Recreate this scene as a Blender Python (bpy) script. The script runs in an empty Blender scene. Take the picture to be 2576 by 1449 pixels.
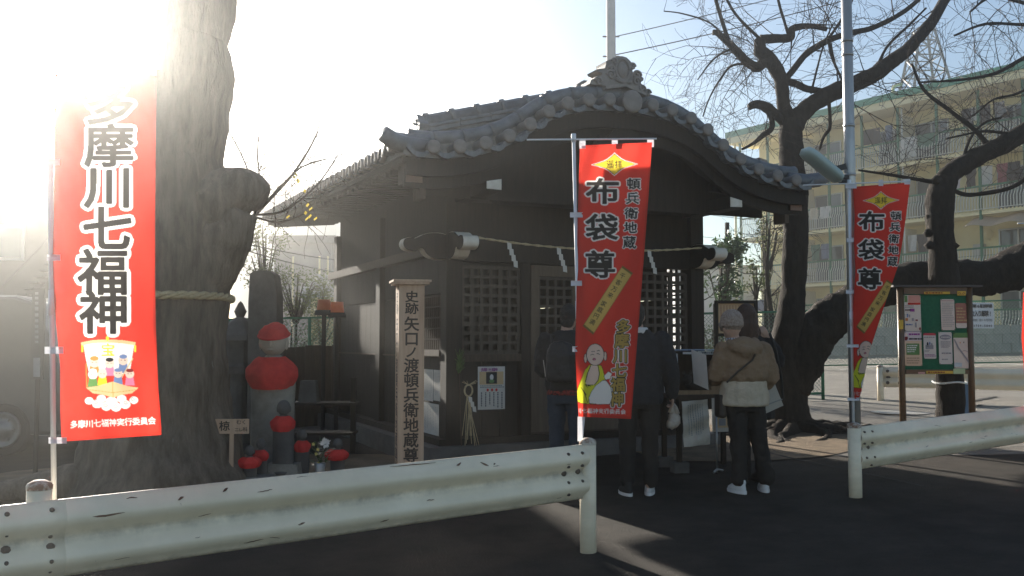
import bpy, bmesh, math, random
import numpy as np
from math import sin, cos, pi, radians, atan2, sqrt
from mathutils import Vector, Matrix, Quaternion, noise as mnoise
SC = bpy.context.scene
COL = SC.collection
random.seed(7)
# ------------------------------------------------------------------ camera, light, air
F, CX, CY, HC, HORIZON = 2350.0, 1288.0, 724.5, 1.5, 858.0
PHI = math.atan((HORIZON - CY) / F)
cam = bpy.data.cameras.new('camera'); camo = bpy.data.objects.new('camera', cam); COL.objects.link(camo)
camo.location = (0, 0, HC); camo.rotation_euler = (pi/2 + PHI, 0, 0)
cam.sensor_width = 36.0; cam.lens = 36.0 * F / (2 * CX); cam.clip_start = 0.05; cam.clip_end = 600
SC.camera = camo
def ray(px, py):
    xc, yc = (px - CX) / F, (CY - py) / F
    return Vector((xc, cos(PHI) - yc * sin(PHI), sin(PHI) + yc * cos(PHI)))
SUN_DIR = ray(55, 5).normalized()
SUN_EL = math.asin(SUN_DIR.z); SUN_AZ = atan2(SUN_DIR.x, SUN_DIR.y)
w = bpy.data.worlds.new('World'); SC.world = w; w.use_nodes = True
nt = w.node_tree; bg = nt.nodes['Background']
sky = nt.nodes.new('ShaderNodeTexSky'); sky.sky_type = 'NISHITA'; sky.sun_disc = False
sky.sun_elevation = SUN_EL; sky.sun_rotation = SUN_AZ; sky.air_density = 1.0; sky.dust_density = 0.3; sky.ozone_density = 1.4
nt.links.new(sky.outputs[0], bg.inputs[0]); bg.inputs[1].default_value = 0.050
sl = bpy.data.lights.new('sun', 'SUN'); sl.energy = 5.0; sl.angle = radians(0.5); sl.color = (1.0, 0.93, 0.82)
so = bpy.data.objects.new('sun', sl); COL.objects.link(so); so.location = SUN_DIR * 60
so.rotation_euler = (-SUN_DIR).to_track_quat('-Z', 'Y').to_euler()
vs = SC.view_settings; vs.view_transform = 'Standard'; vs.look = 'None'; vs.exposure = 1.72; vs.gamma = 1.0; vs.use_curve_mapping = False
SC.render.engine = 'CYCLES'; SC.cycles.use_denoising = True; SC.cycles.max_bounces = 8; SC.cycles.volume_bounces = 0
SC.cycles.transparent_max_bounces = 12; SC.cycles.sample_clamp_indirect = 4.0
HAZE_DENSITY, HAZE_G = 0.0056, 0.90

# ------------------------------------------------------------------ helpers
def at(px, py, Y):
    r = ray(px, py); return Vector((0, 0, HC)) + r * (Y / r.y)
def G(x, y):
    return 0.022 * max(-30, min(30, x)) + 0.019 * max(-8, min(55, y))
def gpt(px, py):
    r = ray(px, py); t = HC / (-r.z + 0.022 * r.x + 0.019 * r.y); return Vector((0, 0, HC)) + r * t
WM = {}
def wmat(o): return WM.get(o.name, Matrix.Identity(4)) if o else Matrix.Identity(4)
def tag(o, label=None, cat=None, group=None, kind=None):
    if label: o['label'] = label
    if cat: o['category'] = cat
    if group: o['group'] = group
    if kind: o['kind'] = kind
    return o
def thing(name, loc, label, cat, group=None, rz=0.0):
    o = bpy.data.objects.new(name, None); COL.objects.link(o); o.empty_display_size = 0.2
    m = Matrix.Translation(Vector(loc)) @ Matrix.Rotation(rz, 4, 'Z'); o.matrix_basis = m; WM[o.name] = m
    return tag(o, label, cat, group)
def place(name, mesh, parent=None, mw=None, kind=None, label=None):
    """link shared mesh data as an object whose world matrix is mw"""
    o = bpy.data.objects.new(name, mesh); COL.objects.link(o)
    mw = mw if mw is not None else wmat(parent)
    if parent: o.parent = parent; o.matrix_basis = wmat(parent).inverted() @ mw
    else: o.matrix_basis = mw
    WM[o.name] = mw
    if kind: o['kind'] = kind
    if label: o['label'] = label
    return o
def TR(loc, rz=0.0, rx=0.0, ry=0.0, s=1.0):
    S = Matrix.Diagonal((s, s, s, 1)) if not hasattr(s, '__len__') else Matrix.Diagonal((*s, 1))
    return Matrix.Translation(Vector(loc)) @ Matrix.Rotation(rz, 4, 'Z') @ Matrix.Rotation(ry, 4, 'Y') @ Matrix.Rotation(rx, 4, 'X') @ S
class Canvas:
    """flat print of a banner, gathered as 2D shapes (x right, y down, z = order) and dyed into the cloth as a colour attribute"""
    def __init__(s, base): s.layers = []; s.base = base
    def put(s, mb, mat): s.layers.append((sum(p.z for p in mb.v)/max(1, len(mb.v)), len(s.layers), mb, MATCOL[mat.name]))
    def sf(s): return lambda x, y: (Vector((x, y, 0)), Vector((0, 0, 1)))
    def image(s, x0, x1, y0, y1, step):
        W, H = int((x1-x0)/step)+1, int((y1-y0)/step)+1; im = np.empty((H, W, 3)); im[:] = s.base
        for _, _, mb, col in sorted(s.layers, key=lambda q: q[:2]):
            P = np.array([(p.x, p.y) for p in mb.v])
            for f in mb.f:
                q = P[list(f)]; ar = 0.5*(np.dot(q[:,0], np.roll(q[:,1],-1)) - np.dot(q[:,1], np.roll(q[:,0],-1)))
                if abs(ar) < 1e-6: continue
                i0, i1 = max(0, int((q[:,0].min()-x0)/step)), min(W-1, int((q[:,0].max()-x0)/step)+1); j0, j1 = max(0, int((q[:,1].min()-y0)/step)), min(H-1, int((q[:,1].max()-y0)/step)+1)
                if i1 < i0 or j1 < j0: continue
                X, Y = np.meshgrid(x0+step*np.arange(i0, i1+1), y0+step*np.arange(j0, j1+1)); ins = np.ones(X.shape, bool); sg = 1 if ar > 0 else -1
                for k in range(len(q)):
                    (ax, ay), (bx, by) = q[k], q[(k+1) % len(q)]; ins &= sg*((bx-ax)*(Y-ay) - (by-ay)*(X-ax)) >= -1e-6
                im[j0:j1+1, i0:i1+1][ins] = col
        s.im, s.x0, s.y0, s.step = im, x0, y0, step
    def at(s, x, y):
        H, W, _ = s.im.shape; fx = min(max((x-s.x0)/s.step, 0), W-1.001); fy = min(max((y-s.y0)/s.step, 0), H-1.001); i, j = int(fx), int(fy); u, v = fx-i, fy-j
        return (s.im[j,i]*(1-u)+s.im[j,i+1]*u)*(1-v) + (s.im[j+1,i]*(1-u)+s.im[j+1,i+1]*u)*v
MATCOL = {}
class MB:
    def __init__(s): s.v = []; s.f = []
    def add(s, vs, fs, m=None):
        b = len(s.v); s.v += [(m @ Vector(p)) if m else Vector(p) for p in vs]; s.f += [tuple(i + b for i in f) for f in fs]; return s
    def box(s, c, d, m=None, taper=1.0):
        x, y, z = d[0]/2, d[1]/2, d[2]/2; c = Vector(c); t = taper
        vs = [c + Vector(p) for p in ((-x,-y,-z),(x,-y,-z),(x,y,-z),(-x,y,-z),(-x*t,-y*t,z),(x*t,-y*t,z),(x*t,y*t,z),(-x*t,y*t,z))]
        return s.add(vs, [(0,3,2,1),(4,5,6,7),(0,1,5,4),(1,2,6,5),(2,3,7,6),(3,0,4,7)], m)
    def bar(s, a, b, wd, th, up=(0,0,1)):
        a, b = Vector(a), Vector(b); d = (b - a); L = d.length; d.normalize(); up = Vector(up)
        sx = d.cross(up); sx = sx.normalized() if sx.length > 1e-4 else Vector((1,0,0)); u = sx.cross(d)
        m = Matrix((( d.x, sx.x, u.x, 0), (d.y, sx.y, u.y, 0), (d.z, sx.z, u.z, 0), (0,0,0,1)))
        return s.box((0,0,0), (L, wd, th), Matrix.Translation((a+b)/2) @ m)
    def tube(s, pts, r, n=8, cap=True, m=None):
        pts = [Vector(p) for p in pts]; k = len(pts)
        rs = r if hasattr(r, '__len__') else [r]*k
        t0 = (pts[1]-pts[0]).normalized(); a = Vector((0,0,1)) if abs(t0.z) < 0.9 else Vector((1,0,0)); u = t0.cross(a).normalized()
        vs = []; pt = t0
        for i, p in enumerate(pts):
            t = (pts[min(i+1,k-1)] - pts[max(i-1,0)]); t = t.normalized() if t.length > 1e-9 else pt
            u = (u - t * u.dot(t)); u = u.normalized() if u.length > 1e-6 else t.orthogonal().normalized(); w_ = t.cross(u); pt = t
            for j in range(n):
                an = 2*pi*j/n; vs.append(p + (u*cos(an) + w_*sin(an))*rs[i])
        fs = [(i*n+j, i*n+(j+1)%n, (i+1)*n+(j+1)%n, (i+1)*n+j) for i in range(k-1) for j in range(n)]
        if cap: fs += [tuple(range(n))[::-1], tuple(range((k-1)*n, k*n))]
        return s.add(vs, fs, m)
    def lathe(s, prof, n=16, m=None, cap=True):
        vs = [(r*cos(2*pi*j/n), r*sin(2*pi*j/n), z) for r, z in prof for j in range(n)]; k = len(prof)
        fs = [(i*n+j, i*n+(j+1)%n, (i+1)*n+(j+1)%n, (i+1)*n+j) for i in range(k-1) for j in range(n)]
        if cap: fs += [tuple(range(n))[::-1], tuple(range((k-1)*n, k*n))]
        return s.add(vs, fs, m)
    def prism(s, poly, y0, y1, m=None):
        """2D polygon in (x,z), extruded along y"""
        n = len(poly); vs = [(x, y0, z) for x, z in poly] + [(x, y1, z) for x, z in poly]
        fs = [tuple(range(n)), tuple(range(2*n-1, n-1, -1))] + [(i, i+n, (i+1)%n+n, (i+1)%n) for i in range(n)]
        return s.add(vs, fs, m)
    def grid(s, fn, nu, nv, closed=False, m=None):
        vs = [fn(i/nu, j/nv) for j in range(nv+1) for i in range(nu+1)]
        fs = [(j*(nu+1)+i, j*(nu+1)+i+1, (j+1)*(nu+1)+i+1, (j+1)*(nu+1)+i) for j in range(nv) for i in range(nu)]
        return s.add(vs, fs, m)
    def ball(s, c, r, n=10, k=7, m=None):
        r = r if hasattr(r, '__len__') else (r, r, r); c = Vector(c); vs = []; fs = []
        for i in range(k+1):
            th = pi*i/k
            for j in range(n):
                an = 2*pi*j/n; vs.append(c + Vector((r[0]*sin(th)*cos(an), r[1]*sin(th)*sin(an), r[2]*cos(th))))
        fs = [(i*n+j, (i+1)*n+j, (i+1)*n+(j+1)%n, i*n+(j+1)%n) for i in range(k) for j in range(n)]
        return s.add(vs, fs, m)
    def mesh(s, name, mat, smooth=False, clean=False):
        me = bpy.data.meshes.new(name); me.from_pydata([tuple(p) for p in s.v], [], s.f)
        if clean:
            bm = bmesh.new(); bm.from_mesh(me); bmesh.ops.remove_doubles(bm, verts=bm.verts, dist=1e-5); bmesh.ops.recalc_face_normals(bm, faces=bm.faces); bm.to_mesh(me); bm.free()
        if smooth: me.polygons.foreach_set('use_smooth', [True]*len(me.polygons))
        me.materials.append(mat); me.update(); return me
    def build(s, name, mat, parent=None, world=True, smooth=False, kind=None, label=None, clean=False):
        if isinstance(parent, Canvas): parent.put(s, mat); return None
        if world and parent:
            im = wmat(parent).inverted(); s.v = [im @ p for p in s.v]
        return place(name, s.mesh(name, mat, smooth, clean), parent, None, kind, label)
def single(name, mb, mat, base, label, cat, group=None, smooth=False, clean=False):
    """a thing that is one mesh; verts in world space, origin moved to base"""
    base = Vector(base); mb.v = [p - base for p in mb.v]
    o = bpy.data.objects.new(name, mb.mesh(name, mat, smooth, clean)); COL.objects.link(o); o.location = base
    WM[o.name] = Matrix.Translation(base); return tag(o, label, cat, group)
def lerp(a, b, t): return a + (b - a) * t
def poly_at(pts, t):
    """piecewise linear lookup in [(key, value...)]"""
    if t <= pts[0][0]: return pts[0][1]
    for (a, va), (b, vb) in zip(pts, pts[1:]):
        if t <= b: return lerp(va, vb, (t-a)/(b-a) if b > a else 0)
    return pts[-1][1]
def smooth_path(pts, n=6):
    """Catmull-Rom through points (Vectors)"""
    out = []; P = [Vector(p) for p in pts]; k = len(P)
    for i in range(k-1):
        a, b, c, d = P[max(i-1,0)], P[i], P[i+1], P[min(i+2,k-1)]
        for j in range(n):
            t = j/n; out.append(0.5*((2*b) + (c-a)*t + (2*a-5*b+4*c-d)*t*t + (3*b-a-3*c+d)*t**3))
    out.append(P[-1]); return out

# ------------------------------------------------------------------ materials
MATS = {}
def M(name, c1, c2=None, scale=8.0, rough=0.75, bump=0.0, bscale=None, metal=0.0, stretch=(1,1,1), detail=6.0, lo=0.35, hi=0.65, spots=None, spot_scale=30.0, spot_at=0.62, trans=0.0, spec=0.35, coat=0.0, coord='Object'):
    if name in MATS: return MATS[name]
    MATCOL[name] = c1; m = bpy.data.materials.new(name); m.use_nodes = True; t = m.node_tree; N = t.nodes; L = t.links; p = N['Principled BSDF']
    p.inputs['Roughness'].default_value = rough; p.inputs['Metallic'].default_value = metal; p.inputs['Specular IOR Level'].default_value = spec
    p.inputs['Coat Weight'].default_value = coat
    tc = N.new('ShaderNodeTexCoord'); mp = N.new('ShaderNodeMapping'); mp.inputs['Scale'].default_value = stretch
    L.new(tc.outputs[coord], mp.inputs[0])
    if c2 is None: c2 = tuple(min(1, x*0.8) for x in c1)
    no = N.new('ShaderNodeTexNoise'); no.inputs['Scale'].default_value = scale; no.inputs['Detail'].default_value = detail; no.inputs['Roughness'].default_value = 0.62
    L.new(mp.outputs[0], no.inputs['Vector'])
    r = N.new('ShaderNodeValToRGB'); r.color_ramp.elements[0].position = lo; r.color_ramp.elements[1].position = hi
    r.color_ramp.elements[0].color = (*c1, 1); r.color_ramp.elements[1].color = (*c2, 1)
    L.new(no.outputs[0], r.inputs[0]); out = r.outputs[0]
    if spots:
        n2 = N.new('ShaderNodeTexNoise'); n2.inputs['Scale'].default_value = spot_scale; n2.inputs['Detail'].default_value = 8; n2.inputs['Roughness'].default_value = 0.7
        L.new(mp.outputs[0], n2.inputs['Vector'])
        r2 = N.new('ShaderNodeValToRGB'); r2.color_ramp.elements[0].position = spot_at; r2.color_ramp.elements[1].position = min(1, spot_at+0.06)
        r2.color_ramp.elements[0].color = (0,0,0,1); r2.color_ramp.elements[1].color = (1,1,1,1); L.new(n2.outputs[0], r2.inputs[0])
        mx = N.new('ShaderNodeMix'); mx.data_type = 'RGBA'; L.new(r2.outputs[0], mx.inputs[0]); L.new(out, mx.inputs[6]); mx.inputs[7].default_value = (*spots, 1); out = mx.outputs[2]
    L.new(out, p.inputs['Base Color'])
    if bump:
        nb = N.new('ShaderNodeTexNoise'); nb.inputs['Scale'].default_value = bscale or scale*4; nb.inputs['Detail'].default_value = 8; nb.inputs['Roughness'].default_value = 0.65
        L.new(mp.outputs[0], nb.inputs['Vector'])
        bp = N.new('ShaderNodeBump'); bp.inputs['Strength'].default_value = bump; bp.inputs['Distance'].default_value = 0.02; L.new(nb.outputs[0], bp.inputs['Height']); L.new(bp.outputs[0], p.inputs['Normal'])
    if trans:
        tb = N.new('ShaderNodeBsdfTranslucent'); L.new(out, tb.inputs[0]); ms = N.new('ShaderNodeMixShader'); ms.inputs[0].default_value = trans
        L.new(p.outputs[0], ms.inputs[1]); L.new(tb.outputs[0], ms.inputs[2]); L.new(ms.outputs[0], N['Material Output'].inputs[0])
    MATS[name] = m; return m
def flat(name, c, rough=0.7, trans=0.0, metal=0.0, spec=0.35):
    return M(name, c, tuple(x*0.9 for x in c), 14, rough, metal=metal, trans=trans, spec=spec)

ASPHALT = M('asphalt', (0.020,0.0155,0.0115), (0.044,0.035,0.027), 3.2, 0.9, 1.0, 70, spots=(0.15,0.125,0.10), spot_scale=55, spot_at=0.635, detail=10, spec=0.25)
LOT = M('worn_asphalt', (0.17,0.155,0.135), (0.24,0.22,0.19), 0.9, 0.92, 0.5, 160, spots=(0.25,0.24,0.22), spot_scale=120, spot_at=0.66, detail=10, spec=0.25)
DIRT = M('packed_dirt', (0.13,0.095,0.062), (0.24,0.18,0.12), 3.5, 0.95, 0.9, 40, spots=(0.07,0.05,0.03), spot_scale=22, spot_at=0.63, detail=10, spec=0.2)
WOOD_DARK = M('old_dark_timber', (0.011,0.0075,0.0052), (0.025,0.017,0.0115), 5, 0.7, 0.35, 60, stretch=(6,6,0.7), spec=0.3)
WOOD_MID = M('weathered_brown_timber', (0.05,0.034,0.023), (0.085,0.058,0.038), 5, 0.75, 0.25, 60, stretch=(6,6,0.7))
WOOD_PALE = M('pale_sign_timber', (0.42,0.29,0.20), (0.52,0.38,0.27), 4, 0.75, 0.15, 50, stretch=(7,7,0.5))
WOOD_TAN = M('tan_timber', (0.30,0.19,0.10), (0.40,0.26,0.15), 4, 0.7, 0.15, 50, stretch=(7,7,0.5))
TILE = M('smoked_roof_tile', (0.085,0.095,0.11), (0.15,0.165,0.185), 7, 0.42, 0.12, 60, spots=(0.10,0.095,0.08), spot_scale=16, spot_at=0.66, spec=0.5)
TILE_CAP = M('weathered_cap_tile', (0.17,0.155,0.145), (0.25,0.225,0.21), 9, 0.55, 0.15, 60, spots=(0.15,0.13,0.11), spot_scale=20, spot_at=0.64)
PLASTER_WHITE = M('white_gofun_paint', (0.72,0.69,0.62), (0.60,0.56,0.48), 9, 0.8, 0.1, 40)
RAILPAINT = M('white_rail_paint', (0.90,0.78,0.60), (0.72,0.62,0.46), 3.0, 0.42, 0.06, 30, stretch=(1,1,2.5), spots=(0.20,0.15,0.11), spot_scale=9, spot_at=0.69, detail=12, spec=0.45)
RUST = M('rusty_iron', (0.12,0.055,0.03), (0.22,0.12,0.07), 20, 0.85, 0.4, 80)
BOLT = M('rusty_bolt', (0.09,0.075,0.065), (0.16,0.12,0.09), 40, 0.7, 0.2, 90, metal=0.4)
GALV = M('galvanised_steel', (0.36,0.35,0.34), (0.46,0.45,0.44), 12, 0.38, 0.05, 60, metal=0.65, stretch=(1,1,0.2))
PLASTIC_W = M('white_plastic_pole', (0.72,0.74,0.78), (0.64,0.67,0.72), 6, 0.45)
TAB = flat('white_vinyl_tab', (0.72,0.72,0.76), 0.5, trans=0.35)
CLOTH_RED = M('red_banner_cloth', (0.70,0.048,0.032), (0.74,0.052,0.036), 5, 0.75, 0.05, 300, trans=0.58)
BIB_RED = M('red_bib_cloth', (0.62,0.045,0.04), (0.50,0.03,0.03), 12, 0.9, 0.2, 120)
INK = flat('black_ink', (0.018,0.018,0.022), 0.7)
INK_W = flat('white_print', (0.84,0.82,0.78), 0.7, trans=0.14)
INK_CLOTH = flat('black_banner_ink', (0.030,0.028,0.027), 0.7, trans=0.35)
INK_Y = flat('yellow_print', (0.80,0.60,0.05), 0.7, trans=0.12)
INK_LIME = flat('lemon_print', (0.72,0.72,0.04), 0.7, trans=0.12)
INK_GOLD = flat('gold_print', (0.48,0.32,0.08), 0.7, trans=0.2)
INK_SKIN = flat('skin_tone_print', (0.78,0.60,0.50), 0.7, trans=0.12)
INK_TAN = flat('tan_print', (0.72,0.52,0.28), 0.7, trans=0.12)
INK_BLUE = flat('blue_print', (0.16,0.24,0.45), 0.7, trans=0.3)
INK_PINK = flat('pink_print', (0.70,0.22,0.36), 0.7, trans=0.3)
INK_GREEN = flat('green_print', (0.14,0.30,0.10), 0.7, trans=0.2)
INK_DKRED = flat('dark_red_print', (0.25,0.03,0.03), 0.7, trans=0.3)
INK_GREY = flat('grey_print', (0.30,0.30,0.31), 0.7)
INK_ORANGE = flat('orange_print', (0.65,0.26,0.07), 0.7, trans=0.2)
PAPER = M('white_paper', (0.72,0.69,0.63), (0.80,0.77,0.71), 6, 0.8, trans=0.25)
PAPER_AGED = M('aged_paper', (0.60,0.53,0.44), (0.68,0.62,0.54), 6, 0.85)
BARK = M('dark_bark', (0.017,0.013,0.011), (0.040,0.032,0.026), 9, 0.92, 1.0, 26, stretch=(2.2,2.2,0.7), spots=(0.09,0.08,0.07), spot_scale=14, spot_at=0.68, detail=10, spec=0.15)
BARK_BIG = M('grey_bark', (0.115,0.09,0.066), (0.22,0.18,0.138), 5, 0.95, 1.0, 18, stretch=(2.5,2.5,0.5), spots=(0.27,0.25,0.22), spot_scale=11, spot_at=0.66, detail=10, spec=0.15)
TWIG = M('twig_bark', (0.035,0.026,0.022), (0.065,0.048,0.038), 20, 0.85, spec=0.2)
STONE = M('mossy_stone', (0.20,0.19,0.165), (0.30,0.285,0.25), 7, 0.92, 0.5, 50, spots=(0.13,0.14,0.10), spot_scale=13, spot_at=0.62)
STONE_DK = M('dark_slab_stone', (0.075,0.072,0.068), (0.12,0.115,0.11), 5, 0.8, 0.4, 50)
STONE_FACE = M('pale_stone_face', (0.38,0.33,0.27), (0.46,0.41,0.34), 7, 0.9, 0.2, 50)
CONCRETE = M('grey_concrete', (0.30,0.285,0.26), (0.40,0.385,0.355), 4, 0.92, 0.3, 60, spots=(0.20,0.19,0.17), spot_scale=6, spot_at=0.62)
GREEN_METAL = M('green_fence_paint', (0.012,0.12,0.06), (0.02,0.16,0.085), 8, 0.5)
CREAM_WALL = M('cream_wall_paint', (0.84,0.745,0.45), (0.76,0.665,0.38), 0.9, 0.85, 0.1, 20, spots=(0.46,0.41,0.28), spot_scale=2.2, spot_at=0.66)
CREAM_LIGHT = M('pale_cream_paint', (0.82,0.74,0.48), (0.76,0.67,0.41), 1.2, 0.8)
GREEN_ROOF = M('green_roof_sheet', (0.04,0.25,0.15), (0.06,0.31,0.19), 1.5, 0.6)
BAR_WHITE = flat('white_railing_paint', (0.66,0.66,0.60), 0.5)
GLASS = M('window_glass', (0.05,0.065,0.08), (0.10,0.12,0.14), 0.8, 0.08, spec=0.8)
DARK = flat('dark_interior', (0.022,0.021,0.020), 0.8)
STRAW = M('straw_rope', (0.42,0.33,0.19), (0.55,0.45,0.28), 40, 0.9, 0.3, 120)
LEAF = M('glossy_leaf', (0.035,0.075,0.022), (0.075,0.12,0.04), 9, 0.32, trans=0.22, spec=0.6)
LEAF_YEL = flat('yellow_leaf', (0.55,0.42,0.06), 0.6, trans=0.5)
LEAF_SHRUB = M('shrub_leaf', (0.055,0.085,0.025), (0.13,0.15,0.05), 6, 0.55, trans=0.35)
PINE = M('pine_needle', (0.06,0.14,0.03), (0.12,0.22,0.05), 20, 0.6, trans=0.3)

def printed_cloth(trans=.58):
    m = bpy.data.materials.new('printed_banner_cloth'); m.use_nodes = True; t = m.node_tree; N = t.nodes; L = t.links; p = N['Principled BSDF']; p.inputs['Roughness'].default_value = .75; p.inputs['Specular IOR Level'].default_value = .25
    a = N.new('ShaderNodeAttribute'); a.attribute_name = 'print'; L.new(a.outputs['Color'], p.inputs['Base Color']); tb = N.new('ShaderNodeBsdfTranslucent'); L.new(a.outputs['Color'], tb.inputs[0])
    tc = N.new('ShaderNodeTexCoord'); no = N.new('ShaderNodeTexNoise'); no.inputs['Scale'].default_value = 9; no.inputs['Detail'].default_value = 5; L.new(tc.outputs['Object'], no.inputs['Vector']); b = N.new('ShaderNodeBump'); b.inputs['Strength'].default_value = .5; b.inputs['Distance'].default_value = .012; L.new(no.outputs[0], b.inputs['Height']); L.new(b.outputs[0], p.inputs['Normal']); L.new(b.outputs[0], tb.inputs['Normal'])
    ms = N.new('ShaderNodeMixShader'); ms.inputs[0].default_value = trans; L.new(p.outputs[0], ms.inputs[1]); L.new(tb.outputs[0], ms.inputs[2]); L.new(ms.outputs[0], N['Material Output'].inputs[0]); return m
PRINTED = printed_cloth()
def grimed(m, dirt=(0.30,0.26,0.20)):
    """mix dirt into a paint where the mesh attribute 'grime' says it gathers, broken up by noise"""
    t = m.node_tree; N = t.nodes; L = t.links; p = N['Principled BSDF']; src = p.inputs['Base Color'].links[0].from_socket
    at_ = N.new('ShaderNodeAttribute'); at_.attribute_name = 'grime'; tc = N.new('ShaderNodeTexCoord'); no = N.new('ShaderNodeTexNoise'); no.inputs['Scale'].default_value = 7; no.inputs['Detail'].default_value = 9; no.inputs['Roughness'].default_value = .7
    L.new(tc.outputs['Object'], no.inputs['Vector']); mr = N.new('ShaderNodeMapRange'); mr.inputs[1].default_value = .36; mr.inputs[2].default_value = .72; L.new(no.outputs[0], mr.inputs[0])
    mu = N.new('ShaderNodeMath'); mu.operation = 'MULTIPLY'; L.new(at_.outputs['Fac'], mu.inputs[0]); L.new(mr.outputs[0], mu.inputs[1])
    mx = N.new('ShaderNodeMix'); mx.data_type = 'RGBA'; L.new(mu.outputs[0], mx.inputs[0]); L.new(src, mx.inputs[6]); mx.inputs[7].default_value = (*dirt, 1); L.new(mx.outputs[2], p.inputs['Base Color']); return m
RAILBEAM = grimed(M('white_rail_beam_paint', (0.92,0.80,0.61), (0.80,0.69,0.51), 2.2, 0.42, 0.08, 22, spots=(0.34,0.27,0.20), spot_scale=13, spot_at=0.70, detail=12, spec=0.45))
def crumple(o, amp, size, depth=2):
    tx = bpy.data.textures.new(o.name+'_folds', 'CLOUDS'); tx.noise_scale = size; tx.noise_depth = depth
    d = o.modifiers.new('folds', 'DISPLACE'); d.texture = tx; d.strength = amp; d.mid_level = .5; d.texture_coords = 'LOCAL'; return o
# ------------------------------------------------------------------ flat lettering (text outlines turned into meshes)
_tc = {}
def glyph(ch, off=0.0, res=3):
    """2D outline of a character, thickened by off (strips and discs along its edges); verts (x, y, lift)"""
    k = (ch, round(off, 4))
    if k in _tc: return _tc[k]
    if (ch, 'base') not in _tc:
        cu = bpy.data.curves.new('g', 'FONT'); cu.body = ch; cu.size = 1.0; cu.align_x = 'CENTER'; cu.resolution_u = res; cu.fill_mode = 'FRONT'; cu.dimensions = '2D'
        o = bpy.data.objects.new('g', cu); COL.objects.link(o); dg = bpy.context.evaluated_depsgraph_get(); dg.update()
        me = o.evaluated_get(dg).to_mesh()
        _tc[(ch, 'base')] = ([(v.co.x, v.co.y - 0.36, 0.0) for v in me.vertices], [tuple(p.vertices) for p in me.polygons])
        o.evaluated_get(dg).to_mesh_clear(); bpy.data.objects.remove(o); bpy.data.curves.remove(cu)
    vs, fs = _tc[(ch, 'base')]; vs = list(vs); fs = list(fs)
    if off > 0:
        cnt = {}
        for f in fs:
            for i in range(len(f)):
                e = tuple(sorted((f[i], f[(i+1) % len(f)]))); cnt[e] = cnt.get(e, 0) + 1
        rn = random.Random(5); used = set()
        for (i, j), c in cnt.items():
            if c != 1: continue
            (x0, y0, _), (x1, y1, _) = vs[i], vs[j]; L = sqrt((x1-x0)**2 + (y1-y0)**2)
            if L > 1e-6:
                nx, ny = -(y1-y0)/L*off, (x1-x0)/L*off; b = len(vs); z = rn.uniform(.05, 1)
                vs += [(x0+nx, y0+ny, z), (x1+nx, y1+ny, z), (x1-nx, y1-ny, z), (x0-nx, y0-ny, z)]; fs.append((b, b+1, b+2, b+3))
            for q in (i, j):
                key = (round(vs[q][0]/off*1.5), round(vs[q][1]/off*1.5))
                if key in used: continue
                used.add(key); b = len(vs); z = rn.uniform(.05, 1)
                vs += [(vs[q][0]+off*cos(pi*t/4), vs[q][1]+off*sin(pi*t/4), z) for t in range(8)]; fs.append(tuple(range(b, b+8)))
    _tc[k] = (vs, fs); return _tc[k]
def lettering(items, surf, eps):
    """items: (char, a, b, width, height, rot, thickening) on surface surf(a,b)->(point, normal), a right / b down"""
    mb = MB()
    for ch, a, b, wd, ht, rot, off in items:
        vs, fs = glyph(ch, off); c, s = cos(rot), sin(rot); out = []
        for x, y, e in vs:
            x2, y2 = x*wd, y*ht; p, n = surf(a + x2*c - y2*s, b - (x2*s + y2*c)); out.append(p + n*(eps + e*.0009))
        mb.add(out, fs)
    return mb
for _c in '多摩川七福神実行委員会遥拝布袋尊頓兵衛地蔵千客万来家庭円満史跡矢口ノ渡堂宝椋むくニレ科第6駐車場立入り厳禁!罰金10万円也3759-84の由巡「」': glyph(_c)
def shape2d(poly, surf, eps, mb=None):
    """filled 2D outline (a right, b down) laid on a surface"""
    mb = mb or MB(); vs = []
    ca = sum(p[0] for p in poly)/len(poly); cb = sum(p[1] for p in poly)/len(poly)
    for a, b in [(ca, cb)] + list(poly):
        p, n = surf(a, b); vs.append(p + n*eps)
    k = len(poly); return mb.add(vs, [(0, 1+i, 1+(i+1) % k) for i in range(k)])
def ell(cx, cy, rx, ry, n=18, a0=0, a1=2*pi): return [(cx + rx*cos(a0+(a1-a0)*i/n), cy + ry*sin(a0+(a1-a0)*i/n)) for i in range(n if a1-a0 >= 6.28 else n+1)]
def stroke(pts, wd, surf, eps, mb=None):
    mb = mb or MB(); vs = []; k = len(pts)
    for i, (a, b) in enumerate(pts):
        a0, b0 = pts[max(i-1,0)]; a1, b1 = pts[min(i+1,k-1)]; d = sqrt((a1-a0)**2+(b1-b0)**2) or 1; nx, ny = -(b1-b0)/d*wd/2, (a1-a0)/d*wd/2
        for s in (1, -1):
            p, n = surf(a+nx*s, b+ny*s); vs.append(p+n*eps)
    return mb.add(vs, [(2*i, 2*i+1, 2*i+3, 2*i+2) for i in range(k-1)])
def plane_surf(origin, ex, ey):
    """a along ex, b along ey (both unit); normal faces the viewer side"""
    o, ex, ey = Vector(origin), Vector(ex), Vector(ey); n = ey.cross(ex).normalized()
    if n.y > 0: n = -n
    return lambda a, b: (o + ex*a + ey*b, n)
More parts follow.
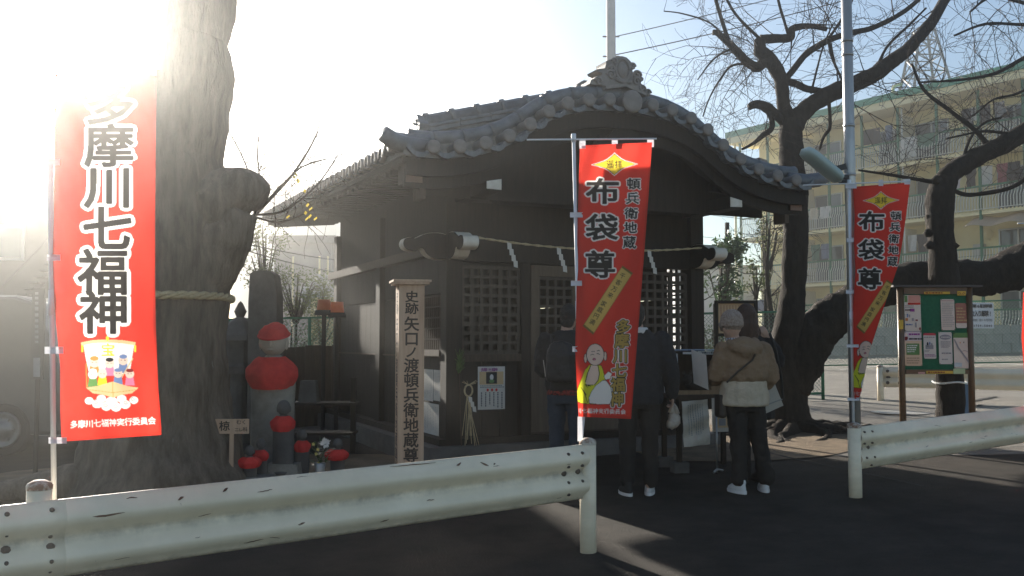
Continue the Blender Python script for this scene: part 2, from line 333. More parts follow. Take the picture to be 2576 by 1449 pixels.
# ================================================================== SETTING
# ground: one sheet to the horizon, gently rising to the back right
xs = [-350,-30,-18,-9,0,9,18,30,350]; ys = [-80,-8,0,8,16,30,55,420]
g = MB(); g.add([(x, y, G(x, y)) for y in ys for x in xs], [(j*len(xs)+i, j*len(xs)+i+1, (j+1)*len(xs)+i+1, (j+1)*len(xs)+i) for j in range(len(ys)-1) for i in range(len(xs)-1)])
tag(g.build('road', ASPHALT), kind='structure')
def sheet(name, pts, eps, mat, kind='structure'):
    mb = MB(); n = len(pts); mb.add([(x, y, G(x, y) + eps) for x, y in pts], [tuple(range(n))]); return tag(mb.build(name, mat), kind=kind)
sheet('parking_lot', [(-12,14.5),(-3,13.2),(1.2,12.6),(2.4,10.9),(3.6,10.0),(6.2,9.9),(9.5,11.2),(29,21),(29,54),(-12,54)], 0.004, LOT)
random.seed(3)
dp = [(2.95 + (1.9+0.35*sin(3*a+1)+random.uniform(-.15,.15))*cos(a), 11.6 + (1.7+0.3*sin(2*a))*sin(a)) for a in [2*pi*i/30 for i in range(30)]]
sheet('dirt_patch', dp, 0.012, DIRT)
dl = [(-2.9 + (2.6+random.uniform(-.2,.2))*cos(a), 9.6 + (1.6+random.uniform(-.15,.15))*sin(a)) for a in [2*pi*i/30 for i in range(30)]]
sheet('earth_bed', dl, 0.010, DIRT)
PAINT = M('worn_white_line', (0.62,0.61,0.58), (0.45,0.44,0.42), 6, 0.8, spots=(0.16,0.15,0.14), spot_scale=14, spot_at=0.6)
def line_mark(a, b, wd):
    a, b = Vector((a.x, a.y, 0)), Vector((b.x, b.y, 0)); d = (b-a).normalized(); n = Vector((-d.y, d.x, 0))*wd/2
    sheet('parking_line', [(p.x, p.y) for p in (a-n, b-n, b+n, a+n)], 0.009, PAINT)
line_mark(gpt(2110,931), gpt(2262,917), .12); line_mark(gpt(2128,929), gpt(2258,933), .10)
line_mark(gpt(2445,912), gpt(2576,918), .12); line_mark(gpt(2445,905), gpt(2600,903), .12); line_mark(gpt(2440,946), gpt(2600,950), .12)
# seam and cracks in the asphalt
CRACK = flat('dark_seam', (0.02,0.02,0.02), 0.95)
def crack(pts, wd, nm='asphalt_seam'):
    P = smooth_path([(p.x, p.y, 0) for p in [gpt(*q) for q in pts]], 5); mb = MB()
    vs = []
    for i, p in enumerate(P):
        d = (P[min(i+1,len(P)-1)]-P[max(i-1,0)]).normalized(); n = Vector((-d.y, d.x, 0))*wd/2*random.uniform(.5,1.3)
        for s in (1,-1): q = p+n*s; vs.append((q.x, q.y, G(q.x,q.y)+0.015))
    mb.add(vs, [(2*i,2*i+1,2*i+3,2*i+2) for i in range(len(P)-1)]); tag(mb.build(nm, CRACK), kind='structure')
crack([(1935,1142),(2010,1160),(2110,1180),(2200,1199),(2320,1226)], .035)
crack([(2410,1120),(2480,1128),(2576,1126)], .03); crack([(2000,1025),(2120,1030),(2260,1045),(2350,1052)], .03)
crack([(2440,1012),(2480,1004),(2505,999)], .12, 'tar_patch'); crack([(2455,1023),(2470,1020)], .12, 'tar_patch')
mb = MB(); c = gpt(2225, 1030)
mb.lathe([(0.0,0.010),(0.42,0.010)], 24, Matrix.Translation(Vector((c.x, c.y-0.6, G(c.x,c.y-.6)+0.002))), cap=False)
tag(mb.build('manhole_cover', CONCRETE), 'round grey manhole cover set in the asphalt behind the right post', 'manhole')

# ---------------------------------------------------------------- apartment block
APT_A = Vector((16.35, 45.0, 0)); AR = Vector((.568,-.823,0)); AN = Vector((-.823,-.568,0))
apt = thing('apartment_building', APT_A + Vector((0,0,1.1)), 'long cream four storey apartment block with green roof and balconies behind bare trees', 'building')
def AP(s, d, z): return APT_A + AR*s + AN*d + Vector((0,0,z))      # d outwards from the balcony front
S0, S1, FLOORS, EAVE = -6.95, 13.0, (1.75, 4.4, 7.05, 9.7), 12.3
def abox(mb, s0, s1, d0, d1, z0, z1):
    p = [AP(s, d, z) for z in (z0, z1) for s, d in ((s0,d0),(s1,d0),(s1,d1),(s0,d1))]
    return mb.add(p, [(0,3,2,1),(4,5,6,7),(0,1,5,4),(1,2,6,5),(2,3,7,6),(3,0,4,7)])
abox(MB(), S0+.4, S1, -9.5, -1.25, 0.6, EAVE-.02).build('wall', CREAM_WALL, apt)
abox(MB(), S0-.5, S1+.3, -1.9, .35, EAVE, EAVE+.34).build('eave', CREAM_LIGHT, apt)
rf = MB(); pr = [(.42,EAVE+.34),(.42,EAVE+.66),(-4.6,EAVE+2.1),(-9.8,EAVE+.66),(-9.8,EAVE+.34)]
rf.add([AP(s, d, z) for s in (S0-.55, S1+.3) for d, z in pr], [(0,1,2,3,4),(9,8,7,6,5)]+[(i,i+5,(i+1)%5+5,(i+1)%5) for i in range(5)])
roofo = rf.build('roof', GREEN_ROOF, apt)
vp = MB(); c = AP(2.1,-.6,EAVE+.95); vp.tube([c+Vector((0,0,-.2)), c+Vector((0,0,.22)), c+AR*.12+Vector((0,0,.30)), c+AR*.45+Vector((0,0,.30))], .075, 8); vp.build('vent_pipe', CREAM_LIGHT, roofo, smooth=True)
# balcony railing bars: one shared mesh for every bay
BW = 1.9
bar = MB(); nb = 15
for i in range(nb):
    x = BW*(i+.5)/nb
    for (z0,o0),(z1,o1) in zip([(1.05,0),(.74,0),(.50,.13),(.06,.13)], [(.74,0),(.50,.13),(.06,.13)]):
        bar.bar((x,-o0,z0), (x,-o1,z1+.0), .028, .028, (1,0,0))
bar.bar((0,-.13,.06),(BW,-.13,.06), .03,.03)
BARM = bar.mesh('railing_bars', BAR_WHITE)
tr = MB(); tr.bar((0,0,1.06),(BW,0,1.06),.075,.075); tr.bar((0,0,.74),(BW,0,.74),.02,.02); TOPM = tr.mesh('top_rail', GREEN_METAL)
edge = MB()
for i in range(12):
    x = BW*(i+.5)/12; edge.box((x,-.02,-.03),(.07,.05,.10))
EDGEM = edge.mesh('slab_edge_teeth', CREAM_LIGHT)
slabm = MB().box((BW/2,.6,-.10),(BW-.004,1.3,.14)).mesh('balcony_slab', CREAM_LIGHT)
ang = atan2(AR.y, AR.x)
def win_mesh():
    f = MB(); W, H = 1.66, 1.85
    for x0, x1, z0, z1 in ((0,W,0,.06),(0,W,H-.06,H),(0,.06,.06,H-.06),(W-.06,W,.06,H-.06),(W/2-.04,W/2+.04,.06,H-.06)): f.box(((x0+x1)/2,0,(z0+z1)/2),(x1-x0,.07,z1-z0))
    return f.mesh('window_frame', flat('aluminium_sash',(.5,.5,.48),.4,metal=.5)), MB().box((W/2,.03,H/2),(W-.1,.02,H-.1)).mesh('pane', GLASS)
WFM, WPM = win_mesh()
PARTM = MB().box((0,.62,1.15),(.06,1.22,2.3)).mesh('balcony_partition', flat('partition_board',(.62,.58,.45),.8))
POSTM = MB().box((0,-.02,1.32),(.10,.10,2.64)).mesh('balcony_post', GREEN_METAL)
PIPEM = MB().tube([(0.16,.05,0),(0.16,.05,2.65)], .04, 8).mesh('drain_pipe', flat('pale_pipe',(.62,.64,.62),.5))
random.seed(5); bays = [S0 + .15 + BW*i for i in range(10)]
for fi, z in enumerate(FLOORS):
    for bi, s in enumerate(bays):
        mw = Matrix.Translation(AP(s,0,z)) @ Matrix.Rotation(ang,4,'Z')
        sl_ = place('balcony', slabm, apt, mw)
        place('slab_edge', EDGEM, sl_, mw, kind='stuff'); place('railing_bars', BARM, sl_, mw, kind='stuff'); place('top_rail', TOPM, sl_, mw)
        place('balcony_post', POSTM, apt, mw)
        if bi % 3 == 2: place('drain_pipe', PIPEM, apt, mw); place('balcony_partition', PARTM, apt, mw)
        if bi % 3 != 0:
            mw2 = Matrix.Translation(AP(s+.1,-1.2,z+.08)) @ Matrix.Rotation(ang,4,'Z'); wf = place('window_frame', WFM, apt, mw2); place('pane', WPM, wf, mw2)
# laundry and things hanging on the balconies
LC = [(.75,.74,.72),(.62,.56,.45),(.05,.05,.06),(.10,.22,.16),(.35,.10,.12),(.20,.25,.38),(.70,.62,.68),(.30,.30,.32),(.55,.30,.40)]
LMAT = [M('laundry_cloth_%d' % i, c, tuple(x*.82 for x in c), 6, .9, .1, 30, trans=.25) for i, c in enumerate(LC)]
LN = ['white','beige','black','green','dark red','blue','pale pink','grey','rose']
FLN = ['ground','second','third','top']
def laundry(s, z, wd, ht, ci, nm, label, over=False):
    mb = MB(); ph = random.uniform(0,6)
    def fn(a, b):
        sh = 1.0 if nm != 'shirt' else (1.0 if b < .35 else .72)
        return AP(s + (a-.5)*wd*sh, (-.28 if not over else .07) + .04*sin(9*a+ph+2*b) + .02*b, z - b*ht)
    mb.grid(fn, 7, 6); return single(nm, mb, LMAT[ci], AP(s,-.2,z-ht), label, 'laundry', 'laundry on the apartment balconies', smooth=True)
def rail_top(fi): return FLOORS[fi] + 1.1
LITEMS = [(.9,3,.55,.75,2,'jacket','dark'),(1.35,3,.5,.8,2,'jacket','dark'),(2.05,3,.45,.7,5,'shirt',''),(5.9,3,.6,.9,2,'shirt',''),(6.6,3,.6,.85,2,'coat',''),(7.25,3,.5,.8,7,'shirt',''),(6.25,3,.4,.6,0,'towel',''),
          (5.2,2,.7,.95,6,'shirt',''),(5.95,2,.5,.8,2,'shirt',''),(6.6,2,.6,.9,0,'sheet',''),(7.3,2,.5,.8,4,'shirt',''),(7.8,2,.5,.8,2,'shirt',''),
          (3.1,1,.45,.75,0,'towel',''),(3.6,1,.5,.85,2,'shirt',''),(4.1,1,.5,.8,7,'shirt',''),(4.55,1,.45,.85,5,'shirt',''),
          (-2.2,1,.55,.8,3,'shirt',''),(-1.6,1,.5,.75,5,'trousers',''),(-6.0,0,.5,.6,5,'trousers',''),(-5.5,0,.45,.6,5,'trousers','')]
for k, (s, fi, wd, ht, ci, nm, _) in enumerate(LITEMS):
    side = 'left end' if s < 0 else ('right end' if s > 5 else 'middle')
    nth = ['first','second','third','fourth','fifth','sixth'][sum(1 for q in LITEMS[:k] if q[1] == fi and (('left end' if q[0] < 0 else ('right end' if q[0] > 5 else 'middle')) == side))]
    laundry(s, FLOORS[fi] + 1.95, wd, ht, ci, nm, f'{LN[ci]} {nm} drying on the {FLN[fi]} floor balcony, {side}, {nth} piece there')
laundry(3.25, FLOORS[3]+1.12, .85, .95, 0, 'quilt', 'striped white quilt hung over the top floor railing', True)
laundry(4.1, FLOORS[3]+1.12, .75, .62, 3, 'quilt', 'green quilt hung over the top floor railing', True)
laundry(-2.0, FLOORS[2]+1.12, .5, .6, 1, 'towel', 'beige towel hung over third floor railing near the lamp post', True)
laundry(-1.3, FLOORS[2]+1.12, .6, .6, 0, 'towel', 'white towel hung over third floor railing near the lamp post', True)
# satellite dish, meter box, awning
dsh = MB(); dsh.lathe([(0,0.0),(.14,.02),(.26,.08),(.265,.085),(.15,.03),(0,.012)], 16, TR(AP(6.2,-.9,FLOORS[1]+1.75), 2.6, 1.2), cap=False); dsh.tube([AP(6.2,-1.2,FLOORS[1]+1.5), AP(6.2,-.95,FLOORS[1]+1.7)], .03)
dsh.build('satellite_dish', CREAM_LIGHT, apt, smooth=True)
abox(MB(), 5.55, 6.0, -1.22, -.98, FLOORS[1]+.75, FLOORS[1]+1.35).build('meter_box', flat('meter_grey',(.55,.53,.48)), apt)
aw = MB(); aw.grid(lambda a,b: AP(6.0+3.5*a, -.3+.9*b, FLOORS[2]-.25-.45*b+.06*sin(14*a)), 20, 5); aw.build('awning', flat('faded_awning',(.50,.38,.27)), apt, smooth=True)
# tall downpipe at the left end
MB().tube([AP(S0-.15,.1,.8), AP(S0-.15,.1,EAVE)], .07, 8).build('drain_pipe', CREAM_LIGHT, apt, smooth=True)

# ---------------------------------------------------------------- block wall with every block built
bw0, bw1 = Vector((9.5,35.6,0)), Vector((22.5,34.2,0)); bd = (bw1-bw0).normalized(); bl = (bw1-bw0).length
wallroot = thing('block_wall', (bw0.x, bw0.y, G(bw0.x,bw0.y)), 'low grey concrete block wall along the far side of the parking lot', 'wall')
blk = MB().box((.295,0,.17),(.58,.15,.335)); BLKM = blk.mesh('block', CONCRETE); random.seed(9)
core = MB(); core.bar(bw0+Vector((0,.02,G(bw0.x,bw0.y)+.5)), bw1+Vector((0,.02,G(bw1.x,bw1.y)+.5)), .10, .98); core.build('mortar', M('mortar',(.20,.19,.17)), wallroot)
for r in range(3):
    for i in range(int(bl/.6)+1):
        p = bw0 + bd*(i*.6 + (.3 if r % 2 else 0)); rz = atan2(bd.y, bd.x)
        place('block', BLKM, wallroot, TR((p.x, p.y + random.uniform(-.006,.006), G(p.x,p.y)+.02+r*.345), rz))
# ---------------------------------------------------------------- chain-link fences
def chain_fence(a, b, ht, post_d, label, cell=.07, wire=.0035, base_lift=0.0):
    a, b = Vector(a), Vector(b); d = (b-a); L = d.length; d.normalize()
    gz = lambda p: G(p.x, p.y) + base_lift
    root = thing('chain_link_fence', (a.x, a.y, gz(a)), label, 'fence')
    n = max(1, round(L/post_d))
    for i in range(n+1):
        p = a + d*(L*i/n); mb = MB().tube([(p.x,p.y,gz(p)-.05),(p.x,p.y,gz(p)+ht)], .03, 8); mb.build('post', GREEN_METAL, root, smooth=True)
    for hh in (ht-.02, .12):
        mb = MB().tube([(a.x,a.y,gz(a)+hh),(b.x,b.y,gz(b)+hh)], .022, 6); mb.build('rail', GREEN_METAL, root, smooth=True)
    me = MB(); hh = ht - .16; k = int((L+hh)/cell)
    for i in range(k):
        for sgn in (1,-1):
            x0 = i*cell - hh; x1 = x0 + hh; c0, c1 = max(0,x0), min(L,x1)
            if c1 <= c0: continue
            z0, z1 = (c0-x0), (c1-x0)
            if sgn < 0: z0, z1 = hh-z0, hh-z1
            p, q = a + d*c0, a + d*c1
            me.tube([(p.x,p.y,gz(p)+.13+z0),(q.x,q.y,gz(q)+.13+z1)], wire, 3, cap=False)
    me.build('wire_mesh', M('green_wire',(.10,.20,.15),(.16,.26,.2),5,.5), root, kind='stuff')
    return root
chain_fence((8.2,26.4,0), (17.5,25.6,0), 1.85, 3.4, 'green chain link fence right of the notice board with the parking sign', .10, .005)
chain_fence((2.6,16.6,0), (5.6,16.9,0), 1.62, 1.55, 'green chain link fence behind the framed board and table', .07, .0045)
chain_fence((-6.4,16.4,0), (-2.3,17.2,0), 1.7, 1.5, 'dark green fence behind the stone statue and shrubs', .08, .004)
# far guardrail
# ---------------------------------------------------------------- far buildings
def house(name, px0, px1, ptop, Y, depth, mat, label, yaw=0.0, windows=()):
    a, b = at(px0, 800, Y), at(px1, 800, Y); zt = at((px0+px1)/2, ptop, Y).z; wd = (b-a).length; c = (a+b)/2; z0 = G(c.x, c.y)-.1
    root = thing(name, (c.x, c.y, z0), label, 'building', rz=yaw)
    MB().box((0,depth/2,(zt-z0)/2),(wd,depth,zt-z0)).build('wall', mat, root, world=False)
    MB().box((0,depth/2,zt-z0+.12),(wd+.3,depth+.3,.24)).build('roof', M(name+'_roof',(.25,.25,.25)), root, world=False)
    for (u, z, ww, wh) in windows:
        wf = MB().box((u,-.03,z),(ww,.06,wh)).build('window', flat('far_sash',(.5,.5,.5)), root, world=False)
        MB().box((u,-.07,z),(ww-.16,.04,wh-.16)).build('pane', GLASS, wf, world=False)
    return root
GREY_SIDING = M('grey_siding', (.30,.28,.29), (.24,.23,.24), 2, .85)
PALE_BLUE = M('pale_blue_cladding', (.50,.56,.62), (.42,.48,.54), 1.5, .7)
WHITE_WALL = M('white_render', (.62,.62,.62), (.52,.52,.53), 1.5, .85)
h1 = house('office_building', 590, 842, 470, 62, 12, PALE_BLUE, 'tall pale blue building far behind the shrine eave', .1, [(-2.2+1.1*(i%5), 9.2+1.5*(i//5), .8, .7) for i in range(10)])
h2 = house('grey_house', 688, 832, 612, 30, 6, GREY_SIDING, 'grey boxy house behind the shrubs left of the shrine', .0, [(.25,2.55,.62,.75),(.85,2.55,.4,.75)])
for pu in (-.3, .55, .82): MB().tube([(pu,-.06,1.3),(pu,-.06,3.9)], .035, 6).build('drain_pipe', CREAM_LIGHT, h2, world=False)
h3 = house('white_house', 1700, 1905, 678, 52, 7, WHITE_WALL, 'low white building seen right of the shrine behind the evergreen', .0, [(-1.6,3.4,.9,.9),(.9,3.3,1.0,.9)])
h4 = house('brown_house', 800, 905, 650, 36, 6, M('brown_siding',(.19,.16,.15),(.24,.2,.18),2,.8), 'brown house with a balcony rail behind the shrine corner', 0, [(-.4,3.2,.6,.7)])
h5 = house('concrete_building', -420, 295, 262, 26, 8, M('shaded_concrete',(.055,.055,.055),(.08,.08,.08),1,.9), 'grey concrete building behind the parked van on the left', .25, [(-1.5,4.2,1.2,1.0),(.6,4.2,1.2,1.0),(-1.5,1.9,1.2,1.0)])  # raised and widened so its shadow covers the left of the road
st = MB()
for i in range(12): st.box((1.0+.13*i,-.5,2.2+.17*i),(.26,.8,.05))
st.bar((.9,-.9,2.95),(2.6,-.9,5.0),.05,.05); st.bar((.9,-.1,2.15),(2.5,-.1,4.1),.06,.2)
st.build('outside_stair', flat('stair_grey',(.05,.05,.055)), h5, world=False)
# small tiled roof house
sr = thing('tiled_house', at(845,740,24), 'small house with a grey tiled roof beside the shrine wall', 'house')
c = at(850,742,24); gz = G(c.x,c.y)
MB().box((c.x+.3,c.y+2,(gz+c.z)/2),(2.2,3,c.z-gz)).build('wall', M('ochre_wall',(.45,.38,.22)), sr)
mb = MB()
for i in range(12):
    x = c.x-.9+.2*i; mb.tube([(x,c.y+.3,c.z-.02),(x,c.y+2.0,c.z+.62)], .07, 6)
mb.add([(c.x-1.1,c.y+.2,c.z-.05),(c.x+1.6,c.y+.2,c.z-.05),(c.x+1.6,c.y+2.0,c.z+.6),(c.x-1.1,c.y+2.0,c.z+.6)], [(0,1,2,3)])
mb.build('roof', TILE, sr, smooth=False)
# ---------------------------------------------------------------- pylon
py = thing('transmission_tower', (at(2326,200,54).x,54,G(30,55)), 'steel lattice transmission tower rising behind the apartment roof', 'tower')
PYL = M('pylon_steel',(.16,.14,.13),(.22,.2,.18),4,.6,metal=.3); X0 = at(2326,200,54).x
def pyw(z): return poly_at([(0,2.0),(15.9,1.12),(19.8,.43)], z)
def leg(sx, sy, z): wdt = pyw(z); return Vector((X0+sx*wdt, 54+sy*wdt, z))
for sx in (-1,1):
    for sy in (-1,1): MB().tube([leg(sx,sy,1), leg(sx,sy,15.9), leg(sx,sy,19.8)], .085, 4).build('leg', PYL, py)
mb = MB(); zs = [7,9.2,11.2,13,14.6,15.9,17.1,18.1,19,19.8]
for z0, z1 in zip(zs, zs[1:]):
    for (a,b),(c_,d_) in (((-1,-1),(1,-1)),((1,-1),(1,1)),((1,1),(-1,1)),((-1,1),(-1,-1))):
        mb.tube([leg(a,b,z0),leg(c_,d_,z1)], .04, 3); mb.tube([leg(c_,d_,z0),leg(a,b,z1)], .04, 3); mb.tube([leg(a,b,z1),leg(c_,d_,z1)], .05, 3)
mb.build('bracing', PYL, py, kind='stuff')
# ---------------------------------------------------------------- utility pole with wires
up = at(1537,100,24); upo = thing('utility_pole', (up.x,up.y,G(up.x,up.y)), 'tall grey concrete utility pole rising behind the shrine roof', 'pole')
MB().tube([(up.x,up.y,.3),(up.x,up.y,13)], [.14,.112], 14).build('shaft', M('pole_concrete',(.40,.38,.37),(.48,.46,.44),4,.8,.15,40), upo, smooth=True)
for z in (at(1530,92,24).z, at(1530,142,24).z):
    MB().tube([(up.x-.22,up.y,z),(up.x+.22,up.y,z)], .022, 6).build('step_bolt', BOLT, upo)
WIRE = flat('black_cable',(.02,.02,.02),.6)
def cable(a, b, sag, r, label, k=24):
    a, b = Vector(a), Vector(b); pts = [a.lerp(b,i/k) - Vector((0,0,sag*4*(i/k)*(1-i/k))) for i in range(k+1)]
    return single('overhead_cable', MB().tube(pts, r, 5), WIRE, a, label, 'cable', smooth=True)
cable(at(1548,92,24), at(2500,-170,26), .15, .013, 'upper cable running right from the utility pole above the shrine')
cable(at(1548,138,24), at(2500,-110,26), .15, .015, 'lower cable running right from the utility pole above the shrine')
# dark board fence behind the statues, plank by plank
bf0, bf1 = at(575,900,13.6), at(868,900,14.6); bfr = thing('board_fence', (bf0.x,13.6,G(bf0.x,13.6)), 'dark weathered board fence behind the statues and lanterns', 'fence'); bdv = Vector((bf1.x-bf0.x, bf1.y-bf0.y, 0)); bfl = bdv.length; bdv.normalize(); rnf = random.Random(4); brz = atan2(bdv.y, bdv.x)
for i in range(int(bfl/.145)):
    p = Vector((bf0.x,bf0.y,0)) + bdv*(.145*i+.07); hgt = 1.22+rnf.uniform(-.015,.015)
    place('plank', MB().box((0,0,hgt/2),(.138,.02,hgt)).mesh('plank', WOOD_MID), bfr, TR((p.x,p.y+rnf.uniform(-.004,.004),G(p.x,p.y)), brz))
for hh in (.3,1.0): MB().bar(Vector((bf0.x,bf0.y+.03,G(bf0.x,bf0.y)+hh)), Vector((bf1.x,bf1.y+.03,G(bf1.x,bf1.y)+hh)), .03,.07).build('rail', WOOD_MID, bfr)
cable(at(560,600,18), at(1100,660,34), .25, .012, 'upper of two black cables crossing behind the left shrine eave')
cable(at(560,612,18), at(1100,690,34), .35, .012, 'lower of two black cables crossing behind the left shrine eave')
cable(at(1650,520,40), at(2000,560,44), .1, .012, 'thin cable under the right shrine eave by the cream block')
cable(at(1650,580,40), at(2000,612,44), .1, .012, 'thin cable behind the evergreen right of the shrine')
# ================================================================== SHRINE HALL
TH = radians(24.5); SO = Vector((1.24, 9.6, 0)); SU = Vector((cos(TH), sin(TH), 0)); SV = Vector((-sin(TH), cos(TH), 0))
def S(u, v, z): return SO + SU*u + SV*v + Vector((0, 0, z))
def SM(u, v, z, extra=None):
    m = Matrix.Translation(S(u, v, z)) @ Matrix.Rotation(TH, 4, 'Z'); return m @ extra if extra else m
FZ = 0.24
shrine = thing('shrine_hall', S(0, 1.13, FZ), 'dark timber shrine hall with curved grey tiled gable roof and lattice front', 'shrine', rz=TH)
def sbox(u0, u1, v0, v1, z0, z1, mb=None):
    mb = mb or MB(); p = [S(u, v, z) for z in (z0, z1) for u, v in ((u0,v0),(u1,v0),(u1,v1),(u0,v1))]
    return mb.add(p, [(0,3,2,1),(4,5,6,7),(0,1,5,4),(1,2,6,5),(2,3,7,6),(3,0,4,7)])
PZT = [(0,3.99),(.261,3.982),(.503,3.952),(.747,3.89),(.962,3.785),(1.167,3.635),(1.397,3.50),(1.644,3.405),(1.908,3.352),(2.173,3.322),(2.42,3.335),(2.6,3.36)]
def PZ(u): return poly_at(PZT, abs(u))
def PZs(u): return (PZ(u-.06) + PZ(u+.06) + 2*PZ(u)) / 4
RISE = 0.030; VB = 7.3
# ---- roof shell and underside
NU = 48
def shell(v0, v1, dz, th):
    mb = MB(); us = [-2.45 + 4.9*i/NU for i in range(NU+1)]
    vs = [S(u, v, PZs(u)+dz+RISE*v - t) for t in (0, th) for v in (v0, v1) for u in us]; n = NU+1; fs = []
    for i in range(NU):
        fs += [(i, i+1, n+i+1, n+i), (2*n+i, 3*n+i, 3*n+i+1, 2*n+i+1), (i, 2*n+i, 2*n+i+1, i+1), (n+i, n+i+1, 3*n+i+1, 3*n+i)]
    fs += [(0, n, 3*n, 2*n), (NU, 2*n+NU, 3*n+NU, n+NU)]
    return mb.add(vs, fs)
roof = shell(.05, VB, -.05, .05).build('roof', TILE, shrine)
shell(.10, VB-.05, -.115, .05).build('roof_boards', WOOD_DARK, shrine)
# ---- cover tile rolls running down both slopes, round end caps at the side eaves
def half_roll(v, sg):
    pts = [S(sg*u, v, PZs(u)-.03+RISE*v) for u in (.18,.5,.8,1.05,1.3,1.6,1.95,2.25,2.50)]
    return MB().tube(pts, .062, 7)
capd = MB().lathe([(0,.0),(.055,.0),(.062,.012),(.074,.012),(.078,0),(.078,-.03),(.0,-.03)], 14, cap=False).mesh('eave_cap', TILE_CAP, True)
for k in range(27):
    v = .62 + k*.255
    for sg in (-1, 1):
        rl = half_roll(v, sg).build('cover_tile', TILE, roof, smooth=True)
        m = Matrix.Translation(S(sg*2.50, v, PZs(2.5)-.03+RISE*v)) @ Matrix.Rotation(TH,4,'Z') @ Matrix.Rotation(sg*pi/2,4,'Y')
        place('eave_cap', capd, rl, m)
        if k < 26:   # curved eave pan between the rolls
            def pan(a, b, v=v, sg=sg):
                return S(sg*(2.30+.22*b), v + .255*a, PZs(2.3+.22*b) - .05 - .055*sin(pi*a) + RISE*v)
            MB().grid(pan, 6, 1).build('eave_pan', TILE, rl, smooth=True)
# ---- verge: pans, round caps, roll course
UC = [0,.261,.503,.747,.962,1.167,1.397,1.644,1.908,2.173]
vcap = MB(); vcap.lathe([(0,0),(.052,.004),(.066,-.006),(.070,-.02),(.066,-.05),(.058,-.06),(.058,-.36)], 16, Matrix.Rotation(pi/2,4,'X'), cap=False); VCAP = vcap.mesh('verge_cap', TILE_CAP, True)
def pan_mesh():
    mb = MB(); n = 8; prof = []
    for i in range(n+1): a = i/n; prof.append((a-.5, -.30*sin(pi*a)+.0))
    vs = []; fs = []
    for y in (0.0, .36):
        for i, (x, z) in enumerate(prof): vs.append((x*1.0, y, z + .10)); 
        for i, (x, z) in enumerate(prof): vs.append((x*1.0, y, z*1.0 - .085))
    n1 = n+1
    for i in range(n):
        fs += [(i, i+1, n1+i+1, n1+i), (i, 2*n1+i, 2*n1+i+1, i+1), (n1+i, n1+i+1, 3*n1+i+1, 3*n1+i)]
    return mb.add(vs, fs).mesh('verge_pan', TILE, False)
VPAN = pan_mesh()
for sg in (-1, 1):
    for i in range(len(UC)):
        u = UC[i]*sg
        if i == 0 and sg < 0: continue
        sc = 1.72 if i == 0 else 1.0
        place('verge_cap', VCAP, roof, SM(u, -.03 if i else -.05, PZ(u)+(.0 if i else -.005), Matrix.Diagonal((sc,1,sc,1))))
    for a, b in zip(UC, UC[1:] + [2.44]):
        ua, ub = a*sg, b*sg; za, zb = PZ(a), PZ(b); L = sqrt((ub-ua)**2+(zb-za)**2); an = atan2(zb-za, ub-ua)
        if sg < 0: an = atan2(za-zb, ua-ub)
        place('verge_pan', VPAN, roof, SM((ua+ub)/2, 0, (za+zb)/2-.012, Matrix.Rotation(-an,4,'Y') @ Matrix.Diagonal((L*.98,1,L*1.0,1))))
def verge_path(sg, u0, u1, v, dz, n=10): return [S(sg*lerp(u0,u1,i/n), v, PZs(lerp(u0,u1,i/n))+dz) for i in range(n+1)]
for sg in (-1, 1):
    ee = [.0,.30,.60,.90,1.20,1.50,1.80,2.10,2.36]
    for a, b in zip(ee, ee[1:]):
        pth = verge_path(sg, a, b-.006, .24, .125, 5)
        mb = MB().tube(pth, [.074]*5+[.080], 10); mb.build('verge_roll', TILE, roof, smooth=True)
    # filler course under the roll
    mb = MB(); pa = verge_path(sg, 0, 2.38, .20, .105, 24); pb = verge_path(sg, 0, 2.38, .20, -.06, 24); pc = verge_path(sg, 0, 2.38, .36, .105, 24)
    mb.add(pa+pb+pc, [(i,i+1,25+i+1,25+i) for i in range(24)] + [(i,50+i,51+i,i+1) for i in range(24)]); mb.build('filler_course', M('old_mortar',(.20,.19,.17),(.30,.28,.25),14,.95,.5,60), roof)
# eave tip curl on the right, corner tiles
for sg in (-1, 1):
    tip = [S(sg*u, .12+dv, z) for u, dv, z in ((2.2,.05,3.36),(2.4,.0,3.34),(2.55,-.06,3.36),(2.66,-.10,3.41))]
    MB().tube(tip, [.085,.088,.085,.075], 10).build('corner_tile', TILE, roof, smooth=True)
# corner double rolls at the left front eave
for i, v in enumerate((.20,.38)):
    pts = [S(-2.15-.13*j, v, PZs(2.15+.13*j)+.06-.01*j) for j in range(4)]
    rl = MB().tube(pts, .10, 12).build('corner_roll', TILE, roof, smooth=True)
